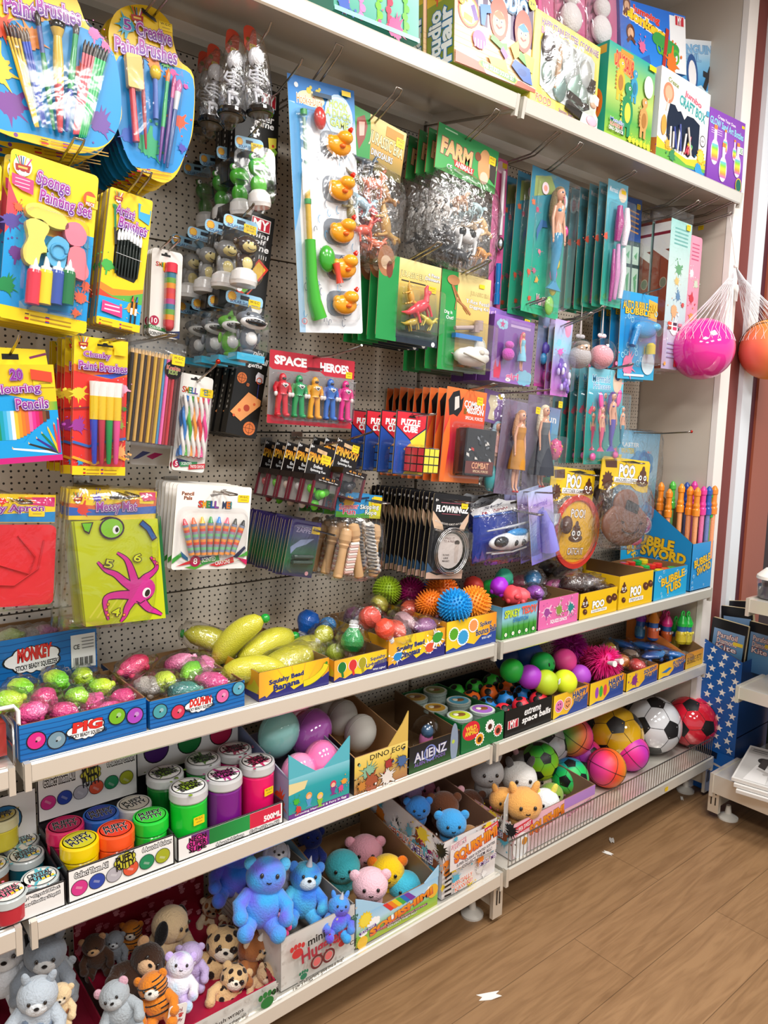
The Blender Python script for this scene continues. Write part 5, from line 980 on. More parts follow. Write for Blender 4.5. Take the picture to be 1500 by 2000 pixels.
def messy():
 y=-.25; r,w,h=hang('messy_mat_pack','folded lime green mat with a pink octopus print in a clear bag','play mat',(136,955),(306,960),(152,1218),y)
 H=.225*h; m=MB(); m.box((0,0,-H/2),(w,.002,H),'#f2c81c'); a=Art(m,(-w/2,-.0012,0),(w,0,0),(0,0,-H)); a.poly([(0,.0),(1,0),(1,.98),(0,.98)],'#f2d022'); a.poly([(0,.45),(.35,.55),(.7,.3),(1,.2),(1,.5),(.6,.62),(0,.66)],'#e2682c'); a.poly([(0,.58),(.3,.66),(.6,.6),(1,.5),(1,.76),(.5,.84),(0,.86)],'#2a62c0'); a.splat(.15,.66,.07,'#e2402e',4); a.splat(.3,.25,.05,'#5a46b0',5); pot(a,.09,.28,.05); a.poly([(.44,.2),(.53,.12),(.6,.12),(.7,.22),(.68,.28),(.44,.28)],'#1a1410'); a.poly([(.78,.05),(.98,.02),(.98,.3),(.84,.34)],'#e0507a'); purp(a,'Messy Mat',.3,.4,.76,.78,rot=-.03); m.build('header_card','print',r); sticker(r,.38*w,-.13*H,.03,.018)
 f=xz(r); g=uvf(r,w,h); q=[f(*p) for p in ((142,1018),(304,1012),(320,1205),(165,1222))]; m=MB(); cx=0
 m.prism(list(reversed(q)) if 0 else [q[3],q[2],q[1],q[0]],.012,'#c9d41c',(0,-.004,0)); m.prism([(p[0]+.012,p[1]+.004) for p in (q[3],q[2],q[1],q[0])],.008,'#1f6a3a',(0,.008,0)); a=Art(m,(-w/2,-.0102,0),(w,0,0),(0,0,-h)); P=lambda px,py:g(px,py)
 for k in range(5): a.line([P(172+14*k,1205),P(200+20*k,1165-8*k)],.02,'#dfe04a')
 U=lambda *l:[P(*p) for p in l]; ol='#3a1030'; pk='#dd2c9a'
 for pts,w0,w1 in (((250,1150),(240,1120),(225,1112),(205,1105),(197,1098),(190,1095),),.0,0),: pass
 arms=[((262,1150),(240,1135),(222,1120),(203,1112),(187,1096)),((262,1145),(255,1120),(248,1100),(240,1088),(225,1078)),((268,1145),(278,1128),(292,1118),(302,1104),(290,1086)),((255,1160),(225,1160),(204,1166),(202,1185),(208,1208)),((258,1165),(245,1185),(240,1200),(232,1212)),((268,1165),(285,1185),(300,1192),(312,1198))]
 for A in arms: a.line(smooth_open(U(*A)),.125,ol,.035)
 u,v=P(272,1150); a.ell(u,v,.165,ol,rv=.155)
 for A in arms: a.line(smooth_open(U(*A)),.1,pk,.02)
 u,v=P(265,1158); a.ell(u,v,.11,pk); u,v=P(276,1148); a.ell(u,v,.145,pk,rv=.135)
 u,v=P(282,1155); a.ell(u,v,.05,WH,rv=.06,rot=.3); a.ell(u+.01,v+.004,.03,'#111',rv=.045,rot=.3)
 a.line(U((262,1172),(270,1176),(279,1170)),.012,ol)
 for px,py in ((207,1178),(204,1188),(207,1198),(296,1090),(302,1098),(238,1198)): u,v=P(px,py); a.ell(u,v,.02,'#f0a04a'); a.ring(u,v,.014,.02,'#8a1a2a',10)
 u,v=P(214,1030); a.ell(u,v,.145,ol,rv=.13); a.ell(u,v,.125,'#8ccf2a',rv=.11); u,v=P(222,1033); a.ell(u,v,.04,WH,rv=.05); a.ell(u+.01,v,.02,'#111',rv=.03); a.poly(U((154,1020),(178,1018),(170,1042),(160,1036)),ol); a.poly(U((156,1021),(175,1020),(169,1038),(161,1034)),'#6ec02a'); a.line(U((270,1018),(285,1030),(297,1052)),.07,ol); a.line(U((271,1019),(285,1031),(296,1050)),.05,'#2a5a9a')
 for t,px,py in (('5',208,1099),('6',264,1087),('4',222,1192)): u,v=P(px,py); a.text(t,u-.045,v-.03,u+.045,v+.03,'#d2de2a',out=ol,ow=.06,rot=.2)
 m.build('folded_mat','print',r); o=flatbag(r,w*1.02,h*1.02,.015)
 stack(r,5,rear(r,112,w,y)*.55,'folded lime green mat in a bag','play mats on their hook',.004,.03); p=atY(236,958,y); hook(p.x,p.z-.005,-.31,'wire hook through the folded lime mats',.0)
def smooth_open(pts,n=4):
 o=[]; L=len(pts)
 for i in range(L-1):
  p0,p1,p2,p3=pts[max(i-1,0)],pts[i],pts[i+1],pts[min(i+2,L-1)]
  for k in range(n): 
   t=k/n; o.append(tuple(.5*(2*p1[j]+(p2[j]-p0[j])*t+(2*p0[j]-5*p1[j]+4*p2[j]-p3[j])*t*t+(3*p1[j]-p0[j]-3*p2[j]+p3[j])*t**3) for j in (0,1)))
 return o+[pts[-1]]
messy()
def crayons8():
 y=-.25; r,w,h=hang('scented_crayon_pack','white card fanned with eight striped scented crayons','crayons',(346,944),(492,952),(339,1113),y)
 m,a=cardm(w,h,.006,'#f2efea'); a.poly([(.43,.11),(.56,.09),(.6,.04),(.65,.04),(.6,.1),(.45,.14)],'#8f8a86'); a.text('Pencil',.07,.09,.22,.13,'#3a2a2a',out='#f0a07a'); a.text('Pals',.1,.14,.2,.18,'#3a2a2a',out='#f0a07a')
 for i,(ch,c) in enumerate(zip('SMELL ME!',('#d8432e','#e8a22a','#3a8a4a','#2d5fa8','#8a4a9a','','#2a3a5a','#e07a2a','#4a9a9a'))):
  if ch!=' ': a.text(ch,.29+.053*i,.19,(.338 if ch!='!' else .302)+.053*i,.265,c,out='#1a2240',ow=.06,bold=.03)
 a.poly([(0,.87),(.1,.8),(.12,.84),(0,.93)],'#3f9a3a'); a.poly([(.1,.78),(.2,.86),(.2,.9),(.12,.85)],'#1a5f8a'); a.poly([(.05,.96),(.28,.87),(.3,.92)],'#d8343a'); a.poly([(.16,.97),(.45,.93),(.3,1)],'#5aa83a'); a.poly([(.3,.86),(.5,.84),(.5,.88),(.33,.9)],'#2a2a5a'); a.poly([(.36,.9),(.6,.83),(.62,.89),(.4,.95)],'#3f9a4a'); a.poly([(.48,.95),(.8,.85),(.82,.92),(.6,.97)],'#d2323a'); a.poly([(.8,.85),(.95,.72),(.97,.75),(.86,.87)],'#22264a'); a.poly([(.86,.86),(1,.78),(1,.84)],'#4aa83a'); a.poly([(.85,.86),(1,.89),(1,.96)],'#c81f5a')
 a.ell(.295,.9,.068,'#b01a4a'); a.text('8',.27,.865,.32,.935,WH); a.text('SCENTED',.38,.855,.56,.905,WH,rot=-.12); a.text('CRAYONS',.56,.89,.76,.94,WH,rot=-.12)
 m.build('backing_card','print',r)
 for i,c in enumerate(('#d83a4a','#ee6a3a','#f0b82a','#2f9a3a','#3a8ae0','#ee6a80','#4a4a44','#242424')):
  t=(i-3.5)/3.5; x1=(.5+.41*t-.5)*w*.98; z1=-h*(.4-.035*(1-t*t)+.0); x0=(.5+.27*t-.5)*w; z0=-h*.82; A=V((x0,-.008,z0)); B=V((x1,-.008,z1)); d=B-A; m=MB(); cs=('#d8584a','#f09a4a','#8a92a8','#7ac08a','#9a8aa0')
  for k in range(12):
   p,q=A+d*(.84*k/12),A+d*(.84*(k+1)/12); b=len(m.c); m.tube([p,q],.0066,'#fff',8)
   for j in range(b,len(m.c)): m.c[j]=hx(cs[(k+ (j-b)//3)%5])
  m.tube([A+d*.84,A+d*.86,A+d*.99,A+d],[.0066,.0052,.0022,.0008],c,10); m.build('striped_crayon','plastic',r)
 dome(MB(),w*.9,h*.62,.018,0,-.6*h,.02,.05).build('blister','blister',r); sticker(r,.39*w,-.1*h)
 stack(r,6,rear(r,303,w,y),'white eight crayon card','eight crayon cards on their hook',.001,.006); p=atY(425,955,y); hook(p.x,p.z-.006,-.31,'wire hook through the eight crayon cards',.0)
crayons8()
# ------------------------------------------------------------------ spinning toys in card topped boxes
def spinner():
 y=-.27; r,w,h=hang('spinner_toy','black flame lettered spinner box with a lime green spinner in its window','spinner',(607,865),(655,880),(596,985),y)
 def make(r,c,front_=True):
  m=MB(); m.prism([(-w/2,-.52*h),(w/2,-.52*h),(w/2,0),(-w/2,0)],.0015,'#1a1413'); a=Art(m,(-w/2,-.001,0),(w,0,0),(0,0,-.52*h)); a.text('Endless',.3,.62,.65,.72,WH); a.text('Spinning Fun',.2,.76,.8,.86,WH); a.text('SPINMOOV',.03,.3,.98,.56,'#f09a2a',out='#8a3a1a',bold=.03,rot=.06,col2='#f4d04a'); a.poly([(.3,.1),(.7,.14),(.7,.26),(.3,.22)],'#d8b48a'); a.text('8+',.04,.04,.16,.13,WH); a.rect(0,0,.02,1,'#e8e0d8'); m.build('header_card','print',r)
  m=MB(); dd=.05; m.prism([(-w/2,-.6*h),(w/2,-.6*h),(w/2,-.5*h),(-w/2,-.5*h)],dd,'#221715',(0,-dd/2,0)); a=Art(m,(-w/2,-dd-.0003,-.5*h),(w,0,0),(0,0,-.1*h)); a.text('4 in 1!',.25,.15,.75,.5,'#f0a84a'); a.text('Spin - Loop - Balance - Flips',.15,.62,.9,.85,WH)
  m.box((0,-dd/2,-.985*h),(w,dd,.03*h),'#3a1420'); [m.box((s*(w/2-.002),-y_,-.79*h),(.004,.007,.4*h),'#6a1a2c') for s in (-1,1) for y_ in (.004,dd-.004)]; m.box((0,-.001,-.8*h),(w,.002,.4*h),'#d8d0ca'); m.build('box_base','print',r)
  m=MB()
  for k in range(3): t=k*2.09+.5; m.ball((.3*w*math.cos(t),-.02,-.82*h+.3*w*math.sin(t)),(.2*w,.008,.14*w),c,10,6,Matrix.Rotation(-t,3,'Y'))
  m.ball((0,-.028,-.8*h),(.17*w,.014,.17*w),c,12,8); m.ball((0,-.02,-.8*h),(.22*w,.01,.22*w),'#2a2a2a',12,6); m.ball((0,-.038,-.79*h),(.13*w,.008,.13*w),c,12,6); m.build('spinner','plastic',r)
  m=MB(); m.box((0,-dd/2-.001,-.785*h),(w*.9,dd,.36*h),'#fff'); m.build('clear_window','blister',r)
 make(r,'#5fd024'); sticker(r,.2*w,-.13*h,.028,.02,-.002); r['group']='spinner boxes front row'
 d=rear(r,490,w,y)
 for i,c in enumerate(('#d8d0d0','#e0c8b8','#6ac82a','#c23a4a')):
  o=thing('spinner_toy',f'black flame lettered spinner box, {ORD[i+1]} from the front beside the twisted stack','spinner',r.location+V((0,min(.052*(i+1),d),0)),r.rotation_euler,'spinner boxes front row'); make(o,c)
 r2=thing('spinner_toy','spinner box with a black spinner, right of the lime green one','spinner',atY(683,862,-.25),r.rotation_euler,'spinner boxes right row'); make(r2,'#3a3a40'); sticker(r2,.3*w,-.04*h,.022,.018,-.002)
 for i in range(2):
  o=thing('spinner_toy',f'dark spinner box, {ORD[i+1]} from the front in the right row','spinner',r2.location+V((0,.053*(i+1),0)),r.rotation_euler,'spinner boxes right row'); make(o,'#4a3a40')
 p=atY(632,872,y); hook(p.x,p.z-.004,-.33,'wire hook through the front row of spinners',.02,False); p=atY(685,858,-.25); hook(p.x,p.z-.004,-.33,'wire hook through the right row of spinners',.03,False)
spinner()
# ------------------------------------------------------------------ puzzle cubes
def cubes():
 y=-.29; r,w,h=hang('puzzle_cube_pack','red, blue and yellow puzzle cube card, front of its hook','puzzle',(775,800),(835,808),(757,925),y)
 m,a=cardm(w,h,.002,'#1c1a22'); a.rect(.025,.015,.975,.985,'#2b55b0'); a.poly([(.025,.015),(.975,.015),(.975,.25),(.5,.46),(.025,.25)],'#1a1a24'); a.poly([(.03,.02),(.97,.02),(.96,.24),(.5,.44),(.04,.24)],'#d82a3a'); a.poly([(.5,.46),(.975,.26),(.975,.985),(.35,.985),(.7,.7)],'#f0d83a'); a.poly([(.3,.6),(.5,.5),(.7,.55),(.6,.7)],'#e2a83a'); a.text('PUZZLE',.17,.13,.77,.22,WH,bold=.05); a.text('CUBE',.25,.235,.7,.325,WH,bold=.05); a.poly([(.36,.1),(.5,.02),(.64,.1)],'#8a1520'); a.rect(.4,.07,.6,.1,'#1a1410'); m.build('backing_card','print',r)
 s=w*.95*.62
 def cube(r,cl,ct):
  Mx=Matrix.Rotation(math.radians(-80),3,'Z') ; c=V((.12*w,-.036,-.75*h)); m=MB(); m.box(c,(s,s,s),'#17171a',Mx)
  for ax,sg,col in (('x',1,ct),('y',-1,cl),('z',1,'#4a8ad0')):
   for i in range(3):
    for j in range(3):
     a_,b_=(i-1)*s/3,(j-1)*s/3; t=s*.28; k=s/2+.0004
     pos,dim={'x':(V((k*sg,a_,b_)),(.0006,t,t)),'y':(V((a_,k*sg,b_)),(t,.0006,t)),'z':(V((a_,b_,k*sg)),(t,t,.0006))}[ax]
     m.box(c+Mx@pos,dim,col if not (ax=='z') else ('#4a8ad0','#e8e8ea','#d23a44')[(i+j)%3],Mx)
  return m.build('puzzle_cube','plastic',r)
 cube(r,'#d23a44','#e8d83a'); dome(MB(),w*.86,h*.48,.05,.05*w,-.74*h,.01,.1).build('blister','blister',r)
 r['group']='puzzle cubes'
 for i in range(3):
  o=dup(r,r.location+V((-.0,.062*(i+1),0)),None,f'puzzle cube card with a blue face, {ORD[i+1]} from the front of its hook')
  for k in o.children:
   if k.name.startswith('puzzle_cube'):
    q=cube(o,'#1f6ac8','#e0742a'); k.data=q.data; D.objects.remove(q)
 p=atY(812,808,y); hook(p.x,p.z-.01,-.345,'wire hook through the puzzle cube cards',.01)
cubes()
# ------------------------------------------------------------------ orange and red army set cards
def d(a):
 a.grad(0,0,1,1,['#f07a3a','#e85a2a','#c8203a','#c01c3a','#f0843a']); a.poly([(.15,.05),(.3,.02),(.35,.12),(.42,.08),(.4,.22),(.3,.3),(.2,.28),(.1,.3),(.05,.14)],'#1a1a1c'); a.poly([(.2,.1),(.3,.08),(.33,.2),(.22,.24)],'#d8d0c8'); a.text('COMBAT',.45,.12,.95,.19,WH,out='#8a4a2a',bold=.03,rot=.04); a.text('MISSION',.5,.19,.95,.25,WH,out='#8a4a2a',bold=.03,rot=.04); a.text('SPECIAL FORCES',.5,.28,.95,.315,WH); a.rect(.45,.2,.52,.26,'#8a5a1a')
 a.poly([(.0,.5),(.12,.3),(.16,.55),(.1,1),(0,1)],'#f0702c')
def cf(r,w,h):
 m=MB(); m.rbox((.2*w,-.024,-.66*h),(w*.78,.03,.5*h),.004,'#2a2a2e'); a=Art(m,(.2*w-.39*w,-.0393,-.41*h),(.78*w,0,0),(0,0,-.5*h)); q=random.Random(1)
 for k in range(26): u,v=q.uniform(.05,.85),q.uniform(.05,.65); a.poly([(u,v),(u+.1*q.random(),v+.02),(u+.1,v+.1*q.random()),(u,v+.06)],q.choice(['#5a5e66','#8a8e96','#b83a34','#1a1a1e','#3a3e46','#d8d4d0']))
 a.poly([(.05,.7),(.95,.68),(.95,.96),(.05,.96)],'#6a2a24'); a.text('COMBAT',.25,.72,.8,.85,'#e8b88a',out='#a8302a'); a.text('SPECIAL FORCES',.3,.88,.8,.93,'#f0d0a8'); m.build('boxed_figures','print',r)
r,w,h=blistercard('army_toy_pack','orange and red combat card with grey figures in a blister',(874,754),(951,768),(861,940),-.27,'#e2502c',d,cf,.05,(.86,.56,.16,-.65),.003,'army toys',n=8,rpx=742,short='orange and red combat card',grp='combat cards on their hook')
sticker(r,.33*w,-.06*h,.024,.022); p=atY(920,765,-.27); hook(p.x,p.z,-.345,'wire hook through the combat cards',.02)
# ------------------------------------------------------------------ dolls in bags
def bagdoll(lab,TL,TR,BL,y,hair,dress,d2=None,skirt=.2,u=.5,shoes='#d8343a',n=0):
 r,w,h=hang('doll_bag',lab,'doll',TL,TR,BL,y); doll(r,((u-.5)*w,-.03,-.97*h),h*.87,hair,dress,d2,skirt=skirt,shoes=shoes)
 m=MB(); m.box((0,-.028,-h/2),(w,.05,h),'#fff'); m.build('clear_pack','smooth_film',r); m=MB(); m.box((0,.0,-.5*h),(w,.001,h),'#8a7a9a'); m.build('backing_card','card',r); sticker(r,.3*w,-.05*h,.02,.02,-.06); return r
bagdoll('doll in a golden dress standing in a clear pack',(985,778),(1031,788),(972,964),-.25,'#c8926a','#c8882a',None,.2)
bagdoll('blonde doll in a silver and black gown in a clear pack',(1033,770),(1074,776),(1020,955),-.22,'#efe2c4','#3a3e48','#6a7078',.3)
bagdoll('brown haired doll behind the golden dress doll',(966,785),(1000,795),(955,950),-.17,'#7a4a3a','#c06a7a',None,.12)
p=atY(1010,768,-.25); hook(p.x,p.z,-.36,'wire hook over the doll packs',.01,False)
def babylegs():
 y=-.2; r,w,h=hang('dress_up_doll_pack','purple topped pack with a bikini doll figure beside the combat cards','doll',(947,758),(985,770),(928,955),y)
 m=MB(); m.box((0,0,-.16*h),(w,.002,.32*h),'#9a78b8'); a=Art(m,(-w/2,-.0012,0),(w,0,0),(0,0,-.32*h)); a.poly([(.3,.15),(.6,.12),(.75,.4),(.6,.6),(.7,.9),(.35,.9),(.4,.55),(.25,.35)],'#f0e2c0'); a.rect(.7,.05,.95,.2,'#f6d21c'); m.build('header_card','print',r)
 doll(r,(.1*w,-.03,-1.0*h),h*.7,'#a8c8d8','#e8a8a0','#e8a8a0',skirt=.02,shoes='#2a9aa0'); m=MB(); m.ball((.1*w,-.03,-.87*h),(.02,.02,.04),'#3ab0b8',10,8); m.build('mermaid_fin','plastic',r); flatbag(r,w,h,.045); 
babylegs()
def bubblewand():
 y=-.2; r,w,h=hang('bubble_wand_card','green and blue card with a pink speckled egg on top','bubbles',(1062,792),(1095,800),(1045,940),y); m,a=cardm(w,h,.004,'#7ac0b8'); a.grad(0,0,1,1,['#8a9ad0','#4ab0c8','#5ac07a']); a.rect(.3,.15,.6,.6,'#2a8ad0'); a.text('fun',.2,.1,.8,.2,WH); a.splat(.3,.9,.2,'#e86a5a',2); m.build('backing_card','print',r)
 m=MB(); m.ball((.1*w,-.025,-.55*h),(.026,.022,.034),'#e84a90',16,12); q=random.Random(4)
 for k in range(40):
  p=V((q.gauss(0,1),-abs(q.gauss(0,1)),q.gauss(0,1))).normalized(); m.ball(V((.1*w+.026*p.x,-.025+.022*p.y,-.55*h+.034*p.z)),.0025,'#f2b84a' if k%2 else '#d02a78',6,4)
 m.build('speckled_egg','plastic',r); m=MB(); m.tube([(.05*w,-.015,-.7*h),(.1*w,-.015,-.92*h)],.008,'#3a8ad8',8); m.build('wand_handle','plastic',r)
 dome(MB(),w*.85,h*.6,.05,.05*w,-.66*h,.01,.05).build('blister','blister',r)
bubblewand()
# ------------------------------------------------------------------ poo toys
BR='#5a3322'
def poo_swirl(a,u,v,r,face=True):
 for k,(q,dv) in enumerate(((1,.55),(.8,.12),(.55,-.28),(.25,-.62))): a.ell(u,v+dv*r*a.k,r*q,BR,rv=r*.36)
 if face:
  for s in (-1,1): a.ell(u+s*r*.38,v+.12*r*a.k,r*.24,WH); a.ell(u+s*r*.36,v+.12*r*a.k,r*.11,'#111')
  a.line([(u-r*.35,v+.5*r*a.k),(u,v+.68*r*a.k),(u+r*.35,v+.5*r*a.k)],r*.1,WH)
def poogame(lab,TL,TR,BL,y,hd,title,body,name):
 r,w,h=hang(name,lab,'joke toy',TL,TR,BL,y); H=h*hd
 g=[(-w/2,-H*.97),(-w*.4,-H),(-w*.25,-H*.94),(-w*.12,-H*.8),(w*.12,-H*.8),(w*.25,-H*.94),(w*.4,-H),(w/2,-H*.97),(w/2,-.01),(w/2-.01,0),(-w/2+.01,0),(-w/2,-.01)]
 m=MB(); m.prism(g,.003,'#f2cb1c'); a=Art(m,(-w/2,-.0017,0),(w,0,0),(0,0,-H)); a.text('POO',.36,.2,.68,.55,WH,out='#1a1410',ow=.08,bold=.05); a.rect(.27,.58,.78,.74,WH); a.text(title,.3,.61,.75,.71,'#1a1410'); a.poly([(.35,.1),(.62,.04),(.8,.08),(.6,.13)],'#1a1410'); a.burst(.14,.72,.12,BR,12); a.poly([(.05,.1),(.28,.05),(.3,.3),(.08,.32)],BR); poo_swirl(a,.86,.5,.13); m.build('header_card','print',r); body(r,w,h,H)
 m=MB(); m.ball((0,-.015,-(h+H*.7)/2),(w*.5,.035,(h-H*.7)*.5),'#fff',22,14,None,lambda p:min(1.0/max(abs(p.x),abs(p.z),.75),1.25)*(1+.05*noise.noise(p*5))); m.build('polybag','film',r); return r,w,h
def b1(r,w,h,H):
 m=MB(); m.lathe([(.001,0),(w*.5,0),(w*.52,.006),(w*.52,.014),(w*.45,.014),(w*.43,.008),(.001,.008)],['#d8342a','#d8342a','#d8342a','#d8342a','#e2622a','#f0b82c','#f0b82c'],32,Matrix.Rotation(math.pi/2,3,'X'),(.12*w,-.006,-.7*h)); a=Art(m,(.12*w-.4*w,-.0148,-.7*h+.4*w),(.8*w,0,0),(0,0,-.8*w)); a.text('POO!',.3,.1,.7,.25,WH,out='#8a4a1a'); poo_swirl(a,.5,.5,.2); a.text('CATCH IT',.3,.78,.75,.9,WH,out='#8a4a1a'); m.build('catcher_disc','print',r)
 m=MB(); m.ball((-.2*w,-.03,-.62*h),(.02,.02,.03),BR,10,8); m.build('toy_poo','rubber',r)
poogame('yellow poo catcher game with an orange rimmed disc in its bag',(1078,910),(1163,920),(1068,1090),-.24,.38,'CATCHER GAME',b1,'poo_catcher_game'); p=atY(1125,922,-.24); hook(p.x,p.z-.006,-.31,'wire hook through the poo catcher game',.0)
def b2(r,w,h,H):
 m=MB(); m.ball((0,-.02,-.72*h),(w*.46,.022,h*.24),'#7a5140',20,14,None,lambda n:1+.06*noise.noise(n*3)); m.ball((-.02*w,-.018,-.5*h),(w*.26,.018,h*.17),'#7a5140',14,10); m.ball((.3*w,-.012,-.9*h),(w*.16,.006,h*.06),'#e8588a',8,6)
 for s in (-1,1): m.tube([(s*.2*w-.025*w*s,-.044,-.7*h),(s*.2*w+.06*w,-.043,-.69*h),(s*.2*w,-.043,-.675*h)],.0016,'#2a1712',5)
 m.tube([(.17*w*math.cos(t),-.044,-.76*h+.05*h*math.sin(t)) for t in [math.pi+math.pi*k/8 for k in range(9)]],.0018,'#2a1712',5); m.build('whoopee_cushion','rubber',r)
 m=MB(); m.rbox((.02*w,-.038,-.52*h),(.26*w,.004,.1*h),.006,'#2a2320',Matrix.Rotation(.25,3,'Y')); m.build('black_tag','card',r)
poogame('yellow poo whoopee cushion bag with a smiling brown cushion',(1177,890),(1270,902),(1166,1072),-.27,.36,'WHOOPEE CUSHION',b2,'whoopee_cushion_pack'); p=atY(1225,900,-.27); hook(p.x,p.z-.006,-.32,'wire hook through the whoopee cushion bag',.0)
r,w,h=hang('poo_putty_bag','dark brown bagged poo toy between the two yellow poo cards','joke toy',(1160,915),(1180,918),(1152,1030),-.2); m=MB(); m.box((0,0,-.1*h),(w,.002,.2*h),'#2a211c'); m.build('header_card','print',r); m=MB(); m.ball((0,-.01,-.6*h),(w*.45,.02,h*.35),'#4a3028',14,10); m.build('toy_poo','rubber',r); flatbag(r,w,h,.03,'film')
def flying():
 y=-.15; r,w,h=hang('water_toy_bag','pale blue splash bag behind the whoopee cushion below a bare hook','water toy',(1208,838),(1290,846),(1190,1000),y); m,a=cardm(w,h,.004,'#8cc4e2'); a.grad(0,0,1,1,['#6ab4dc','#a8d4ea','#5a9ac0']); a.text('WATER',.1,.22,.4,.28,'#f0d84a',out='#4a5a2a'); a.text('BLASTER',.05,.15,.5,.2,WH); a.text('FUN',.62,.24,.8,.3,'#d87a8a'); a.cloud(.6,.4,.3,'#4a9ad0'); a.ring(.65,.4,.1,.16,'#2a7ac0',20); a.poly([(.0,.3),(.12,.3),(.08,.5),(0,.5)],'#e8c83a'); m.build('backing_card','print',r); flatbag(r,w,h,.02,'film'); p=atY(1240,846,y); hook(p.x,p.z,-.36,'long red tipped wire hook above the water toy bag',.012,True,'#b8342c')
flying()
# ------------------------------------------------------------------ slim dark card stack, skipping ropes, flow rings, helicopters
def d(a):
 a.grad(0,0,1,1,['#3a2a6a','#3a3a72','#2a5a4a','#2a6a3a','#3a2f5a']); a.text('ZAPPERZ',.2,.14,.9,.22,'#a8a0c8',out='#2a1f4a'); a.poly([(.1,.5),(.4,.35),(.85,.3),(.6,.42),(.3,.5),(.15,.62)],'#8a9ac0'); a.rect(.25,.62,.85,.68,'#1a1a2a'); a.rect(.2,.72,.8,.78,'#161a20'); a.ell(.8,.93,.06,'#d8a0a8'); a.rect(.78,.1,.9,.12,'#c8c0d8')
def cf(r,w,h):
 m=MB(); 
 for v in (.66,.76): m.tube([(-.3*w,-.01,-v*h),(.34*w,-.01,-(v-.04)*h)],.0055,'#3a4a44',8)
 m.build('toy_launcher','shiny',r)
r,w,h=blistercard('mini_toy_card','small purple and green card at the front of a long dark stack',(571,1012),(628,1022),(566,1124),-.25,'#2f2a56',d,cf,.014,(.9,.9,0,-.5),.006,'toy',n=16,rpx=488,short='small dark purple and green card',grp='small dark cards on their hook'); sticker(r,.35*w,-.08*h,.024,.018)
p=atY(612,1036,-.25); hook(p.x,p.z,-.33,'single wire hook through the small dark cards',.0,False)
def rope():
 y=-.27; r,w,h=hang('skipping_rope_pack','skipping rope bag with wooden handles and a blue and green header','skipping rope',(659,962),(746,968),(652,1130),y); H=.28*h
 m=MB(); m.box((0,0,-H/2),(w,.002,H),'#2f8ec8'); a=Art(m,(-w/2,-.0012,0),(w,0,0),(0,0,-H)); a.poly([(0,.75),(.5,.85),(1,.6),(1,1),(0,1)],'#5aa83a'); a.poly([(.7,.3),(1,.15),(1,1),(.75,1)],'#d8d83a'); a.burst(.26,.38,.13,'#f0a82a',14); a.ell(.26,.4,.09,'#f4c84a'); a.text('Summer',.06,.42,.48,.66,'#d8305a',out='#fff',bold=.02,rot=-.08); a.text('Fun',.15,.64,.42,.86,'#d8305a',out='#fff',bold=.02); a.text('Skipping',.52,.42,.94,.66,WH,out='#3a6a2a',bold=.02,rot=-.04); a.text('Rope',.64,.66,.9,.9,WH,out='#3a6a2a',bold=.02); a.line([(.4,.22),(.7,.12)],.03,'#1a2a4a'); a.poly([(.8,.05),(1,.08),(1,.3),(.8,.26)],'#f6d21c'); m.build('header_card','print',r)
 WD='#d2a878'
 for x0,z0,x1,z1 in ((-.18,-.34,.06,-.98),(.32,-.34,.38,-.97),(-.3,-.4,-.42,-.98)):
  m=MB(); A=V((x0*w,-.016,z0*h)); B=V((x1*w,-.018,z1*h)); d=(B-A); Q=d.to_track_quat('Z','Y').to_matrix(); L=d.length; m.lathe([(.004,0),(.013,.004),(.0155,.016),(.0155,.03),(.012,.038),(.0135,.042),(.01,.05),(.0105,L*.7),(.0125,L*.97),(.009,L)],WD,14,Q,A); m.build('wooden_handle','wood',r)
 m=MB()
 for j in range(3): m.tube([(.14*w+.014*math.sin(t*1.3+j*2)+.002*t,-.018-.008*math.cos(t*1.3+j*2),-h*(.33+.03*t)) for t in range(20)],.0055,('#eee9e2','#e4ded6','#3a3a40')[j] if j<2 else '#d8d4ce',6)
 for t in range(14): m.tube([(.14*w-.016+.002*t,-.03,-h*(.36+.042*t)),(.14*w+.012+.002*t,-.031,-h*(.375+.042*t))],.0016,'#2a2a30',4)
 for t in range(12): m.tube([(-.16*w-.012-.001*t,-.026,-h*(.58+.03*t)),(-.16*w+.012-.001*t,-.027,-h*(.57+.03*t))],.0045,('#eae4dc','#d8b0a8')[t%2],6)
 m.build('rope','cloth',r); flatbag(r,w*1.02,h*.74,.032,'smooth_film',-.26*h); sticker(r,.37*w,-.03*h,.03,.02,-.002)
 stack(r,3,.16,'skipping rope bag','skipping rope bags on their hook',.003,.02); p=atY(720,970,y); hook(p.x,p.z-.01,-.33,'wire hook through the skipping rope bags',.0)
rope()
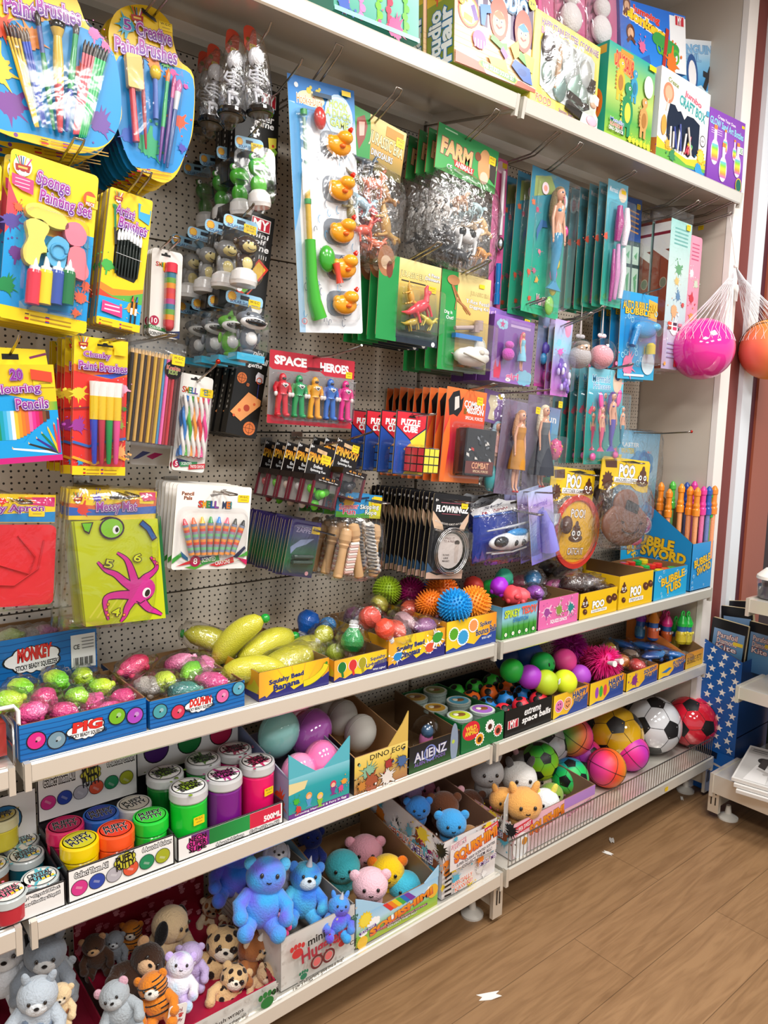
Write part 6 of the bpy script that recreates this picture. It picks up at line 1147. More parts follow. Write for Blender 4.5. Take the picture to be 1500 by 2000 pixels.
def d(a):
 a.rect(.02,.01,.98,.99,'#17161a'); a.poly([(.02,.3),(.02,.2),(.3,.35),(.35,.42),(.1,.4)],'#d8b89a'); a.poly([(.98,.3),(.98,.2),(.8,.33),(.75,.4),(.9,.4)],'#d8b8a0'); a.text('FLOWRINGZ',.1,.135,.94,.205,WH,bold=.05); a.rect(.2,.095,.8,.103,'#b05a6a'); a.rect(.25,.225,.75,.232,'#b05a6a'); a.text('MOVES AROUND ALMOST ANY OBJECT',.1,.3,.9,.33,'#d8d0c8',arc=-1.2); a.text('8+',.06,.06,.13,.09,WH)
 a.poly([(.02,.9),(.3,.95),(.98,.88),(.98,.99),(.02,.99)],'#c8a894'); a.poly([(.02,.8),(.2,.9),(.02,.92)],'#3a5a7a'); a.ell(.58,.66,.34,'#e8ddd8',rv=.34); a.text('PASS IT',.42,.5,.66,.525,'#6a3a3a'); a.text('TO A FRIEND',.38,.535,.74,.56,'#6a3a3a'); a.ell(.74,.56,.07,'#3a2a26',rv=.05); a.poly([(.68,.58),(.8,.58),(.8,.8),(.72,.8)],'#d8c8c0'); a.text('FLOWS',.4,.7,.56,.72,'#4a3a3a'); a.text('LIKE',.42,.735,.54,.755,'#4a3a3a'); a.text('MAGIC!',.4,.77,.58,.79,'#4a3a3a')
def cf(r,w,h):
 m=MB()
 for k in range(7): m.tube([(.08*w+(.37+.012*k)*w*math.cos(t*.2618),-.008-.002*(k%3),-.66*h+(.385+.012*k)*w*math.sin(t*.2618)) for t in range(24)],.0014,('#c8c8cc','#8a8a90','#d8d4d0')[k%3],5,True)
 m.build('metal_rings','chrome',r)
r,w,h=blistercard('flow_ring_pack','black card with silver wire rings in a blister, front of its hook',(848,963),(921,970),(830,1132),-.28,'#17161a',d,cf,.03,(.9,.52,.06,-.66),.004,'toy',n=14,rpx=726,short='black wire ring card',grp='wire ring cards on their hook'); sticker(r,.33*w,-.06*h,.026,.022); p=atY(885,978,-.28); hook(p.x,p.z,-.33,'wire hook through the wire ring cards',.0)
def heli():
 y=-.25; r,w,h=hang('toy_helicopter_pack','blue and white police style helicopter in a bag under a white wavy header','helicopter',(925,985),(1075,968),(920,1108),y)
 m=MB(); m.prism(smooth([(-.5*w,-.2*h),(0,-.16*h),(.5*w,-.14*h),(.5*w,.0),(.3*w,.02*h),(.2*w,.06*h),(.08*w,0),(-.1*w,.0),(-.2*w,.05*h),(-.3*w,-.04*h),(-.48*w,-.08*h)],2),.002,'#e9eaee'); m.prism([(-.5*w,-.95*h),(.5*w,-.85*h),(.5*w,-.1*h),(-.5*w,-.17*h)],.002,'#2a3f9a',(0,.002,0)); a=Art(m,(-w/2,-.0012,.06*h),(w,0,0),(0,0,-h)); a.text('Sky',.12,.1,.35,.15,'#26284a',shear=.4,rot=-.15); a.text('Machines',.1,.17,.42,.22,'#a8344a',shear=.4,rot=-.1); a.text('STUNT',.7,.06,.95,.1,'#26284a',shear=.4,rot=-.1); a.text('HELICOPTER',.55,.12,.97,.165,'#26284a',shear=.4,rot=-.1); a.rect(0,.24,1,.27,'#3a6ac0'); a.line([(.45,.11),(.75,.07)],.02,'#2a2620')
 q=random.Random(8)
 for k in range(12): a.poly([(.08*k,.98),(.08*k+.03,.9-.1*q.random()),(.08*k+.07,.98)],'#5a4a9a')
 m.build('header_card','print',r)
 m=MB(); m.ball((-.12*w,-.025,-.64*h),(.26*w,.022,.14*h),'#eef1f5',18,12,None,lambda n:1-.15*max(0,n.z)*(n.x>0)); m.tube([(.05*w,-.025,-.6*h),(.3*w,-.025,-.55*h),(.5*w,-.025,-.46*h)],[.018,.012,.006],'#e6eaf0',10); m.prism([(.42*w,-.5*h),(.52*w,-.46*h),(.56*w,-.3*h),(.48*w,-.3*h)],.006,'#dfe4ec',(0,-.025,0)); m.ball((-.02*w,-.026,-.52*h),(.14*w,.016,.07*h),'#3a9ae0',12,8); hb=m.build('helicopter_body','plastic',r)
 m=MB(); m.ball((-.26*w,-.036,-.62*h),(.09*w,.014,.09*h),'#22262e',10,8); m.ball((-.1*w,-.04,-.66*h),(.035*w,.01,.06*h),'#22262e',8,6); m.ball((.0,-.04,-.67*h),(.035*w,.01,.055*h),'#22262e',8,6); m.build('cockpit_window','shiny',hb)
 m=MB(); m.tube([(-.06*w,-.025,-.5*h),(-.06*w,-.025,-.4*h)],.004,'#8a8e98',6)
 for x,z in ((-.42*w,-.42*h),(.3*w,-.33*h)): m.tube([(-.06*w,-.025,-.4*h),(x,-.03,z)],[.005,.003],'#c8ccd6',4)
 m.build('rotor_blade','plastic',hb); m=MB()
 for s in (0,1): m.tube([(-.36*w,-.03+.02*s,-.8*h),(-.1*w,-.03+.02*s,-.82*h),(.08*w,-.03+.02*s,-.78*h)],.003,'#c8ccd4',6)
 m.build('landing_skid','plastic',hb); flatbag(r,w*1.02,h*.9,.045,'film',-.06*h); sticker(r,.38*w,-.02*h,.024,.02,-.002)
 stack(r,2,.13,'helicopter bag with a white wavy header','helicopter bags on their hook',.006,.03); p=atY(1005,992,y); hook(p.x,p.z-.01,-.34,'wire hook through the helicopter bags',.0)
heli()
def charms():
 y=-.3
 def d(a):
  a.grad(0,0,1,1,['#b8c8f0','#c8a8e8','#a8b8ee','#7a9ae0','#8a7ad8']); a.poly([(.35,.3),(.6,.25),(.7,.6),(.85,.95),(.3,.95),(.25,.6)],'#8a8ae0'); a.text('mermaid',.2,.16,.75,.24,'#8a6ac8'); a.poly([(.4,.35),(.55,.33),(.6,.7),(.4,.75)],'#5a4ab0')
 def cf(r,w,h):
  m=MB(); m.tube([(0,-.012,-.3*h),(.05*w,-.016,-.5*h),(.15*w,-.012,-.85*h)],[.006,.02,.03],'#8a86e0',12); m.build('shiny_dress','shiny',r)
 r,w,h=blistercard('charm_card','tilted lilac charm card with a shiny dress overlapping the helicopters',(1030,962),(1078,947),(1070,1092),y,'#b8b0e8',d,cf,.03,(.8,.75,0,-.58),.012); r.rotation_euler.y+=.0; r['group']='tilted lilac charm cards'
 stack(r,2,.09,'tilted lilac charm card','tilted lilac charm cards',.004,.02); p=atY(1045,962,y); hook(p.x,p.z-.004,-.36,'single wire hook through the lilac charm cards',.01,False)
charms()
# ================================================================== boxes on the high shelf
def tbox(name,label,cat,TL,TR,BL,y,depth,side,draw,sdraw=None,grp=None,win=None):
 r,w,h=hang(name,label,cat,TL,TR,BL,y,grp); m=MB(); m.box((0,depth/2,-h/2),(w,depth,h),side); a=Art(m,(-w/2,-.0003,0),(w,0,0),(0,0,-h)); draw(a)
 if sdraw: sdraw(Art(m,(-w/2-.0003,depth,0),(0,-depth,0),(0,0,-h)))
 m.build('printed_box','print',r)
 if win: win(r,w,h)
 return r,w,h
def d(a):
 a.grad(0,0,1,1,['#a8d4d0','#7ac0b0','#4aa890'])
 for u,c in ((.12,'#e86aa8'),(.3,'#f08ac0'),(.5,'#7ac83a'),(.62,'#d83a5a'),(.82,'#6ac83a')):
  a.rect(u-.015,.3,u+.015,1,c)
  for k in range(5): a.ell(u+.02*(k%2),.42+.13*k,.035,c,n=10)
 a.splat(.7,.92,.1,'#e04a8a',3); a.splat(.1,.85,.07,'#4a6ac0',5); a.rect(0,.93,1,1,'#9ad0c8')
tbox('craft_kit_box','teal box with hanging pink and green charms at the top edge','toy box',(650,-120),(818,-40),(650,18),-.33,.12,'#3a9a88',d)
def hs(a):
 a.rect(0,0,1,1,'#8a9a2a'); a.rect(0,.0,1,.3,'#d8b82a'); a.splat(.4,.2,.2,'#e2562a',2); a.rect(.0,.9,1,1,'#7a8a2a')
 a.m.k=0
 for t,v in (('Hair',.62),('Studio',.62)):
  u=.3 if t=='Studio' else .7
  # lettering reads up the spine
  A2=Art(a.m,a.O+a.V*.96+a.U*(u-.22),-a.V*.6,a.U*.44,a.l); A2.N=a.N; A2.text(t,0,0,.95,1,WH,out='#2a7ab0',ow=.08,bold=.04); a.l=A2.l
def hd(a):
 a.rect(0,0,1,1,'#f2d6a8')
 for k in range(8): a.rect(.1+.115*k,0,.16+.115*k,.52,'#4a2a5a'); a.rect(.16+.115*k,0,.215+.115*k,.52,'#f4ecf0')
 a.poly([(0,.0),(.1,0),(.1,.5),(0,.62)],'#f0c0a0'); a.poly([(0,.55),(.2,.5),(1,.52),(1,1),(0,1)],'#efc79a')
 for k in range(6): a.line([(0,.6+.06*k),(1,.62+.06*k)],.004,'#d8a878')
 for u,v in ((.16,.06),(.16,.42)): a.ell(u,v,.125,'#c8502a'); a.ell(u,v,.11,'#e8d84a'); a.ell(u,v,.095,'#f4f0dc')
 a.ell(.16,.06,.05,'#e87a3a'); a.line([(.2,.34),(.25,.48)],.05,'#6a3a9a'); a.line([(.1,.48),(.2,.5)],.05,'#a8c03a')
 for t,u0,v0,u1,v1 in (('HAIR',.5,-.12,.85,0),('STUDIO',.42,.02,.88,.2)): a.text(t,u0,max(v0,0),u1,v1,WH,out='#2a8ac8',ow=.09,bold=.05,out2='#15406a',rot=.06)
 def face(u,v,h1,h2,r):
  a.ell(u,v-.03,r*1.35,h1,rv=r*2.0); a.ell(u,v+.02,r*.95,'#f4b890',rv=r*1.15); a.poly([(u-r*.9,v-.05),(u,v-.12),(u+r*.9,v-.05),(u,v-.02)],h2)
  for s in (-1,1): a.ell(u+s*r*.35,v,r*.22,WH); a.ell(u+s*r*.33,v,r*.1,'#222')
  a.line([(u-r*.4,v+.05),(u,v+.075),(u+r*.4,v+.05)],r*.15,'#c83a3a')
 face(.52,.38,'#e2502c','#f0703a',.085); face(.83,.4,'#c84a2a','#2a8ac8',.085)
 a.poly([(.02,.2),(.12,.15),(.14,.35),(.1,.3)],'#f0b82a'); a.ring(.07,.34,.02,.035,'#e8a82a',12); a.poly([(.28,.3),(.4,.26),(.42,.34),(.36,.36),(.34,.5),(.3,.5)],'#2a7ad0')
 a.ell(.28,.67,.08,'#d84a9a',rv=.07); 
 for k in range(4): a.rect(.22+.035*k,.67,.235+.035*k,.76,'#f0a0d0')
 a.line([(.42,.58),(.55,.64),(.62,.62)],.05,'#5aa83a'); a.line([(.55,.66),(.62,.74)],.05,'#8a5ab0'); a.poly([(.66,.6),(.76,.5),(.78,.66),(.72,.72)],'#f0d83a'); a.line([(.78,.64),(.92,.72)],.06,'#5ab83a'); a.poly([(.84,.6),(.98,.62),(.96,.8),(.88,.76)],'#f0d83a')
 a.poly([(.68,.8),(.72,.72),(.92,.76),(.96,.93),(.84,.92),(.78,.88)],'#2f62c0'); a.ell(.82,.83,.06,'#24509c',rv=.03); a.poly([(.38,.8),(.6,.78),(.64,.9),(.42,.88)],'#e8d04a')
 a.poly([(0,.86),(.06,.84),(1,.95),(1,1),(0,1)],'#f4efe8'); a.poly([(0,.88),(.3,.91),(.36,1),(0,1)],'#e8583a'); a.poly([(.72,.95),(.8,.93),(1,.96),(1,1),(.72,1)],'#e8583a')
 a.poly([(.27,.9),(.3,.875),(.72,.91),(.76,.94),(.74,.98),(.7,.995),(.3,.95),(.27,.93)],'#e8d03a'); a.poly([(.285,.9),(.31,.885),(.71,.918),(.745,.945),(.72,.982),(.31,.943)],'#4a8a34'); a.text('HAIR STUDIO DOUGH SET',.32,.905,.71,.955,WH,bold=.02,rot=.045); a.ell(.93,.03,.05,'#d8d02a'); a.text('3+',.9,.01,.96,.05,'#222')
r,w,h=tbox('dough_set_box','large hair studio dough set box with two cartoon girls','toy box',(888,-72),(1046,10),(866,113),-.345,.095,'#8a9a2a',hd,hs)
r['group']='hair studio boxes'; c=dup(r,r.location+V((-.01,.1,.012)),None,'second hair studio box, only its green spine showing beside the first'); 
def d(a):
 a.rect(0,0,1,1,'#eedb62'); 
 for k in range(7): a.rect(.02+.14*k,.02,.09+.14*k,.98,'#f2e27a')
 a.text('HAPPY STAINLESS STEEL COOKWARE',.1,.06,.97,.13,'#7a4a9a',out='#f6f0d8',bold=.02); a.text('BAKING',.1,.15,.35,.22,'#c05a9a',out='#f6f0d8',bold=.02); a.text('FOOD',.08,.88,.3,.96,'#d8783a',out='#fff',bold=.02); a.text('Stainless Steel Cookware',.42,.92,.8,.96,'#8a5a9a')
 a.poly([(.28,.17),(.86,.17),(.92,.22),(.93,.6),(.9,.86),(.3,.86),(.12,.78),(.1,.3)],'#d9e2e2')
def win(r,w,h):
 m=MB(); P=lambda u,v,d=.004:V(((u-.5)*w,-d,-v*h))
 for u,v,s,c in ((.2,.33,.1,'#5a5458'),(.2,.62,.07,'#a8c4c0'),(.55,.42,.14,'#cfd8d8'),(.62,.6,.12,'#a8c8bc'),(.4,.7,.1,'#8fb0ac'),(.78,.4,.1,'#d8dede'),(.45,.3,.09,'#e8ecec'),(.75,.68,.09,'#b8ccc8')): m.ball(P(u,v),(s*w,.006,s*w*1.3),c,14,8)
 m.build('steel_pan','metalpaint',r); m=MB(); m.box(P(.36,.5),(.05*w,.008,.5*h),'#c9a27c',Matrix.Rotation(.14,3,'Y')); m.build('rolling_pin','wood',r)
 m=MB(); m.box(P(.72,.76),(.4*w,.01,.07*h),'#26221f',Matrix.Rotation(.15,3,'Y')); m.box(P(.64,.88),(.26*w,.01,.1*h),'#2c2825',Matrix.Rotation(.2,3,'Y')); m.box(P(.88,.5),(.1*w,.008,.14*h),'#2a2623'); m.build('black_tray','plastic',r)
 m=MB(); m.prism([((u-.5)*w,-v*h) for u,v in ((.7,1.0),(.98,1.0),(.98,.86),(.93,.8),(.95,.7),(.88,.64),(.82,.7),(.84,.8),(.74,.86))],.002,'#e9f2e6',(0,-.012,0)); m.ball(P(.885,.735,.014),(.05*w,.002,.035*h),'#e8b898',10,6); m.prism([((u-.5)*w,-v*h) for u,v in ((.83,.72),(.96,.72),(.97,.63),(.9,.6),(.82,.65))],.002,'#f8f8f4',(0,-.014,0)); m.ball(P(.88,.92,.014),(.09*w,.002,.06*h),'#f2b8c8',10,6); m.build('cut_out_cook','print',r)
 m=MB(); m.box(P(.5,.52,.016),(.82*w,.001,.7*h),'#fff'); m.build('window_film','smooth_film',r)
tbox('cookware_set_box','yellow cookware play set box with a clear window of tins','toy box',(1046,14),(1173,94),(1033,196),-.35,.07,'#e6d25a',d,None,None,win)
def d(a): a.grad(0,0,1,1,['#f490be','#e8609e'])
def win(r,w,h):
 for u in (.33,.72):
  m=MB(); x=(u-.5)*w; m.box((x,-.004,-.5*h),(.3*w,.002,.9*h),'#f8a8cc'); m.build('window_recess','print',r); m=MB(); m.ball((x,-.02,-.4*h),(.09*w,.02,.13*h),'#f4eef0',12,10); m.ball((x,-.018,-.7*h),(.12*w,.02,.2*h),'#f6f0f2',12,10); m.build('doll_head','plush',r)
 m=MB(); m.box((0,-.03,-.5*h),(.96*w,.05,.94*h),'#fff'); m.build('window_film','smooth_film',r); sticker(r,.44*w,-.42*h,.024,.016,-.06)
tbox('doll_gift_box','bright pink gift box with two white dolls behind the cookware box','doll',(1050,-90),(1205,-18),(1040,60),-.24,.1,'#e8609e',d,None,None,win)
def d(a):
 a.grad(0,0,1,1,['#1a6ad0','#1b7ae0','#2a8ae4']); a.rect(.74,.05,1,1,'#f2f4f6'); a.text('Jumping',.18,.1,.58,.24,'#e23a2a',out='#fff',ow=.06,bold=.05,rot=.12); a.text('Monkeys',.06,.22,.66,.42,'#f2d02a',out='#e2762a',ow=.07,bold=.05,rot=.2,out2='#fff'); logo(a,.82,.03,.98,.2)
 for u,v,r_ in ((.1,.08,.05),(.14,.5,.06)): a.ell(u,v,r_,'#6a3a24'); a.ell(u,v+.02,r_*.7,'#e8b890'); a.line([(u-.05,v+.15),(u,v+.07),(u+.06,v+.16)],.03,'#6a3a24')
 for k in range(5): a.ell(.55+.06*k,.5+.03*k,.09,'#3aa04a',rv=.05); a.ring(.58+.06*k,.62+.03*k,.04,.06,'#5ab83a',12)
 a.line([(.7,.3),(.62,.95)],.05,'#b8342a'); a.splat(.75,.85,.09,'#e87a2a',4); a.splat(.3,.7,.05,'#e06a9a',6); a.poly([(.25,.9),(.4,.8),(.42,1),(.25,1)],'#2a62b8')
tbox('monkey_game_box','blue jumping monkeys game box standing behind the dinosaur box','game',(1209,-6),(1338,32),(1200,118),-.25,.07,'#1a5ab8',d)
def ds(a): a.rect(0,0,1,1,'#179a8c'); a.ell(.5,.65,.35,'#e8782a',rv=.6); a.ell(.5,.65,.2,'#c8502a',rv=.4); a.rect(.1,.03,.9,.12,'#d8a83a')
def d(a):
 a.grad(0,0,1,1,['#22a79a','#8ac06a','#b8cc6a','#5aa850','#9ac03a']); a.poly([(.1,.12),(.3,.02),(.52,.08),(.55,.3),(.12,.22)],'#d8903a'); a.text('DINOSAUR',.14,.08,.52,.24,'#c8302c',out='#f0d8a0',ow=.05,bold=.03,rot=.1); a.rect(.24,.02,.5,.06,'#c8963a')
 def dino(u,v,s,c,c2):
  a.ell(u,v,s,c,rv=s*1.4); a.ell(u+s*.1,v-s*2.0*a.k,s*.6,c,rv=s*.6); a.line([(u,v-s*a.k),(u+s*.1,v-s*2*a.k)],s*.6,c); a.line([(u-s*.4,v+s*a.k),(u-s*.4,v+s*2.2*a.k)],s*.5,c); a.line([(u+s*.4,v+s*a.k),(u+s*.4,v+s*2.2*a.k)],s*.5,c); a.ell(u+s*.25,v-s*2.1*a.k,s*.16,WH); a.ell(u+s*.28,v-s*2.1*a.k,s*.08,'#111'); a.ell(u+.1*s,v+.1*s,s*.5,c2,rv=s*.9)
  for k in range(6): a.star(u-s*.9,v-s*(1.3-.45*k)*a.k,s*.22,c2,3)
 dino(.26,.37,.1,'#d8b83a','#b07a3a'); dino(.55,.36,.08,'#3a9ac0','#2a7aa0'); dino(.42,.66,.13,'#2a8a5a','#d8d04a'); dino(.78,.66,.1,'#c89a5a','#a8743a'); a.ell(.84,.28,.1,'#eaf0d8',rv=.13); a.rect(.83,.02,.98,.08,'#f6d21c')
 a.text('Metallic',.08,.8,.36,.84,'#2a5ab0',out=WH); a.text('ROARSOME',.08,.85,.34,.89,'#c8302c',out=WH); a.text('DINO CREATOR',.06,.9,.36,.94,'#fff',out='#333')
 for k in range(6): a.splat(.5+.08*k,.95,.04,'#d8d03a',k)
tbox('dinosaur_set_box','teal and green dinosaur creator box with four cartoon dinosaurs','toy box',(1191,77),(1281,132),(1171,256),-.345,.075,'#179a8c',d,ds)
def d(a):
 a.rect(0,0,1,1,'#f4f1ec'); a.poly([(0,.74),(.2,.8),(.6,.84),(1,.75),(1,1),(0,1)],'#f0c83a'); a.poly([(0,.86),(.3,.84),(.6,.9),(1,.86),(1,1),(0,1)],'#6ab04a'); a.poly([(.3,.96),(1,.9),(1,1),(.3,1)],'#2a62b0')
 a.poly([(.2,.34),(.3,.33),(.36,.38),(.42,.36),(.5,.43),(.55,.37),(.68,.36),(.82,.4),(.83,.72),(.76,.79),(.68,.77),(.62,.82),(.5,.78),(.3,.8),(.17,.7),(.16,.5)],'#12233a')
 a.text('jumbo',.48,.13,.82,.21,'#e8607a',out=WH,bold=.04,rot=.12); a.text('CRAFT BOX',.38,.22,.92,.32,'#3aa0a0',out='#fff',ow=.06,bold=.04,rot=.12); a.text('Create',.14,.08,.34,.13,'#8a9a4a',rot=.1); a.ell(.16,.24,.1,'#e88a6a'); a.ell(.16,.24,.07,'#f0b090'); a.line([(.16,.3),(.13,.44)],.02,'#d8c8b8')
 a.ell(.9,.56,.06,WH); a.ring(.9,.56,.05,.06,'#333',18); a.text('60+',.87,.545,.93,.575,'#222'); a.burst(.88,.74,.09,'#f2b83a',12); a.ell(.88,.74,.06,'#f6d25a'); a.splat(.85,.9,.08,'#3a9ad0',2); a.splat(.2,.78,.05,'#d8a83a',9); a.splat(.3,.88,.06,'#3f8a5a',3); a.rect(.93,.2,.99,.26,'#58a8d0'); a.ell(.1,.6,.05,'#e8a04a',rv=.1)
def ds(a): a.rect(0,0,1,1,'#efece6'); a.poly([(0,.7),(1,.76),(1,1),(0,1)],'#e8843a'); a.splat(.5,.92,.3,'#a03a9a',2); a.line([(.7,.3),(.6,.8)],.15,'#d8b83a')
def win(r,w,h):
 q=random.Random(11)
 for i in range(9):
  m=MB(); u=.24+.05*i; m.tube([((u-.5)*w,-.0035-.002*(i%3),-.8*h),((u-.5+.1*q.uniform(-1,1))*w,-.0035-.002*(i%3),-h*(.5+.15*q.random()))],.0035,q.choice(['#c82a5a','#d8d0c8','#d8b03a','#e8e4dc','#a8203a','#3a4a9a']),7); m.build('craft_stick','plastic',r)
 m=MB(); 
 for i in range(7): m.ball(((q.uniform(.5,.72)-.5)*w,-.004,-h*q.uniform(.66,.78)),(.008,.004,.008),q.choice(['#e8c83a','#3aa05a','#e8843a','#c83a4a']),8,6)
 m.build('pom_poms','plush',r)
tbox('craft_box','white jumbo craft box with a dark cut out window','craft set',(1293,127),(1388,186),(1279,311),-.345,.075,'#ece8e2',d,ds,None,win)
def d(a):
 a.grad(0,0,1,1,['#f0f6fa','#8ac8ec','#3a9ad8','#2a6ac0']); a.poly([(.68,.02),(1,.03),(1,1),(.8,1),(.68,.4)],'#1d3f8a'); a.text('PENGUIN',.02,.08,.64,.2,'#8ac0e8',out='#2a62a8',ow=.06,bold=.04); a.text('PERIL',.05,.22,.42,.32,'#8ac0e8',out='#2a62a8',ow=.06,bold=.04); logo(a,.75,.07,.97,.24); a.text("Don't let",.76,.32,.95,.37,WH); a.text('the penguin',.74,.39,.96,.44,WH); a.text('fall!',.86,.46,.96,.51,WH)
 a.ell(.25,.5,.1,'#2a5a9a',rv=.16); a.ell(.25,.52,.07,WH,rv=.12); a.line([(.45,.75),(.6,.42)],.06,'#26262a'); a.line([(.45,.5),(.98,.72)],.05,'#26262a'); a.poly([(.3,.8),(.9,.7),(.98,.85),(.5,.98)],'#a8dcf0'); a.poly([(.1,.75),(.4,.68),(.5,.8),(.2,.9)],'#d8f0fa')
tbox('penguin_game_box','pale blue penguin game box standing behind the craft box','game',(1320,74),(1425,84),(1308,208),-.2,.06,'#1d3f8a',d)
def d(a):
 a.grad(0,0,1,1,['#8a4ab8','#9a5ac4','#7a3aa8']); a.text('Create Your Own',.22,.07,.72,.115,WH,rot=.05); a.text('GLOW Sand Art Bottles',.02,.14,.96,.235,'#9adcf4',out='#3a2a8a',ow=.05,bold=.03,rot=.06); a.rect(.9,.05,.98,.09,'#f6d21c')
 for k in range(3): a.rect(.06,.26+.03*k,.36,.272+.03*k,'#d8b8ea')
 def bottle(u,v,s):
  a.ell(u,v,s,'#f0d8f4',rv=s*1.5); a.line([(u,v-s*a.k),(u,v-s*2.6*a.k)],s*.7,'#f0d8f4'); a.grad(u-s*.75,v-s*.9*a.k,u+s*.75,v+s*1.0*a.k,['#6ac8e8','#8ad84a','#f0e04a','#f0a04a','#e86ac0']); a.rect(u-s*.4,v-s*3.1*a.k,u+s*.4,v-s*2.6*a.k,'#f08a4a')
 bottle(.18,.58,.11); bottle(.45,.45,.07); bottle(.72,.5,.06); bottle(.42,.78,.11); bottle(.82,.66,.1)
 a.rect(.84,.37,.96,.47,'#e8f4e8'); a.text('X5',.86,.385,.94,.455,'#2a8a5a'); a.ell(.88,.93,.09,'#e8c03a',rv=.1); a.ell(.88,.93,.075,'#1f6a5a',rv=.085)
tbox('sand_art_box','purple glow sand art bottles box at the right end of the high shelf','craft set',(1387,208),(1456,242),(1370,347),-.345,.06,'#8a4ab8',d)
# ================================================================== trays of small toys: maker and shelf one
def tray(name,label,BL,BR,TL,zs,yf,depth,col,draw,sdraw=None,side=None,inner='#8a6a48',backh=0,back=None,cut=0,cat='display tray',th=.003,slope=0):
 x0,x1=atY(*BL,yf).x+.002,atY(*BR,yf).x-.002; h=atY(*TL,yf).z-zs; w=x1-x0; t=thing(name,label,cat,((x0+x1)/2,yf,zs+.001)); side=side or col; H=h+backh
 m=MB(); m.box((0,depth/2,.0015),(w,depth,th),inner); 
 m.box((0,th/2,h/2),(w,th,h),col,cols=[side,side,col,inner,inner,inner]); m.box((0,depth-th/2,H/2),(w,th,H),col,cols=[side,side,inner,col,inner,inner])
 for s in (-1,1):
  xa,xb=(s*w/2-s*th,s*w/2); pr=[(0,0),(depth,0),(depth,h+slope),(0,h)]
  L=[V((xb,y,z)) for y,z in pr]; Q=[V((xa,y,z)) for y,z in pr]
  m.add(L,[(0,1,2,3) if s<0 else (3,2,1,0)],side); m.add(Q,[(3,2,1,0) if s<0 else (0,1,2,3)],inner); m.add(L+Q,[(2,3,7,6),(3,0,4,7),(1,2,6,5)],inner)
 draw(Art(m,(-w/2,-.0003,h),(w,0,0),(0,0,-h)))
 if sdraw: sdraw(Art(m,(-w/2-.0003,depth,h),(0,-depth,0),(0,0,-h)))
 if back: back(Art(m,(-w/2,depth-th-.0004,H),(w,0,0),(0,0,-H)))
 m.build('printed_tray','print',t); t['_']=0; del t['_']; return t,x0,x1,h
def blobfn(seed,amp=.15,f=2.2):
 return lambda n: 1+amp*noise.noise(n*f+V((seed*1.7,seed*.3,seed)))
def squeezy(label,grp,px,py,y,s,col,i,kind='knit',bag=True,name='squeezy_toy',sh=(1,.8,.75),fin=None):
 p=atY(px,py,y); r=thing(name,label,'squeezy toy',p,(rnd.uniform(-.3,.3),rnd.uniform(-.3,.3),rnd.uniform(0,6.3)),grp); c2=fin or col
 m=MB(); f=blobfn(i,.12); m.ball((0,0,0),(s*sh[0],s*sh[1],s*sh[2]),(lambda v:mixc(col,c2,min(1,max(0,.5+v.x/s*.8)))) if fin else col,20,14,None,f)
 for k in range(4): a=k*1.57+.7; m.ball((s*.75*sh[0]*math.cos(a),s*.7*sh[1]*math.sin(a),-s*.45),(s*.25,s*.25,s*.28),col,8,6)
 m.ball((s*sh[0],0,s*.1),(s*.22,s*.3,s*.25),c2,8,6); m.build('toy_body',kind,r)
 if bag: m=MB(); m.ball((0,0,0),(s*sh[0]*1.5,s*sh[1]*1.5,s*sh[2]*1.25),'#fff',18,12,None,lambda n:1+.3*noise.noise(n*3.1+V((i*2.1,i,3)))); m.build('polybag','film',r)
 return r
def comic(a,word,sub,pigs):
 a.grad(0,0,1,1,['#1b79c4','#1668b4'])
 for k in range(7): a.line([(0,.1+.14*k),(.3,.12+.14*k),(1,.02+.15*k)],.006,'#104f92')
 for u,v,c in pigs: a.ell(u,v,.075,'#1a2030',rv=.075); a.ell(u,v,.066,c,rv=.066); a.ell(u+.015,v-.03,.02,mixc(c,'#ffffff',.25)); a.ell(u,v+.02,.008,'#222')
 a.cloud(.5,.5,.15,WH,.5,9,'#16181c'); a.text(word,.4,.27,.62,.53,'#e0302c',out='#16181c',ow=.07,bold=.05,shear=.1); a.text(sub,.36,.58,.66,.7,'#16181c',bold=.03)
def d(a): comic(a,'PIG','STICKY BEADY SQUEEZERS',((.12,.5,'#e02a88'),(.27,.62,'#7a98a8'),(.75,.35,'#7ab82a'),(.9,.45,'#b04ac0')))
SQ='sticky beady squeezer'
def sd(a): a.grad(0,0,1,1,['#1668b4','#1b79c4'])
tray('squeezer_tray','blue pig sticky beady squeezers tray at the front of the left shelf',(37,1483),(288,1428),(34,1420),S1,-.357,.2,'#1b72bc',d,sd)
cols=[('#8ae02a','#d8f03a'),('#9ae83a','#c8e83a'),('#7ad82a','#e0f04a'),('#e83a8a','#f06aa8'),('#e2488e','#d83a7a'),('#a8e83a','#6ad03a')]
for i,(px,py,y,c,w_) in enumerate(((40,1345,-.24,0,'lime green'),(110,1328,-.2,2,'yellow green'),(160,1322,-.18,1,'pale green'),(195,1345,-.22,0,'bright green'),(150,1362,-.27,5,'green'),(60,1392,-.31,3,'pink'),(125,1392,-.31,4,'rose pink'),(180,1375,-.28,3,'deep pink'),(240,1365,-.29,4,'dark pink'),(215,1390,-.32,3,'pink'),(15,1370,-.29,1,'lime'),(85,1365,-.28,4,'pale pink'))):
 squeezy(f'bagged {w_} pig squeezer in the pig tray, {ORD[i+1] if i else "leftmost"} along','bagged pig squeezers',px,py,y,.027,cols[c][0],i,fin=cols[c][1])
def d(a): comic(a,'DOLPHIN','STICKY BEADY SQUEEZERS',((.1,.42,'#4aa0a8'),(.28,.6,'#d83a5a'),(.75,.4,'#e06aa8'),(.93,.25,'#5aa8c0')))
tray('squeezer_tray','blue dolphin sticky beady squeezers tray right of the pig tray',(291,1428),(479,1378),(291,1372),S1,-.357,.28,'#1b72bc',d,sd)
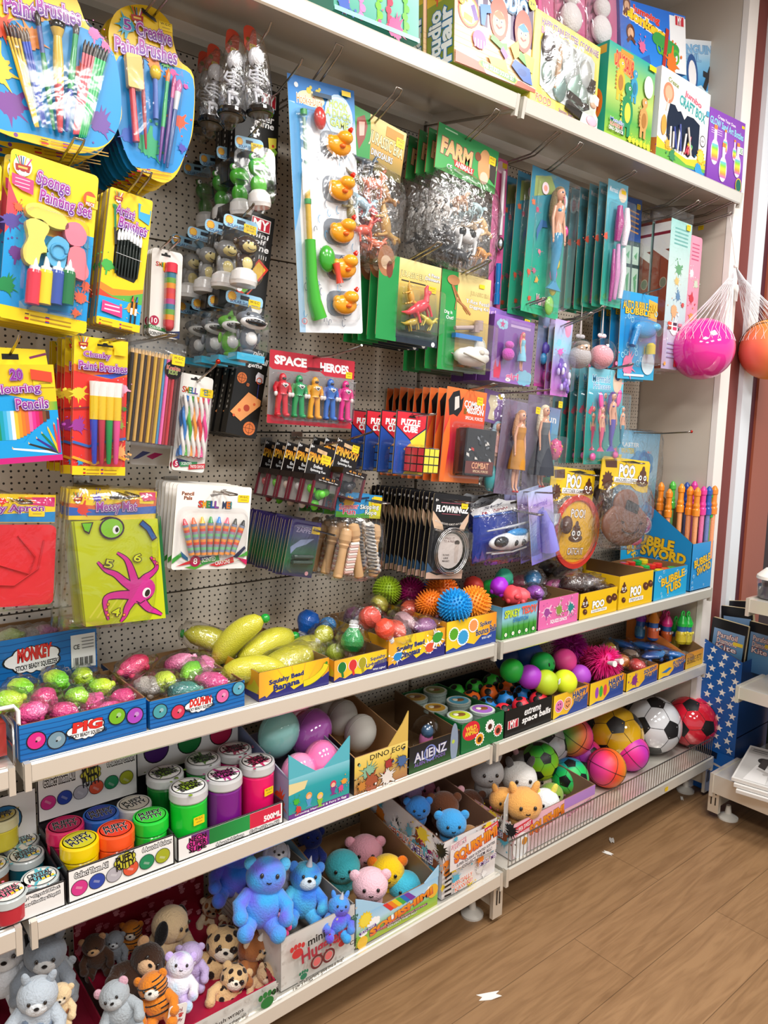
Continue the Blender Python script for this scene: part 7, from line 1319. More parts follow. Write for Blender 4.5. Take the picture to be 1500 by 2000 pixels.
for i,(px,py,y,c,w_) in enumerate(((262,1300,-.2,('#d82a5a','#e0487a'),'crimson'),(320,1330,-.27,('#b8e02a','#d8f050'),'lime'),(375,1312,-.22,('#5ac83a','#9ae84a'),'green'),(350,1295,-.17,('#e86aa0','#f090b8'),'pale pink'),(415,1332,-.3,('#e0488e','#f07ab0'),'rose'),(360,1350,-.31,('#3a7a7a','#4a9a8a'),'dark teal'),(290,1340,-.26,('#c0b8b0','#d8d0c8'),'clear grey'),(400,1300,-.2,('#e87ab0','#f09ac0'),'pink'))):
 squeezy(f'bagged {w_} dolphin squeezer in the dolphin tray','bagged dolphin squeezers',px,py,y,.03,c[0],20+i,fin=c[1],sh=(1.2,.8,.7))
def d(a):
 comic(a,'MONKEY','STICKY BEADY SQUEEZERS',()); a.cloud(.48,.48,.22,WH,.5,9,'#16181c'); a.text('MONKEY',.36,.22,.62,.48,'#e0302c',out='#16181c',ow=.07,bold=.05,shear=.1,rot=-.06); a.text('STICKY BEADY SQUEEZERS',.34,.56,.68,.68,'#16181c',bold=.03,rot=-.06)
 a.rect(.78,.12,.985,.86,'#f4f4f2'); 
 for k in range(13): a.rect(.8+.013*k,.62,.8+.013*k+(.009 if k%3 else .004),.8,'#1a1a1a')
 for k in range(4): a.rect(.87,.2+.07*k,.97,.22+.07*k,'#888'); 
 a.text('CE',.8,.33,.85,.43,'#222'); a.ring(.74,.82,.014,.018,'#e8c8c8',14)
t,x0,x1,h=tray('squeezer_tray','blue monkey sticky beady squeezers tray raised behind the pig tray',(-62,1345),(192,1303),(-62,1262),.905,-.152,.13,'#1b72bc',d,sd)
t.location.z=.905
m=MB(); m.box((0,.06,-.034),(.27,.11,.066),'#8a6a48'); m.build('spare_tray','card',t)
for i,(px,py,c,w_) in enumerate(((20,1240,('#c8d8a0','#b0c880'),'pale green'),(85,1232,('#d8a0c8','#c880b8'),'lilac'),(135,1222,('#e8703a','#e04a5a'),'orange'),(60,1238,('#c8c8cc','#a8a8b0'),'clear'),(165,1228,('#a04a9a','#703a80'),'purple'))):
 squeezy(f'bagged {w_} monkey squeezer peeping over the monkey tray','bagged monkey squeezers',px,py+6,-.1,.026,c[0],40+i,fin=c[1])
# banana tray
def squish(word1,word2,deco):
 def d(a):
  a.grad(0,0,1,1,['#f4a83a','#f6d82a','#f4d02a','#f0a02a'],False); 
  for k in range(5): a.line([(.05+.2*k,0),(.3+.1*k,.6)],.012,'#f2b83a')
  a.poly([(0,1),(0,.9),(.08,.84),(.1,.92),(.2,.72),(.24,.82),(.42,.7),(.48,.86),(.62,.72),(.68,.82),(.82,.6),(.9,.66),(1,.5),(1,1)],'#2f2f7a')
  a.text(word1,.14,.3,.62,.5,'#23337a',out='#9ac8e0',ow=.04,bold=.04,rot=-.06); a.text(word2,.2,.52,.56,.72,'#23337a',out='#9ac8e0',ow=.04,bold=.04,rot=-.06); deco(a)
 return d
def deco(a): a.line(smooth_open([(.62,.75),(.72,.72),(.83,.6),(.92,.4),(.96,.2)]),.085,'#7a8a2a'); a.line(smooth_open([(.62,.745),(.72,.71),(.83,.59),(.92,.4),(.955,.22)]),.075,'#e8d82a'); a.ell(.96,.17,.018,'#3a8a2a')
def sd(a): a.grad(0,0,1,1,['#f2c82a','#f0a82a'],False); a.text('Squishy Bead',.22,.3,.75,.55,'#23337a',out='#f8e88a',bold=.03,rot=.0); a.line(smooth_open([(.84,.85),(.92,.7),(.97,.4)]),.09,'#d8c82a'); a.poly([(.6,1),(.8,.8),(1,.75),(1,1)],'#2f2f7a')
tray('squishy_tray','yellow squishy bead banana tray with green tipped bananas',(504,1376),(643,1336),(504,1316),S1,-.357,.3,'#f2c42a',squish('Squishy Bead','Banana',deco),sd)
def banana(label,px,py,y,L,yaw,tilt,i,bag=False):
 p=atY(px,py,y); r=thing('squishy_banana',label,'squishy banana',p,(0,tilt,yaw),'squishy bead bananas'); m=MB(); pts=[]; rr=[]
 for k in range(11):
  t=k/10-.5; pts.append((L*t,0,-.12*L*4*t*t+.03*L)); rr.append(.19*L*(1-(abs(t)*2)**2.6)**.5*.95+.012*L if abs(t)<.5 else .02*L)
 m.tube(pts,rr,'#cfc93c',14); m.build('banana_body','jelly',r)
 m=MB(); m.tube([pts[0],(pts[0][0]-.05*L,0,pts[0][2]-.02*L)],[.075*L,.06*L],'#1fa03a',10); m.ball((pts[-1][0]+.01*L,0,pts[-1][2]),.075*L,'#1fa03a',10,8); m.build('green_tip','plastic',r)
 if bag: m=MB(); m.ball((0,0,-.03*L),(L*.62,L*.3,L*.28),'#fff',20,12,None,lambda n:1+.2*noise.noise(n*3+V((i,0,1)))); m.build('polybag','film',r)
for i,(px,py,y,L,yw,tl,b,lab) in enumerate(((420,1255,-.14,.15,-.5,.5,True,'bagged bead banana leaning in the back left corner of the banana tray'),(462,1246,-.2,.155,-.4,-.75,False,'upright bead banana with its green tip highest in the tray'),(520,1262,-.2,.17,.1,-.25,False,'bead banana lying behind the bagged front one'),(560,1296,-.28,.18,.1,-.12,True,'bagged bead banana lying along the front of the tray'),(500,1310,-.3,.16,-.3,.1,False,'bead banana low at the front left of the tray'),(590,1275,-.22,.18,.3,-.1,True,'bagged bead banana at the right of the tray'))): banana(lab,px,py,y,L,yw,tl,i,b)
def deco(a):
 for u,c in ((.14,'#1f7a3a'),(.34,'#d83a3a'),(.52,'#a8a02a')): a.ell(u,.38,.085,WH); a.ell(u,.38,.075,c,rv=.085); a.line([(u+.005,.62),(u+.02,.85)],.04,c)
 a.text('With Lights!',.72,.78,.97,.9,WH)
def dbulb(a):
 a.grad(0,0,1,1,['#f4a83a','#f6d82a','#f0c02a'],False); a.poly([(0,1),(0,.92),(.1,.8),(.2,.92),(.32,.78),(.5,.9),(.62,.75),(.7,.8),(.8,.5),(1,.4),(1,1)],'#2f2f7a'); a.text('Squishy',.68,.22,.97,.42,'#23337a',out='#f8e88a',bold=.03,rot=-.06); a.text('Light Bulb',.6,.46,.99,.68,'#23337a',out='#f8e88a',bold=.03,rot=-.06); deco(a)
tray('squishy_tray','yellow squishy light bulb tray between the banana and dinosaur trays',(651,1330),(756,1296),(653,1292),S1,-.357,.28,'#f2c42a',dbulb,sd)
def bulb(label,px,py,y,s,c,rot,i,bag):
 p=atY(px,py,y); r=thing('squishy_bulb',label,'squishy bulb',p,rot,'squishy bead light bulbs'); m=MB(); m.lathe([(0,s),(s*.6,s*.82),(s*.95,s*.35),(s,0),(s*.9,-s*.4),(s*.6,-s*.85),(s*.42,-s*1.1)][::-1],c,18); m.build('bulb_body','jelly',r)
 m=MB(); m.lathe([(s*.2,-s*1.75),(s*.36,-s*1.65),(s*.4,-s*1.5),(s*.36,-s*1.4),(s*.42,-s*1.3),(s*.38,-s*1.2),(s*.43,-s*1.08)],'#d8d8dc',14); m.build('screw_base','plastic',r)
 if bag: m=MB(); m.ball((0,0,-.2*s),(s*1.4,s*1.3,s*1.6),'#fff',18,12,None,lambda n:1+.3*noise.noise(n*3+V((i*3,0,1)))); m.build('polybag','film',r)
for i,(px,py,y,s,c,rot,b,lab) in enumerate(((602,1212,-.14,.03,'#1a6ad0',(0,.5,0),False,'blue bead bulb at the back of the light bulb tray'),(640,1222,-.16,.024,'#3a8ac8',(.4,-.6,0),True,'bagged pale blue bead bulb beside the blue one'),(632,1240,-.22,.026,'#c8c83a',(0,1.2,.3),True,'bagged yellow bead bulb right of the bananas'),(688,1252,-.3,.03,'#1a9a4a',(3.0,.2,0),True,'bagged green bead bulb with its cap upward at the front'),(690,1205,-.16,.028,'#7a4a6a',(.5,.4,0),True,'bagged plum bead bulb at the back'),(752,1228,-.35,.026,'#f0523a',(0,-.5,0),False,'red bead bulb hanging over the front of the tray'),(722,1206,-.26,.03,'#ee5a4a',(1.2,.3,0),True,'bagged red bead bulb behind the hanging one'),(655,1275,-.27,.024,'#a8b83a',(1,.8,0),True,'bagged olive bead bulb at the front left of its tray'))): bulb(lab,px,py,y,s,c,rot,i,b)
def deco(a):
 for u,v,c,q in ((.15,.65,'#2a8ad0',.09),(.72,.6,'#e05a3a',.11),(.85,.3,'#3a9a3a',.12)): a.splat(u,v,q*.85,WH,int(u*9)); a.ell(u,v,q*.75,c,rv=q*.6); a.ell(u+q*.5,v-q*.5,q*.35,c)
def ddino(a): squish('Squishy Bead','Dinosaur',deco)(a)
tray('squishy_tray','yellow squishy bead dinosaur tray under the bagged red toys',(757,1296),(869,1264),(758,1250),S1,-.357,.28,'#f2c42a',ddino,sd)
for i,(px,py,y,c,lab) in enumerate(((790,1215,-.28,'#c8a0a8','bagged clear pink bead dinosaur at the front of its tray'),(830,1225,-.32,'#a06a9a','bagged purple bead dinosaur low at the front'),(800,1190,-.2,'#e0604a','bagged red bead dinosaur in the middle of its tray'),(740,1180,-.15,'#c8c04a','bagged yellow bead dinosaur at the back of its tray'),(840,1190,-.2,'#c07a8a','bagged rose bead dinosaur beside the orange balls'),(770,1230,-.32,'#e86a5a','bagged coral bead dinosaur at the front left'))): squeezy(lab,'bagged bead dinosaurs',px,py,y,.032,c,60+i,'jelly',name='bead_dinosaur',sh=(1.2,.8,.8))
def deco(a):
 for u,v,c,q in ((.14,.42,'#5aa82a',.1),(.32,.58,'#3aa0d8',.12),(.52,.28,'#f09a5a',.1)): a.ell(u,v,q,WH,rv=q*1.0); a.burst(u,v,q*.9,c,18,.85)
def dsp(a):
 a.grad(0,0,1,1,['#f4d02a','#f6c82a','#f0902a'],False); a.poly([(0,1),(0,.92),(.14,.85),(.2,.92),(.4,.8),(.55,.9),(.7,.66),(.8,.7),(1,.5),(1,1)],'#2f4a9a'); a.text('Spikey',.66,.22,.9,.4,'#23337a',out='#f8e88a',bold=.03,rot=-.06); a.text('Bounce Ball',.58,.42,.98,.62,'#23337a',out='#f8e88a',bold=.03,rot=-.06); a.text('With Light!',.7,.72,.9,.82,WH,rot=-.06); deco(a)
tray('squishy_tray','yellow spikey bounce ball tray at the end of the middle bay',(870,1267),(969,1243),(871,1217),S1,-.357,.28,'#f2c42a',dsp,sd)
ICO=[]
for k in range(230):
 z=1-2*(k+.5)/230; a_=k*2.39996; q=math.sqrt(1-z*z); ICO.append(V((q*math.cos(a_),q*math.sin(a_),z)))
def spiky(label,px,py,y,R,c):
 p=atY(px,py,y); r=thing('spiky_ball',label,'spiky ball',p,(rnd.random(),rnd.random(),0),'spiky bounce balls'); MB().ball((0,0,0),R*.86,c,20,14).build('ball_body','rubber',r)
 m=MB(); 
 for d in ICO: m.cyl(d*R*.82,d*R*1.08,R*.085,R*.03,c,5)
 m.build('spikes','rubber',r)
for px,py,y,R,c,lab in ((756,1153,-.12,.04,'#a8c82a','lime green spiky ball at the back, leftmost'),(802,1147,-.09,.036,'#8ab82a','green spiky ball behind the magenta one'),(803,1156,-.13,.043,'#b01f70','magenta spiky ball at the back'),(862,1155,-.2,.048,'#f08020','orange spiky ball highest in the tray'),(838,1178,-.25,.038,'#f08422','orange spiky ball low beside the blue ball'),(888,1183,-.33,.046,'#1a9ae0','bright blue spiky ball at the front'),(925,1178,-.3,.048,'#f69a2c','light orange spiky ball right of the blue one'),(832,1158,-.1,.03,'#2a5ac0','small dark blue spiky ball at the back')): spiky(lab,px,py,y,R,c)
# ================================================================== right end of shelf one
def d(a):
 a.grad(0,0,1,1,['#4a9ad0','#9ad0ec','#4aa03a','#3a8a2a'])
 for k in range(26): u=.02+.037*k; a.poly([(u-.02,1),(u+.02,1),(u+.01*(k%3-1),.5+.1*(k%4))],'#4aa83a' if k%2 else '#2f8a2f')
 a.text('SPIKEY',.06,.12,.48,.34,'#c8e03a',out='#2a6a2a',bold=.04); a.text('TEDDY',.54,.1,.97,.32,'#e85a4a',out='#f0c8b8',bold=.04); a.text('STRETCH',.3,.4,.72,.52,'#2a7ac0',bold=.03)
 for u in (.1,.3,.48,.68,.88): a.ell(u,.86,.035,WH); a.ell(u,.86,.014,'#f0c03a')
tray('teddy_tray','grassy blue spikey teddy box at the left end of the right shelf',(978,1244),(1048,1226),(980,1188),S1,-.357,.22,'#3f8ec4',d,lambda a:a.grad(0,0,1,1,['#4a9ad0','#9ad0ec','#4aa03a']))
for i,(px,py,y,c,lab) in enumerate(((975,1145,-.27,'#a82ad0','bright purple rubber teddy sitting on the pile'),(1000,1162,-.31,'#f0505a','coral rubber teddy at the front of its box'),(958,1150,-.2,'#22b04a','green rubber teddy at the left'),(985,1128,-.2,'#4ac8a0','mint rubber teddy with a card tag at the back'),(925,1143,-.17,'#ee4a40','red rubber teddy beyond the orange spiky ball'),(1015,1165,-.29,'#f0606a','coral rubber teddy at the right'))): squeezy(lab,'rubber teddies',px,py,y,.034,c,80+i,'rubber',False,'rubber_teddy',(1,.8,.85))
def d(a):
 a.rect(0,0,1,1,'#e66fae'); a.text('SQUIZE DINOS',.3,.74,.72,.88,WH,out='#8a2a6a',bold=.03)
 for u,c in ((.2,'#a04a9a'),(.5,'#8a9a4a'),(.8,'#2f8a8a')): a.splat(u,.45,.1,'#f6c8e0',int(u*9)); a.splat(u,.45,.08,c,int(u*9)+1)
tray('dinosaur_tray','pink squeeze dinosaur tray between the grassy and yellow trays',(1050,1222),(1128,1203),(1052,1175),S1,-.357,.24,'#e66fae',d)
for i,(px,py,y,c,lab) in enumerate(((1045,1158,-.28,'#a85ac8','bagged purple spotted squeeze dinosaur at the front'),(1040,1130,-.2,'#2a86c0','bagged blue squeeze dinosaur in the middle'),(1015,1138,-.17,'#c85a78','bagged rose squeeze dinosaur at the left'),(1085,1145,-.22,'#c04a90','bagged magenta squeeze dinosaur at the right'))): squeezy(lab,'bagged squeeze dinosaurs',px,py,y,.036,c,90+i,'jelly',name='squeeze_dinosaur',sh=(1.2,.8,.7))
def dp(t):
 def d(a):
  a.rect(0,0,1,1,'#f0c21a'); poo_swirl(a,.14,.36,.1); a.text('POO',.34,.4,.64,.66,WH,out='#1a1410',ow=.09,bold=.06); a.rect(.3,.72,.72,.84,WH); a.text(t,.33,.74,.69,.82,'#1a1410')
  for u,v,q in ((.78,.45,.09),(.92,.4,.08),(.14,.72,.06)): a.ell(u,v,q,BR,rv=q*.7,rot=.5); a.ell(u+.01,v-.02,q*.3,'#a87a5a',rv=q*.2)
 return d
tray('poo_tray','low yellow squishy poo tray with bagged brown toys on top',(1130,1205),(1204,1188),(1131,1162),S1,-.357,.25,'#f0c21a',dp('SQUISHY POO'))
for i,(px,py,y,s,c,lab) in enumerate(((1120,1142,-.28,.045,'#3a221a','bagged dark brown poo toy heaped at the front of its tray'),(1105,1118,-.18,.04,'#8a8488','bagged grey crinkled toy at the back of the tray'),(1150,1140,-.29,.035,'#5a4a4a','bagged brown toy with a white label'),(1070,1108,-.12,.035,'#26242a','bagged black toy with googly eyes at the back'),(1165,1150,-.3,.03,'#4a3028','bagged small brown poo toy at the right'))): squeezy(lab,'bagged poo toys',px,py,y,s,c,100+i,'jelly',name='poo_toy',sh=(1.1,.9,.8))
t,x0,x1,h=tray('poo_tray','tall yellow stretchy poo tray with a printed back panel',(1206,1188),(1273,1172),(1206,1128),S1,-.357,.28,'#f0c21a',dp('STRETCHY POO'),dp('STRETCHY POO'),backh=.09,back=dp('STRETCHY POO'))
for i in range(4): squeezy(f'brown stretchy poo low in the tall yellow tray, {ORD[i+1] if i else "nearest the front"}','stretchy poo toys',1165+22*i,1132-2*i,-.22+.02*i,.03,'#4a3426',110+i,'rubber',False,'poo_toy',(1.3,.7,.7))
def bub(a,n,c='#a8def4'):
 q=random.Random(n)
 for k in range(n): u,v,s=q.random()*.9+.05,q.random()*.9+.05,.02+.035*q.random(); a.ring(u,v,s*.75,s,c,12); a.ell(u-s*.3,v-s*.3*a.k,s*.25,WH,n=8)
def dt(a): a.grad(0,0,1,1,['#1f9ad4','#2aaee0']); bub(a,8); a.text('BUBBLE',.2,.2,.9,.45,'#f2c22a',out='#4a3a1a',bold=.04,rot=-.15); a.text('TUBS',.35,.5,.8,.78,'#f2c22a',out='#4a3a1a',bold=.04,rot=-.15)
t,x0,x1,h=tray('bubble_tub_tray','blue bubble tubs tray filled with red, green and yellow tubs',(1275,1172),(1340,1152),(1275,1118),S1,-.357,.2,'#1f9ad4',dt)
k=0
for j,(yy,zz) in enumerate(((-.31,.08),(-.25,.085),(-.19,.09))):
 for i in range(5):
  c=('#d8302c','#22a84a','#e8d02a','#e8502c','#22a84a','#d8302c')[(i+2*j)%6]; p=V((x0+.025+(x1-x0-.05)*i/4,yy,S1+zz)); o=MB().lathe([(.016,-.05),(.016,0),(.018,.001),(.018,.014),(.015,.016)],[c,c,c,c],12).build('bubble_tub','plastic',None,p); tag(o,f'{["red","green","yellow","orange red","green","red"][(i+2*j)%6]} capped bubble tub, {["front","middle","back"][j]} row, {ORD[i] if i else "first"} from the left','bubble tub','bubble tubs in their tray')
p=atY(1213,1045,-.14); q=atY(1268,1038,-.14); r,w,h=hang('bubble_tub_sign','blue bubble tubs header card standing behind the yellow poo tray','display card',(1213,1048),(1272,1036),(1206,1118),-.12); m,a=cardm(w,h,.004,'#2098d4'); dt(Art(m,(-w/2,-.001,0),(w,0,0),(0,0,-h))); m.build('printed_card','print',r); m=MB(); m.box((w/2-.006,-.002,-h/2),(.012,.003,h),'#f0a02a'); m.build('orange_edge','card',r)
# bubble sword display
t=thing('bubble_sword_display','tall blue bubble sword display box with slanting sides','display box',(2.70,-.357,S1+.001)); m=MB(); W=.155; Dp=.3; hf=.182; hb=.36
for s in (-1,1):
 L=[V((s*W/2,y,z)) for y,z in ((0,0),(Dp,0),(Dp,hb),(Dp-.04,hb),(.0,hf))]; m.add(L,[(0,1,2,3,4) if s<0 else (4,3,2,1,0)],'#1f8fd0'); m.add([p+V((-s*.003,0,0)) for p in L],[(4,3,2,1,0) if s<0 else (0,1,2,3,4)],'#8a6a48')
m.box((0,.0015,hf/2),(W,.003,hf),'#2a94d8',cols=['#1f8fd0','#b8502c','#2a94d8','#8a6a48','#8a6a48','#8a6a48']); m.box((0,Dp,hb/2+.02),(W,.003,hb+.04),'#1f8fd0',cols=['#1f8fd0','#1f8fd0','#8a6a48','#1f8fd0','#8a6a48','#8a6a48']); m.box((0,Dp/2,.002),(W,Dp,.003),'#8a6a48')
a=Art(m,(-W/2,-.0003,hf),(W,0,0),(0,0,-hf)); bub(a,16); a.text('BUBBLE',.1,.3,.85,.45,'#f2c22a',out='#4a3a1a',bold=.04,rot=-.2); a.text('SWORD',.25,.47,.9,.62,'#f2c22a',out='#4a3a1a',bold=.04,rot=-.2)
a=Art(m,(-W/2-.0003,Dp,hb),(0,-Dp,0),(0,0,-hb)); q=random.Random(3)
for k in range(26):
 u=q.random()*.95; v=.35+.62*q.random()
 if v>.25+.55*u: s=.015+.03*q.random(); a.ring(u,v,s*.75,s,'#a8def4',12)
a.ell(.3,.36,.13,'#e0e8f0'); a.ell(.3,.36,.115,'#d86aa8'); a.text('BUBBLE',.21,.31,.39,.36,WH,bold=.03); a.text('KIDZ',.23,.37,.37,.41,WH,bold=.03); a.text('BUBBLE',.15,.48,.75,.58,'#f2c22a',out='#4a2a0a',ow=.07,bold=.05,rot=.08); a.text('SWORD',.3,.6,.92,.7,'#f2c22a',out='#4a2a0a',ow=.07,bold=.05,rot=.08)
m.build('display_box','print',t); m=MB(); p=atY(1312,905,-.1)-t.location; Q=Matrix.Rotation(.55,3,'Y'); m.prism(rrect(.07,.15,.03,4),.003,'#2a8ed0',p,Q); m.prism(rrect(.04,.11,.005,2),.003,'#e0843a',p+V((.05,.02,-.02)),Q); a=Art(m,p+Q@V((-.035,-.002,.075)),Q@V((.07,0,0)),Q@V((0,0,-.15))); bub(a,9); a.text('BUBBLE SWORD',.08,.72,.92,.84,'#f2c22a',out='#4a2a0a',bold=.03); m.build('header_flap','print',t)
for i,(px,py,y,c,n) in enumerate(((1292,942,-.2,'#f28c22','orange'),(1308,955,-.24,'#f28c22','orange'),(1332,945,-.27,'#f59a2a','orange'),(1349,950,-.3,'#f28c22','orange'),(1363,952,-.33,'#f59226','orange'),(1375,950,-.335,'#e03a96','pink'),(1386,950,-.34,'#2a5ab0','blue'),(1394,955,-.345,'#34b84a','green'),(1407,948,-.352,'#f08a2a','orange'),(1320,938,-.09,'#e83a90','pink'),(1345,938,-.18,'#5ac84a','green'),(1372,940,-.24,'#2a4a9a','navy'),(1383,938,-.27,'#d83a9a','pink'))):
 p=atY(px,py,y); r=thing('bubble_sword',f'{n} handled bubble sword, {["first","second","third","fourth","fifth","sixth","seventh","eighth","ninth","tenth","eleventh","twelfth","last"][i]} from the left of the display',  'bubble sword',(p.x,p.y,p.z-.12),(0,0,0),'bubble swords in the display'); r.location.x=min(p.x,2.765)
 m=MB(); m.lathe([(.006,.01),(.014,.012),(.0145,.035),(.0115,.04),(.013,.05),(.0105,.06),(.0105,.085),(.013,.09),(.013,.105),(.006,.118),(0,.122)],c,12); m.build('sword_handle','plastic',r); m=MB(); m.lathe([(.009,-.16),(.0095,.015)],mixc(c,'#ffffff',.15),10); m.build('bubble_tube','jelly',r)
# ================================================================== shelf two
ZS=S2+.003
def tub(label,px,py,zt,R,h,body,lid,lab,lw,grp,tall=False,sticker_=False,word=None):
 p=atZ(px,py,ZS+zt); r=thing('putty_tub' if not tall else 'slime_jar',label,'putty tub' if not tall else 'slime jar',(p.x,p.y,ZS+zt-h),(0,0,rnd.uniform(-.2,.2)),grp)
 e=.82 if tall else .66; m=MB(); m.lathe([(R*.9,0),(R*.94,.003),(R*.95,h*(e-.05)),(R*.9,h*(e-.02)),(R*.9,h*(e+.02))],body,24); m.build('tub_body','plastic',r); m=MB(); m.lathe([(R*.97,h*e),(R,h*(e+.02)),(R,h*.96),(R*.96,h),(0,h)],lid,28); ld=m.build('lid','plastic',r)
 m=MB(); m.lathe([(0,h+.0004),(R*.86,h+.0004)][::-1],'#222',28); m.lathe([(R*.81,h+.0007),(0,h+.0008)],lab,28); a=Art(m,(-R*.75,-R*.55,h+.001),(R*1.5,0,0),(0,0,0.0001)); a.V=V((0,-R*1.1,0)); a.O=V((-R*.75,R*.55,h+.001)); a.N=V((0,0,1)); a.k=a.U.length/a.V.length
 if tall or word[0]=='CRYSTAL': a.splat(.5,.5,.37,lw or '#c8a83a',int(px)); 
 if word[0]=='CRYSTAL': a.poly([(.5,.72),(.95,.62),(.95,.8),(.5,.9)],'#f2d21c')
 for i,wd in enumerate(word): a.text(wd,.1,.12+i*.8/len(word),.9,.12+(i+.85)*.8/len(word),'#16161a',out=WH if not tall else None,ow=.06,bold=.04)
 m.build('lid_label','print',ld)
 if sticker_: sticker(r,.0,h*.6,.026,.018,-R*1.01)
PP=('PUFFY','PUTTY')
def circ(a,v=.62,r=.075):
 for k,c in enumerate(('#d83a8a','#2f4aa8','#b8b4bc','#e0583a','#1f8a5a','#a8b02a')): a.ell(.1+.155*k,v-.012*k,r,'#1a1a1a'); a.ell(.1+.155*k,v-.012*k,r*.93,c); a.line([(.1+.155*k-r*.4,v-.05),(.1+.155*k+r*.3,v+.03)],r*.3,mixc(c,'#ffffff',.2))
def dpf(a): a.rect(0,0,1,1,'#16161a'); a.rect(.012,.04,.985,.95,'#f4f3f0'); a.text('Collect Them All!',.06,.14,.36,.3,WH,out='#1a1a1a',ow=.12); a.text('6 Assorted Colours',.68,.1,.97,.24,WH,out='#1a1a1a',ow=.12); circ(a); a.cloud(.515,.28,.1,'#c8c23a',.8,7,'#1a1a1a'); a.text('PUFFY',.43,.08,.6,.28,'#1a1a1a',bold=.05,rot=-.1); a.text('PUTTY',.43,.3,.6,.5,'#1a1a1a',bold=.05,rot=-.1)
t,x0,x1,h=tray('putty_tray','white putty tray of six coloured tubs with colour circles',(131,1764),(343,1680),(132,1703),S2,-.357,.2,'#f4f3f0',dpf,lambda a:a.rect(0,0,1,1,'#26262a'),inner='#2a282c',backh=.115,back=lambda a:(a.rect(0,0,1,1,'#2a282c'),dpf(Art(a.m,a.O,a.U,a.V*.62,a.l))))
for px,py,c,l,n,s in ((127,1610,'#f02a6a','#c81a5a','hot pink',False),(155,1640,'#f6d40a','#d0c82a','yellow',False),(197,1588,'#2a6ac8','#2a4aa8','blue',False),(262,1568,'#dcd8d4','#c8c0b4','white',False),(226,1618,'#ff5a26','#e0402a','orange',True),(294,1592,'#22d03a','#3ac83a','bright green',True)): tub(f'{n} lidded putty tub in the white tray',px,py,.092,.0365,.088,c,c,l,None,'lidded putty tubs',word=PP,sticker_=s)
def dsl(a): a.rect(0,0,1,1,'#16161a'); a.rect(.01,.04,.985,.95,'#f2f0ee'); a.rect(.12,.05,.28,.7,'#6a2a7a'); a.grad(.28,.05,.66,.72,['#1a7a3a','#229a4a'],False); a.rect(.66,.05,.97,.72,'#d8284a'); a.text('500ML',.8,.36,.97,.6,WH,bold=.04,rot=-.03); a.cloud(.175,.46,.09,'#d83a9a',.8,7,'#6a1a4a'); 
def dsl2(a):
 dsl(a)
 for i,wd in enumerate(('NEON','SUPER','SLIME')): a.text(wd,.1,.14+.22*i,.25,.33+.22*i,'#1a0a1a',bold=.04)
 a.text('4 Assorted Colours',.34,.78,.6,.92,WH,out='#1a1a1a',ow=.12); a.text('Collect Them All!',.66,.78,.95,.92,WH,out='#1a1a1a',ow=.12)
def dsb(a):
 a.rect(0,0,1,1,'#211f24'); a.rect(0,.0,1,.5,'#f0eeec')
 for u,c in ((.18,'#4a1f6a'),(.5,'#1a7a3a'),(.82,'#b81a4a')): a.ell(u,.25,.12,'#1a1a1a'); a.ell(u,.25,.11,c)
tray('slime_tray','low white neon slime tray of six tall jars',(345,1682),(555,1600),(346,1640),S2,-.357,.22,'#f2f0ee',dsl2,None,inner='#2a282c',backh=.15,back=dsb)
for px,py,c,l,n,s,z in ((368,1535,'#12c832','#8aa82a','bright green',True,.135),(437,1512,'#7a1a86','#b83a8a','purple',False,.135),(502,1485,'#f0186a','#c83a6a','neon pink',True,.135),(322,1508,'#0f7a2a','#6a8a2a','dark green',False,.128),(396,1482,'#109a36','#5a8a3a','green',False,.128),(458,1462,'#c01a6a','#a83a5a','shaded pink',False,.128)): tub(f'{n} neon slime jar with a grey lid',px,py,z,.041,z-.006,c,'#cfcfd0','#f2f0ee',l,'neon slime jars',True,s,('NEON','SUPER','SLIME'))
# clear putty at the left
def dcl(a): a.rect(0,0,1,1,'#16161a'); a.rect(0,.05,.985,.95,'#f2f0ee'); a.text('Glitter & Crystal Effect',.58,.14,.95,.28,WH,out='#1a1a1a',ow=.14,rot=-.05); a.text('Hardens Floating Liquid',.58,.36,.95,.5,WH,out='#1a1a1a',ow=.14,rot=-.05); a.ell(.45,.6,.08,'#1a1a1a'); a.ell(.45,.6,.072,'#2a7a8a'); a.ell(.25,.7,.08,'#a84a3a'); a.ell(.05,.8,.08,'#5a8a3a')
tray('putty_tray','white crystal putty tray of clear lidded tubs cut by the left photo edge',(-130,1868),(131,1755),(-130,1812),S2,-.357,.2,'#f2f0ee',dcl,None,inner='#2a282c',backh=.1,back=lambda a:(a.rect(0,0,1,1,'#e8e6e4'),a.ell(.72,.35,.16,'#222'),a.ell(.72,.35,.15,'#2a6a9a')))
for px,py,c,n,l in ((78,1712,'#0a6a7a','teal','#5ab8c8'),(50,1668,'#0a5a6a','dark teal','#6ab0c0'),(15,1742,'#c02a3a','red','#e86a8a'),(-20,1690,'#8a4a2a','brown','#e0b08a'),(42,1642,'#2a4a4a','shaded grey','#8ac0c8')): tub(f'{n} crystal putty tub with a frosted lid and yellow sticker',px,py,.052,.034,.047,c,'#c8d0d0','#f0efe8',l,'crystal putty tubs',word=('CRYSTAL','PUTTY'))
tub('tall yellow putty tub standing on the clear tubs at the left edge',0,1592,.118,.034,.064,'#d8c83a','#d8d0a0','#e8d88a',None,'crystal putty tubs',word=('CRYSTAL','PUTTY'))
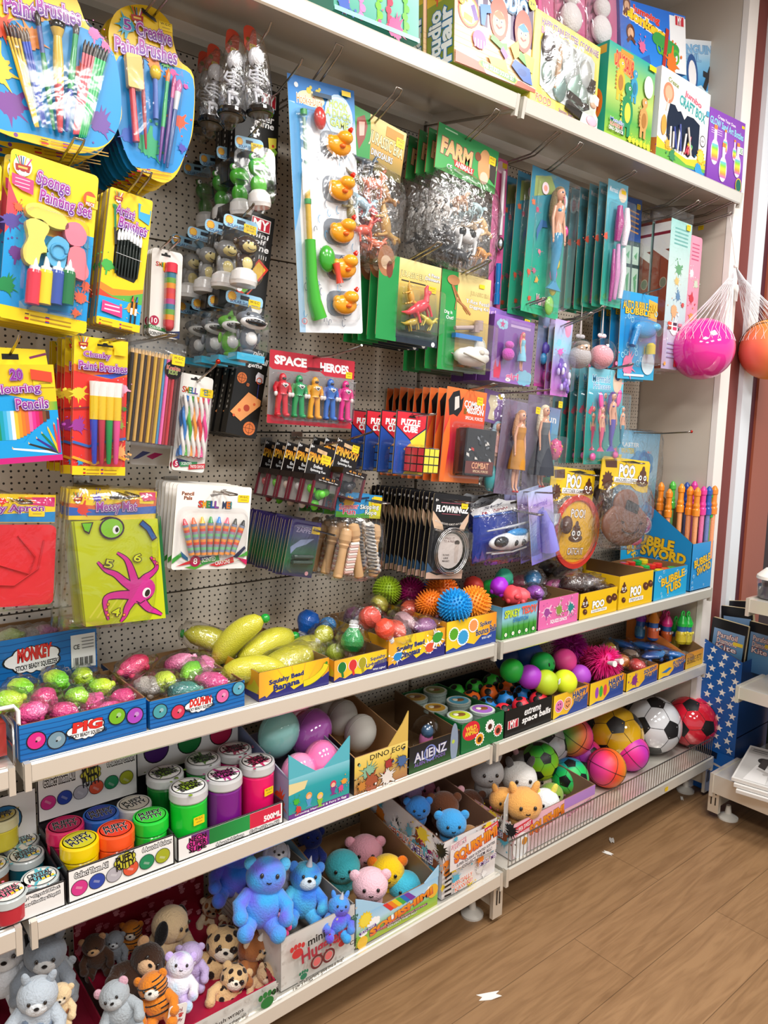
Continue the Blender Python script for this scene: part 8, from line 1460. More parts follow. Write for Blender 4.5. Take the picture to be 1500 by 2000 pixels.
# mermaid eggs
def egg(label,px,py,y,R,c,rot,grp,name,mt='shiny',ln=1.28):
 p=atY(px,py,y); r=thing(name,label,'toy egg',p,rot,grp); m=MB(); m.ball((0,0,0),(R,R,R*ln),c,24,16,None,lambda n:1-.1*max(0,n.z)**2); m.build('egg_shell',mt,r); m=MB(); m.tube([((R*1.004)*math.cos(t*.2618)*(1-.1*max(0,math.sin(t*.2618))**2),0,R*ln*1.004*math.sin(t*.2618)*(1-.1*max(0,math.sin(t*.2618))**2)) for t in range(24)],.0009,mixc(c,'#000000',.25),4,True); m.build('seam','plastic',r); return r
def dmer(a):
 a.grad(0,.0,1,1,['#8ad0e0','#2aa8b0','#1f9aa8','#3aa890']); a.poly([(0,.12),(.3,.16),(.25,.35),(0,.4)],'#e8d8a0'); a.rect(0,.88,1,1,'#6a2a86'); a.text('Growing Mermaid & Fairy In Egg',.1,.905,.95,.97,WH)
 for u,v,c,hc in ((.32,.7,'#5a9ad0','#e8a050'),(.72,.62,'#8a3a8a','#d83a5a'),(.5,.8,'#8ac03a','#f0c84a')): a.ell(u,v-.14,.05,hc); a.ell(u,v-.11,.035,'#f0c0a0'); a.poly([(u-.05,v-.06),(u+.05,v-.06),(u+.02,v+.1),(u+.07,v+.14),(u-.06,v+.14),(u-.02,v+.1)],c)
 for u,v,c in ((.12,.6,'#4ab83a'),(.9,.5,'#f0a03a'),(.85,.65,'#d84a8a'),(.15,.8,'#d83a3a')): a.splat(u,v,.05,c,int(u*50))
t,x0,x1,h=tray('egg_box','turquoise mermaid and fairy egg box with a dipped front',(562,1605),(683,1548),(562,1525),S2,-.357,.27,'#2aa8b0',dmer,lambda a:(a.grad(0,0,1,1,['#9aa8c8','#8a9ac0']),a.splat(.85,.7,.1,'#d8502c',3)),'#8a98c0','#a8a8b8',slope=.06)
w_=x1-x0
for s in (-1,1): MB().prism([(s*w_/2,h),(s*w_/2,h+.06),(s*(w_/2-.04),h+.026),(s*.012,h)] [::-1 if s>0 else 1],.003,'#5ab8c8',(0,.0015,0)).build('front_wing','print',t)
for px,py,y,R,c,rot,n in ((545,1430,-.22,.05,'#8fcfc8',(0,.5,0),'mint egg at the back left of the mermaid box'),(608,1428,-.2,.052,'#b45ab8',(0,.9,.3),'purple egg lying behind the pink ones'),(627,1492,-.31,.046,'#f07ab4',(3.1,0,0),'pink egg standing pointed end down at the front'),(582,1510,-.31,.042,'#f59ac4',(0,.2,0),'paler pink egg behind the cut front edge'),(575,1395,-.13,.04,'#e87a9a',(0,.2,0),'pink egg glimpsed at the very back')): egg(n,px,py,y,R,c,rot,'mermaid eggs','mermaid_egg')
def dde(a):
 a.grad(0,0,1,1,['#f0d87a','#e8c85a','#c8a060','#a8704a']); a.text('DINO EGG',.28,.06,.95,.2,'#2a2a1a')
 for u,v,c,s in ((.25,.5,'#8ab89a',.16),(.3,.82,'#a8583a',.2),(.6,.8,'#e8e0d8',.16),(.62,.45,'#a83a3a',.1),(.88,.5,'#4a6a9a',.13),(.12,.8,'#c8843a',.1)): a.splat(u,v,s*.8,'#3a2a1a',int(u*77)); a.splat(u,v,s*.72,c,int(u*77))
t,x0,x1,h=tray('egg_box','brown dino egg box with cartoon dinosaurs on a torn front',(690,1560),(796,1510),(690,1483),S2,-.357,.28,'#e0b85a',dde,lambda a:a.rect(0,0,1,1,'#1f1c1a'),'#2a2622','#a88058',slope=.06)
m=MB(); w_=x1-x0; m.prism([(w_/2-.065,h),(w_/2,h),(w_/2,h+.08),(w_/2-.02,h+.05)],.003,'#d8b45a',(0,.0015,0)); m.build('torn_corner','card',t)
for px,py,y,n in ((668,1400,-.17,'speckled grey egg at the back of the dino egg box'),(704,1430,-.25,'speckled grey egg in front in the dino egg box'),(640,1395,-.12,'grey egg at the left, half hidden behind the purple egg')): egg(n,px,py,y,.042,'#bdb9b0',(.2,.25,0),'dinosaur eggs','dinosaur_egg','matte')
def dal(a): a.grad(0,0,1,1,['#1a1c20','#22262a','#2a5a2a']); a.text('ALIENZ',.1,.28,.72,.6,'#d8d8e0',out='#4a4aa0',ow=.05,bold=.02,rot=-.04); a.text('ALIEN EGG PODS',.1,.65,.7,.78,'#8a6ac0',rot=-.04); a.ring(.4,.45,.1,.12,'#7a8ad0',24); a.ell(.88,.4,.08,'#8a9ab0',rv=.3); a.ell(.86,.35,.03,'#b8d04a')
tray('egg_box','black alien egg tray beside the dino egg box',(797,1515),(898,1475),(798,1462),S2,-.357,.28,'#1a1c20',dal,None,None,'#6a5238',slope=.03)
for px,py,y,R,n in ((832,1438,-.28,.045,'clear egg with a pink alien inside, at the front'),(865,1425,-.24,.035,'smaller clear grey egg behind the alien egg')):
 p=atY(px,py,y); r=thing('alien_egg',n,'toy egg',p,(0,0,0),'alien eggs'); m=MB(); m.ball((0,0,-.01),(R*.5,R*.4,R*.7),'#b86a9a' if R>.04 else '#7a8a9a',12,9); m.ball((0,-R*.1,R*.35),(R*.42,R*.4,R*.45),'#3a5a7a',12,9); m.build('alien_figure','shiny',r); MB().ball((0,0,0),(R,R,R*1.35),'#fff',22,14).build('clear_egg','blister',r)
def dw(a):
 a.rect(0,0,1,1,'#14703a'); a.ell(.22,.3,.2,'#d8283a',rv=.16); a.text('WILD',.1,.14,.34,.28,'#f2d03a',bold=.04); a.text('ANIMALS',.08,.3,.37,.44,'#f2d03a',bold=.04)
 for u,v,c in ((.42,.68,'#e8a02a'),(.66,.36,'#f0f0f0'),(.86,.6,'#e86a5a')): a.burst(u,v,.12,WH,14,.8); a.ell(u,v,.09,c); a.ell(u,v+.02,.05,'#4a2a1a')
tray('putty_tin_tray','green wild animals tray of six round clear lidded tins',(899,1474),(983,1442),(905,1416),S2,-.357,.28,'#14703a',dw,lambda a:a.rect(0,0,1,1,'#14703a'),None,'#2a6a3a',slope=.0)
for i,(px,py,c) in enumerate(((812,1362,'#c8a03a'),(850,1348,'#8a9a4a'),(850,1382,'#d8a83a'),(896,1368,'#5ab0d0'),(898,1397,'#c8d83a'),(942,1385,'#a86ac8'))):
 p=atZ(px,py,S2+.088); r=thing('putty_tin',f'round clear tin with {["a lion","a striped","a second lion","a blue","a lime","a violet"][i]} lid picture in the green tray','putty tin',(p.x,p.y,S2+.05),(0,0,0),'wild animal putty tins'); m=MB(); m.lathe([(.034,0),(.036,.028),(.0375,.03),(.0375,.038)],'#a8b8b0',24); m.build('tin','jelly',r); m=MB(); m.lathe([(.036,.0385),(0,.0388)],'#d8e0d8',24); m.lathe([(.03,.0392),(0,.0395)],c,24); m.ball((.004,0,.0395),(.016,.012,.001),'#8a5a2a',10,4); m.ball((-.008,.008,.04),(.01,.01,.001),'#f0e8d0',8,4); m.build('lid_picture','print',r)
def dsb_(a): a.rect(0,0,1,1,'#141416'); logo(a,.06,.4,.28,.72); a.text('extreme',.4,.16,.75,.38,WH,bold=.02,shear=.15,rot=-.03); a.text('space balls',.36,.42,.97,.72,WH,bold=.03,shear=.15,rot=-.03)
tray('ball_tray','black extreme space balls tray of rows of spotted balls',(984,1440),(1077,1403),(985,1392),S2,-.357,.3,'#141416',dsb_,lambda a:a.rect(0,0,1,1,'#141416'),None,'#1a1a1c')
x0,x1=1.635,1.80
for j,(c,n) in enumerate((('#e82a3a','red'),('#1f86d8','blue'),('#f06a1c','orange'),('#3ac83a','green'))):
 for i in range(3):
  p=V((x0+(x1-x0)*i/2,-.325+.066*j,S2+.062)); r=thing('space_ball',f'{n} black spotted space ball, {["left","middle","right"][i]} of its row','ball',p,(rnd.random(),rnd.random(),rnd.random()),'space balls'); MB().ball((0,0,0),.03,c,18,12).build('ball_body','rubber',r); m=MB(); f=.0302
  for d_ in ICO[3::19]: Q=d_.to_track_quat('Z','Y').to_matrix(); m.lathe([(.011,f-.0022),(.006,f-.0004),(0,f)],'#141416',10,Q)
  m.build('black_spots','rubber',r)
# smiley balls, hairy balls and the rest of shelf two
def dyel(t1,t2,dec):
 def d(a): a.grad(0,0,1,1,['#f6d22a','#f2b82a','#f0902a'],False); a.poly([(0,1),(.2,.9),(.4,.95),(.55,.7),(.62,.5),(.75,.62),(1,.3),(1,1)],'#2f4a9a'); a.text(t1,.55,.1,.97,.34,'#23337a',out='#9ac8e0',bold=.03,rot=-.06); a.text(t2,.58,.38,.97,.62,'#23337a',out='#9ac8e0',bold=.03,rot=-.06); dec(a)
 return d
def deco(a):
 for u,c in ((.16,'#e87ab0'),(.4,'#f0a060')): a.ell(u,.5,.12,WH); a.ell(u,.5,.11,c); a.ell(u-.03,.42,.015,'#222'); a.ell(u+.03,.42,.015,'#222'); a.line([(u-.05,.55),(u,.66),(u+.05,.55)],.015,'#222')
tray('ball_tray','yellow smiley squishy ball tray beside the black one',(1079,1402),(1147,1378),(1079,1362),S2,-.357,.28,'#f2c42a',dyel('HAPPY','SQUISHY BALL',deco))
for px,py,y,R,c,n,face in ((1000,1310,-.26,.038,'#22b03a','green ball at the left of the smiley tray',0),(1035,1322,-.3,.038,'#a83ac0','purple ball between the green and lime ones',0),(1060,1297,-.25,.04,'#1aa84a','green ball with a sad black face',1),(1103,1290,-.26,.04,'#f04a9a','hot pink ball resting on the pile',0),(1066,1333,-.33,.04,'#b8d02a','olive lime ball with a white label',0),(1103,1332,-.33,.04,'#dff02a','neon yellow ball at the front',0),(1132,1320,-.3,.038,'#b04ac8','purple ball at the right of the smiley tray',0),(1030,1282,-.17,.055,'#1a4a9a','large dark blue ball at the back',0),(993,1288,-.14,.045,'#12306a','dark navy ball in the back corner',0)):
 p=atY(px,py,y); r=thing('squishy_ball',n,'ball',p,(0,0,0),'smiley squishy balls'); MB().ball((0,0,0),R,c,22,16).build('ball_body','rubber',r); m=MB()
 if face:
  for s in (-.3,.25): m.ball((s*R,-R*.86,R*.2),(R*.1,R*.1,R*.2),'#10141a',8,6)
  m.tube([(-.4*R,-R*.84,-.3*R),(-.05*R,-R*.96,-.15*R),(.3*R,-R*.88,-.35*R)],R*.05,'#10141a',5); m.build('printed_face','print',r)
 elif 'label' in n: m.box((.02,-R*.92,.01),(.018,.002,.014),'#eef0f0',Matrix.Rotation(.4,3,'Z')); m.build('paper_label','card',r)
def hairy(label,px,py,y,R,c,n,eyes):
 p=atY(px,py,y); r=thing('puffer_ball',label,'puffer ball',p,(0,0,0),'hairy puffer balls'); MB().ball((0,0,0),R*.6,c,16,10).build('ball_body','rubber',r); m=MB(); q=random.Random(n)
 for k in range(n):
  d_=V((q.gauss(0,1),q.gauss(0,1),q.gauss(0,1))).normalized(); e=d_*R*(1+.12*q.random())+V((0,0,-R*.12)); m.tube([d_*R*.5,d_*R*.8,e],[R*.035,R*.028,R*.008],c,4)
 m.build('rubber_hair','rubber',r)
 if eyes:
  m=MB()
  for s in (-1,1): m.tube([(s*.02-.02,-R*.7,.015),(s*.02-.025,-R*1.15,.02)],[.006,.011],'#f4f2f0',8)
  m.build('stalk_eyes','plastic',r)
hairy('hot pink hairy puffer ball with white stalk eyes',1180,1292,-.3,.062,'#f0288a',520,1); hairy('magenta hairy puffer ball at the back',1112,1262,-.16,.065,'#b81f9a',460,0); hairy('deep pink hairy puffer ball between the other two',1150,1285,-.22,.05,'#e02a7a',360,0)
tray('puffer_tray','orange and yellow hairy puffer tray',(1150,1378),(1217,1348),(1150,1338),S2,-.357,.28,'#f2a42a',dyel('HAIRY','PUFFER PETS',lambda a:[(a.ell(u,.5,.05,c,rv=.1)) for u,c in ((.2,'#a04ac0'),(.32,'#4ab83a'),(.44,'#e84a5a'))]))
tray('squishy_tray','small yellow tray of bagged squishies behind the puffers',(1222,1350),(1283,1328),(1223,1318),S2,-.357,.28,'#f2c42a',dyel('SQUISHY','BEAD POD',lambda a:a.splat(.25,.5,.1,'#8a3a8a',3)))
for i,(px,py,y,c,n) in enumerate(((1215,1290,-.26,'#e88a3a','orange'),(1245,1300,-.3,'#d84a4a','red'),(1190,1268,-.18,'#d8a83a','amber'),(1230,1280,-.22,'#b8a090','clear'))): squeezy(f'bagged {n} squishy in the small yellow tray','bagged small squishies',px,py,y,.032,c,130+i,'jelly')
tray('plane_tray','orange tray of bagged blue toy gliders',(1285,1327),(1335,1312),(1285,1300),S2,-.357,.3,'#f0a42a',dyel('FLYING','DOLPHIN',lambda a:a.poly([(.1,.6),(.4,.4),(.5,.5),(.3,.7)],'#3a7ac0')))
for i,(px,py,y,c) in enumerate(((1215,1258,-.14,'#1f4f9a'),(1255,1262,-.2,'#1a62b8'),(1290,1268,-.26,'#2a4a8a'),(1320,1280,-.32,'#2a72c0'),(1240,1250,-.1,'#1a3a7a'),(1275,1280,-.29,'#3a5aa0'))): squeezy(f'bagged blue toy in the glider tray, {ORD[i+1] if i else "leftmost"} along','bagged blue gliders',px,py,y,.036,c,140+i,'plastic',name='glider_toy',sh=(1.4,.8,.45),fin='#3a8ad0')
t,x0,x1,h=tray('bubble_pet_tray','orange bubble pets tray with a slanting side at the shelf end',(1337,1312),(1372,1298),(1340,1278),S2,-.357,.26,'#f0a02a',lambda a:(a.grad(0,0,1,1,['#f0a02a','#f2c83a']),a.text('BUBBLE PETS',.1,.3,.9,.7,'#7a5a1a')),None,'#e8863a',slope=.1)
for px,py,y,c,n,bc in ((1332,1222,-.3,'#22d04a','green','#d8c02a'),(1350,1222,-.25,'#22c84a','green','#c8b02a'),(1364,1216,-.3,'#2ad84e','green','#d8c83a'),(1303,1222,-.24,'#f03a90','pink','#e86a2a'),(1318,1212,-.2,'#ee4a98','pink','#b83a4a'),(1330,1205,-.16,'#e83a8a','pink','#b83a4a'),(1277,1215,-.22,'#f0922a','orange','#e86a3a'),(1292,1205,-.17,'#ee8a2a','orange','#c85a2a'),(1308,1200,-.12,'#e8842a','orange','#c85a2a'),(1252,1212,-.16,'#9a3ab0','purple','#4a8ab0')):
 p=atY(px,py,y); p.x=min(p.x,2.735); r=thing('bubble_pet_bottle',f'{n} looped cap bubble pet bottle at {round(px)}','bubbles',p,(0,0,0),'bubble pet bottles'); r['label']=f'{n} loop capped bubble pet bottle, {"front" if y<-.28 else "second" if y<-.2 else "third" if y<-.15 else "rear"} of the {n} row{" at the right" if px==1364 else ""}'
 m=MB(); m.lathe([(.02,0),(.022,.012),(.014,.03),(.009,.04)],c,14); m.tube([(.009*math.cos(t_*.5),0,.046+.012*math.sin(t_*.5)) for t_ in range(13)],.0035,c,6); m.build('loop_cap','plastic',r); m=MB(); m.lathe([(.018,-.07),(.022,-.06),(.022,-.03),(.018,-.02),(.018,0)],['#2a6ab8' if n!='green' else bc,bc,bc,'#2a6ab8'],14); 
 for s in (-1,1): m.ball((s*.008,-.021,-.025),(.006,.003,.006),'#f0e04a' if n=='green' else '#f0f0f0',8,6)
 m.build('bottle','jelly',r)
# ================================================================== soft toys on the bottom shelf
def zb(x): return S3-.024*max(0,1.55-x)+.002
def box3(name,label,x0,x1,zt,yf,depth,col,draw,inner,sdraw=None,side=None,slope=0,backh=0,back=None,cat='display box'):
 a,b,c=proj(V((x0,yf,zb(x0)))),proj(V((x1,yf,zb(x0)))),proj(V((x0,yf,zt))); t,_,_,h=tray(name,label,a,b,c,zb((x0+x1)/2-.02),yf,depth,col,draw,sdraw,side,inner,backh,back,cat=cat,slope=slope); return t,h
def paw(a,u,v,r,c):
 a.ell(u,v,r,c,rv=r*.8)
 for k in (-1.2,-.4,.4,1.2): a.ell(u+k*r*.85,v-(1.35-.25*abs(k))*r*a.k,r*.34,c,rv=r*.45)
def paws(bg,cs,n=40):
 def d(a):
  a.rect(0,0,1,1,bg); q=random.Random(n)
  for k in range(n): paw(a,q.random(),.05+.9*q.random(),.018,q.choice(cs))
 return d
def speck(a):
 a.rect(0,0,1,1,'#d8d4ce'); q=random.Random(5)
 for k in range(36): paw(a,q.random(),q.random(),.012,'#cbc6bf')
def dv1(a): speck(a); a.text('Cuddly plush wraps',.35,.2,.72,.5,'#1a1a1a',rot=-.05); a.text('around your wrist! Collect them all!',.3,.6,.74,.85,'#1a1a1a',rot=-.05); paw(a,.9,.6,.05,'#2a7a3a'); a.text('G!',.93,.1,.98,.3,'#1a1a1a',bold=.05)
zt=.195
box3('plush_box','red lined box overflowing with small wild animal soft toys',.47,.803,zt,-.412,.37,'#d8d4ce',dv1,'#a81a3a',lambda a:a.rect(0,0,1,1,'#5a2a30'),'#d0ccc6',backh=.1,back=paws('#9a1f34',['#d88a94','#c86a78'],60))
box3('plush_box','red lined box of grey soft toys at the bottom left edge',.12,.462,zt-.01,-.412,.37,'#d8d4ce',dv1,'#8a1a34',None,'#d0ccc6',backh=.03,back=paws('#7a1a2c',['#a84a58'],20))
def dv2(a):
 speck(a); a.text('mini',.3,.12,.52,.26,'#1a1a1a',rot=-.06,bold=.02); a.text('Hugglers',.22,.26,.84,.58,'#a83040',out='#3a1a1e',ow=.03,bold=.03,rot=-.1)
 for u in (.42,.58): a.ring(u,.66,.06,.085,'#6a2a2e',20); a.ell(u,.66,.05,'#d86a6a')
 paw(a,.16,.3,.07,'#c8383a'); paw(a,.76,.55,.05,'#c8383a'); paw(a,.24,.8,.045,'#2a7a5a'); paw(a,.93,.2,.04,'#3a6a5a'); a.text('I am a Hugglers, give me a hug!',.1,.86,.78,.96,'#1a1a1a',rot=-.06); a.text('CE',.87,.6,.97,.68,'#1a1a1a')
def dv2s(a): speck(a); a.text('Hugglers',.5,.5,.9,.8,'#2a2424',bold=.02); paw(a,.93,.75,.03,'#a82a3a'); [a.rect(.2+.02*k,.15+.1*k,.6,.18+.1*k,'#8a8680') for k in range(4)]
box3('plush_box','pale pawprint box with blue fluffy toys',.812,1.024,.286,-.41,.33,'#d8d4ce',dv2,'#9a948c',dv2s)
SQC=['#e23a3a','#f0862a','#f0d02a','#4ab04a','#2a72c8','#7a3aa8']
def squi(a,u0,v0,u1,v1,r): a.text('SQUISHIMI',u0,v0,u1,v1,'#f2a02a',out='#8a2a6a',ow=.09,bold=.06,rot=r,col2='#e2602a')
def dv3(a):
 a.grad(0,0,1,1,['#9accee','#b8dcf2','#8ac04a','#a8b83a'])
 for u,v,r in ((.2,.42,.08),(.42,.6,.05),(.9,.3,.06),(.08,.62,.05)): a.cloud(u,v,r,WH)
 a.burst(.1,.2,.085,'#f6d22a',14); a.ell(.1,.2,.06,'#f8e04a'); 
 for k,c in enumerate(SQC): a.poly([(.3+.05*k,.0),(.36+.05*k,.0),(.46+.05*k,.3),(.4+.05*k,.34)],c)
 a.ell(.07,.9,.06,'#f0c03a'); a.ell(.93,.4,.07,'#f0b83a'); a.poly([(.03,.55),(.22,.48),(.23,.56),(.04,.63)],'#5a2a8a'); a.text('SLO-RISE!',.05,.52,.21,.59,WH,rot=-.12); squi(a,.16,.44,.92,.7,-.14); a.rect(.22,.72,.86,.78,'#7a2a7a'); a.text('SUPER SQUISHY SCENTED SOFTIES',.24,.725,.84,.775,'#f6c8a0'); a.text('COLLECT THEM ALL!',.36,.8,.72,.86,WH,out='#5a2a6a')
def dv3s(a):
 a.grad(0,0,1,1,['#9accee','#b8dcf2','#8aa04a'])
 for k,c in enumerate(SQC): a.poly([(.35+.05*k,0),(.4+.05*k,0),(.44+.05*k,1),(.39+.05*k,1)],c)
 a.ell(.75,.6,.14,'#d8a83a'); a.text('COLLECT THEM',.2,.04,.7,.12,'#1a1a1a')
t,h=box3('plush_box','rainbow box with round softies and a sun print',1.026,1.304,.245,-.41,.34,'#9accee',dv3,'#8a6a48',dv3s,slope=.07)
w_=.278; m=MB(); m.prism([(-w_/2,h),(-w_/2+.09,h),(-w_/2+.02,h+.04),(-w_/2,h+.05)],.003,'#a8d4f0',(0,.0015,0)).build('front_wing','print',t); m=MB(); m.prism([(w_/2-.05,h),(w_/2,h),(w_/2,h+.03)],.003,'#a8d4f0',(0,.0015,0)); m.build('front_wing','print',t)
def zoo(a):
 q=random.Random(9); a.rect(0,0,1,1,'#e8e2e0')
 for k in range(30): u,v=q.random(),q.random(); a.splat(u,v,.03+.05*q.random(),q.choice(['#e8842a','#1a1a1c','#f4f2f0','#d83a7a','#5ab0c8','#8a4a2a','#f0d03a']),k)
 for k in range(6): a.line([(.0,.5+.08*k),(.12,.46+.09*k)],.03,'#1a1a1c')
def dv4(a): zoo(a); a.rect(.08,.03,.95,.52,'#e9e2e2'); a.text('SQUISH ME!',.1,.05,.36,.14,WH,out='#c83a6a',ow=.1,rot=-.15); a.poly([(.7,.04),(.96,.0),(.98,.12),(.72,.15)],'#d8384a'); a.text('SUPER SWEET',.73,.05,.95,.1,WH,rot=-.12); squi(a,.16,.15,.95,.36,-.14); a.text('SUPER SQUISHY SCENTED SOFTIES',.2,.39,.92,.45,'#3a2a3a',out=WH,bold=.02,rot=-.1); a.text('COLLECT THEM ALL!',.3,.46,.86,.52,'#3a2a3a',out=WH,bold=.02,rot=-.1); a.text('OFFICIALLY',.12,.72,.5,.8,'#e8602a',out=WH,ow=.08,rot=-.1); a.text('KAWAII!',.18,.82,.5,.9,'#e8602a',out=WH,ow=.08,rot=-.1); a.text('SMELL ME!',.62,.6,.95,.68,'#6a3a8a',out=WH,ow=.08,rot=-.1)
def dv4s(a): zoo(a); a.poly([(.08,.35),(.3,.35),(.3,.6),(.08,.6)],'#d8384a'); a.text('SUPER SWEET',.09,.42,.29,.52,WH); a.text('OFFICIALLY',.36,.25,.62,.38,'#e8602a',out=WH,ow=.1); a.text('KAWAII!',.4,.42,.6,.55,'#e8602a',out=WH,ow=.1); a.text('SMELL ME!',.66,.3,.92,.42,'#5a3a9a',out=WH,ow=.1)
box3('plush_box','animal print box with zebra and tiger patterns',1.315,1.53,.335,-.41,.33,'#e8e2e0',dv4,'#7a5a48',dv4s,slope=.05)
def dv5(a): a.grad(0,0,1,1,['#f2b8c8','#eec4cc','#e8d0d0']); a.poly([(.02,.12),(.22,.05),(.23,.28),(.03,.34)],'#d8384a'); a.text('SUPER SWEET',.04,.14,.21,.26,WH,rot=-.12); squi(a,.2,.2,.6,.52,-.1); a.rect(.6,0,1,.3,'#b888d0'); a.text('SQUISH RANGE',.64,.4,.95,.55,'#b85a8a',rot=-.1); a.ell(.1,.7,.09,WH,rv=.1); a.ell(.14,.62,.03,'#f0a03a')
box3('plush_box','pink box of cat softies behind the wire fence',1.60,2.01,.285,-.408,.33,'#f0bcc8',dv5,'#8a6a58',dv4s,slope=.03)
m=MB(); m.prism([(0,0),(.12,-.02),(.1,.07),(.0,.09)],.003,'#c8c8c6',Mx=Matrix.Rotation(.6,3,'Z')); tag(m.build('cardboard_flap','card',None,V((1.565,-.405,.275))),'loose grey cardboard flap leaning between the two pink boxes','cardboard')
def plush(label,px,py,y,s,c,muz=None,ear='round',earc=None,spots=None,stripes=None,horn=None,rot=(0,0,0),grp='wild animal soft toys',eye='#1a1412',limbs=True,name='soft_toy',mane=None,head=.72):
 p=atY(px,py,y); r=thing(name,label,'soft toy',p,rot,grp); m=MB(); hz=s*.95; hy=-s*.12; H=s*head
 m.ball((0,0,0),(s*.75,s*.65,s*.8),c,18,12,None,blobfn(px,.06)); m.ball((0,hy,hz),(H,H*.92,H*.9),c,18,12)
 if limbs:
  for q in (-1,1): m.tube([(q*s*.5,-.1*s,s*.35),(q*s*.85,-s*.4,s*.05),(q*s*.8,-s*.65,-s*.2)],[s*.27,s*.25,s*.24],c,10); m.ball((q*s*.8,-s*.7,-s*.25),s*.27,c,10,8); m.tube([(q*s*.35,-.2*s,-s*.5),(q*s*.55,-s*.7,-s*.7)],[s*.32,s*.28],c,10); m.ball((q*s*.56,-s*.78,-s*.72),s*.3,c,10,8)
 pb=m.build('plush_body','plush',r); ec=earc or c
 for q in (-1,1):
  m=MB()
  if ear=='round': m.ball((q*H*.85,hy,hz+H*.55),(H*.32,H*.16,H*.34),ec,10,8)
  elif ear=='point': m.ball((q*H*.6,hy,hz+H*.9),(H*.22,H*.14,H*.42),ec,10,8,Matrix.Rotation(q*.35,3,'Y'))
  elif ear=='flop': m.ball((q*H*.95,hy-.1*H,hz+H*.05),(H*.2,H*.35,H*.62),ec,10,8,Matrix.Rotation(-q*.25,3,'Y'))
  if ear: m.build('ear','plush',r)
 m=MB(); mz=r
 if muz: m.ball((0,hy-H*.5,hz-H*.15),(H*.6,H*.52,H*.52),muz,14,10); m.ball((0,hy-H*1.02,hz-H*.0),(H*.14,H*.08,H*.09),eye,8,6); mz=m.build('muzzle','plush',r)
 for q in (-1,1): MB().ball((q*H*.38,hy-H*(.9 if muz else .86),hz+H*.2),(H*.1,H*.07,H*.12),eye,8,6).build('eye','shiny',r)
 if not muz: MB().tube([(-H*.12,hy-H*.93,hz-H*.08),(0,hy-H*.94,hz-H*.13),(H*.12,hy-H*.93,hz-H*.08)],H*.03,eye,4).build('stitched_mouth','cloth',r)
 if spots:
  m=MB()
  for k,d in enumerate(ICO[::9 if spots[1]<.2 else 16]):
   for C,R in ((V((0,0,0)),V((s*.75,s*.65,s*.8))),(V((0,hy,hz)),V((H,H*.92,H*.9)))):
    if d.y<.35 and (C.z==0 or spots[1]<.2): n=V((d.x*R.x,d.y*R.y,d.z*R.z)); Q=d.to_track_quat('Z','Y').to_matrix(); m.ball(C+n*.985,(s*spots[1]*(.8+.4*(k%3)/2),s*spots[1],s*.03),spots[0],8,4,Q)
  m.build('fur_spots','plush',pb)
 if stripes:
  m=MB()
  for C,R in ((V((0,0,0)),V((s*.76,s*.66,s*.8))),(V((0,hy,hz)),V((H,H*.92,H*.9)))):
   for k in range(-2,3): z=k*.3; q=math.sqrt(max(0,1-z*z)); m.tube([C+V((R.x*q*math.sin(t*.3)*1.0,-R.y*q*math.cos(t*.3),R.z*z)) for t in range(-6 if k%2 else 1,7)],s*.035,stripes,4)
  m.build('fur_stripes','plush',pb)
 if horn: MB().lathe([(H*.22,0),(0,H*.7)],horn,10,Matrix.Rotation(.35,3,'X'),(0,hy-H*.45,hz+H*.75)).build('horn','cloth',r)
 if mane: MB().ball((0,hy+H*.3,hz),(H*1.15,H*.7,H*1.15),mane,16,12,None,blobfn(3,.15,5)).build('mane','plush',r)
 return r
W_=(0,0,-.5)
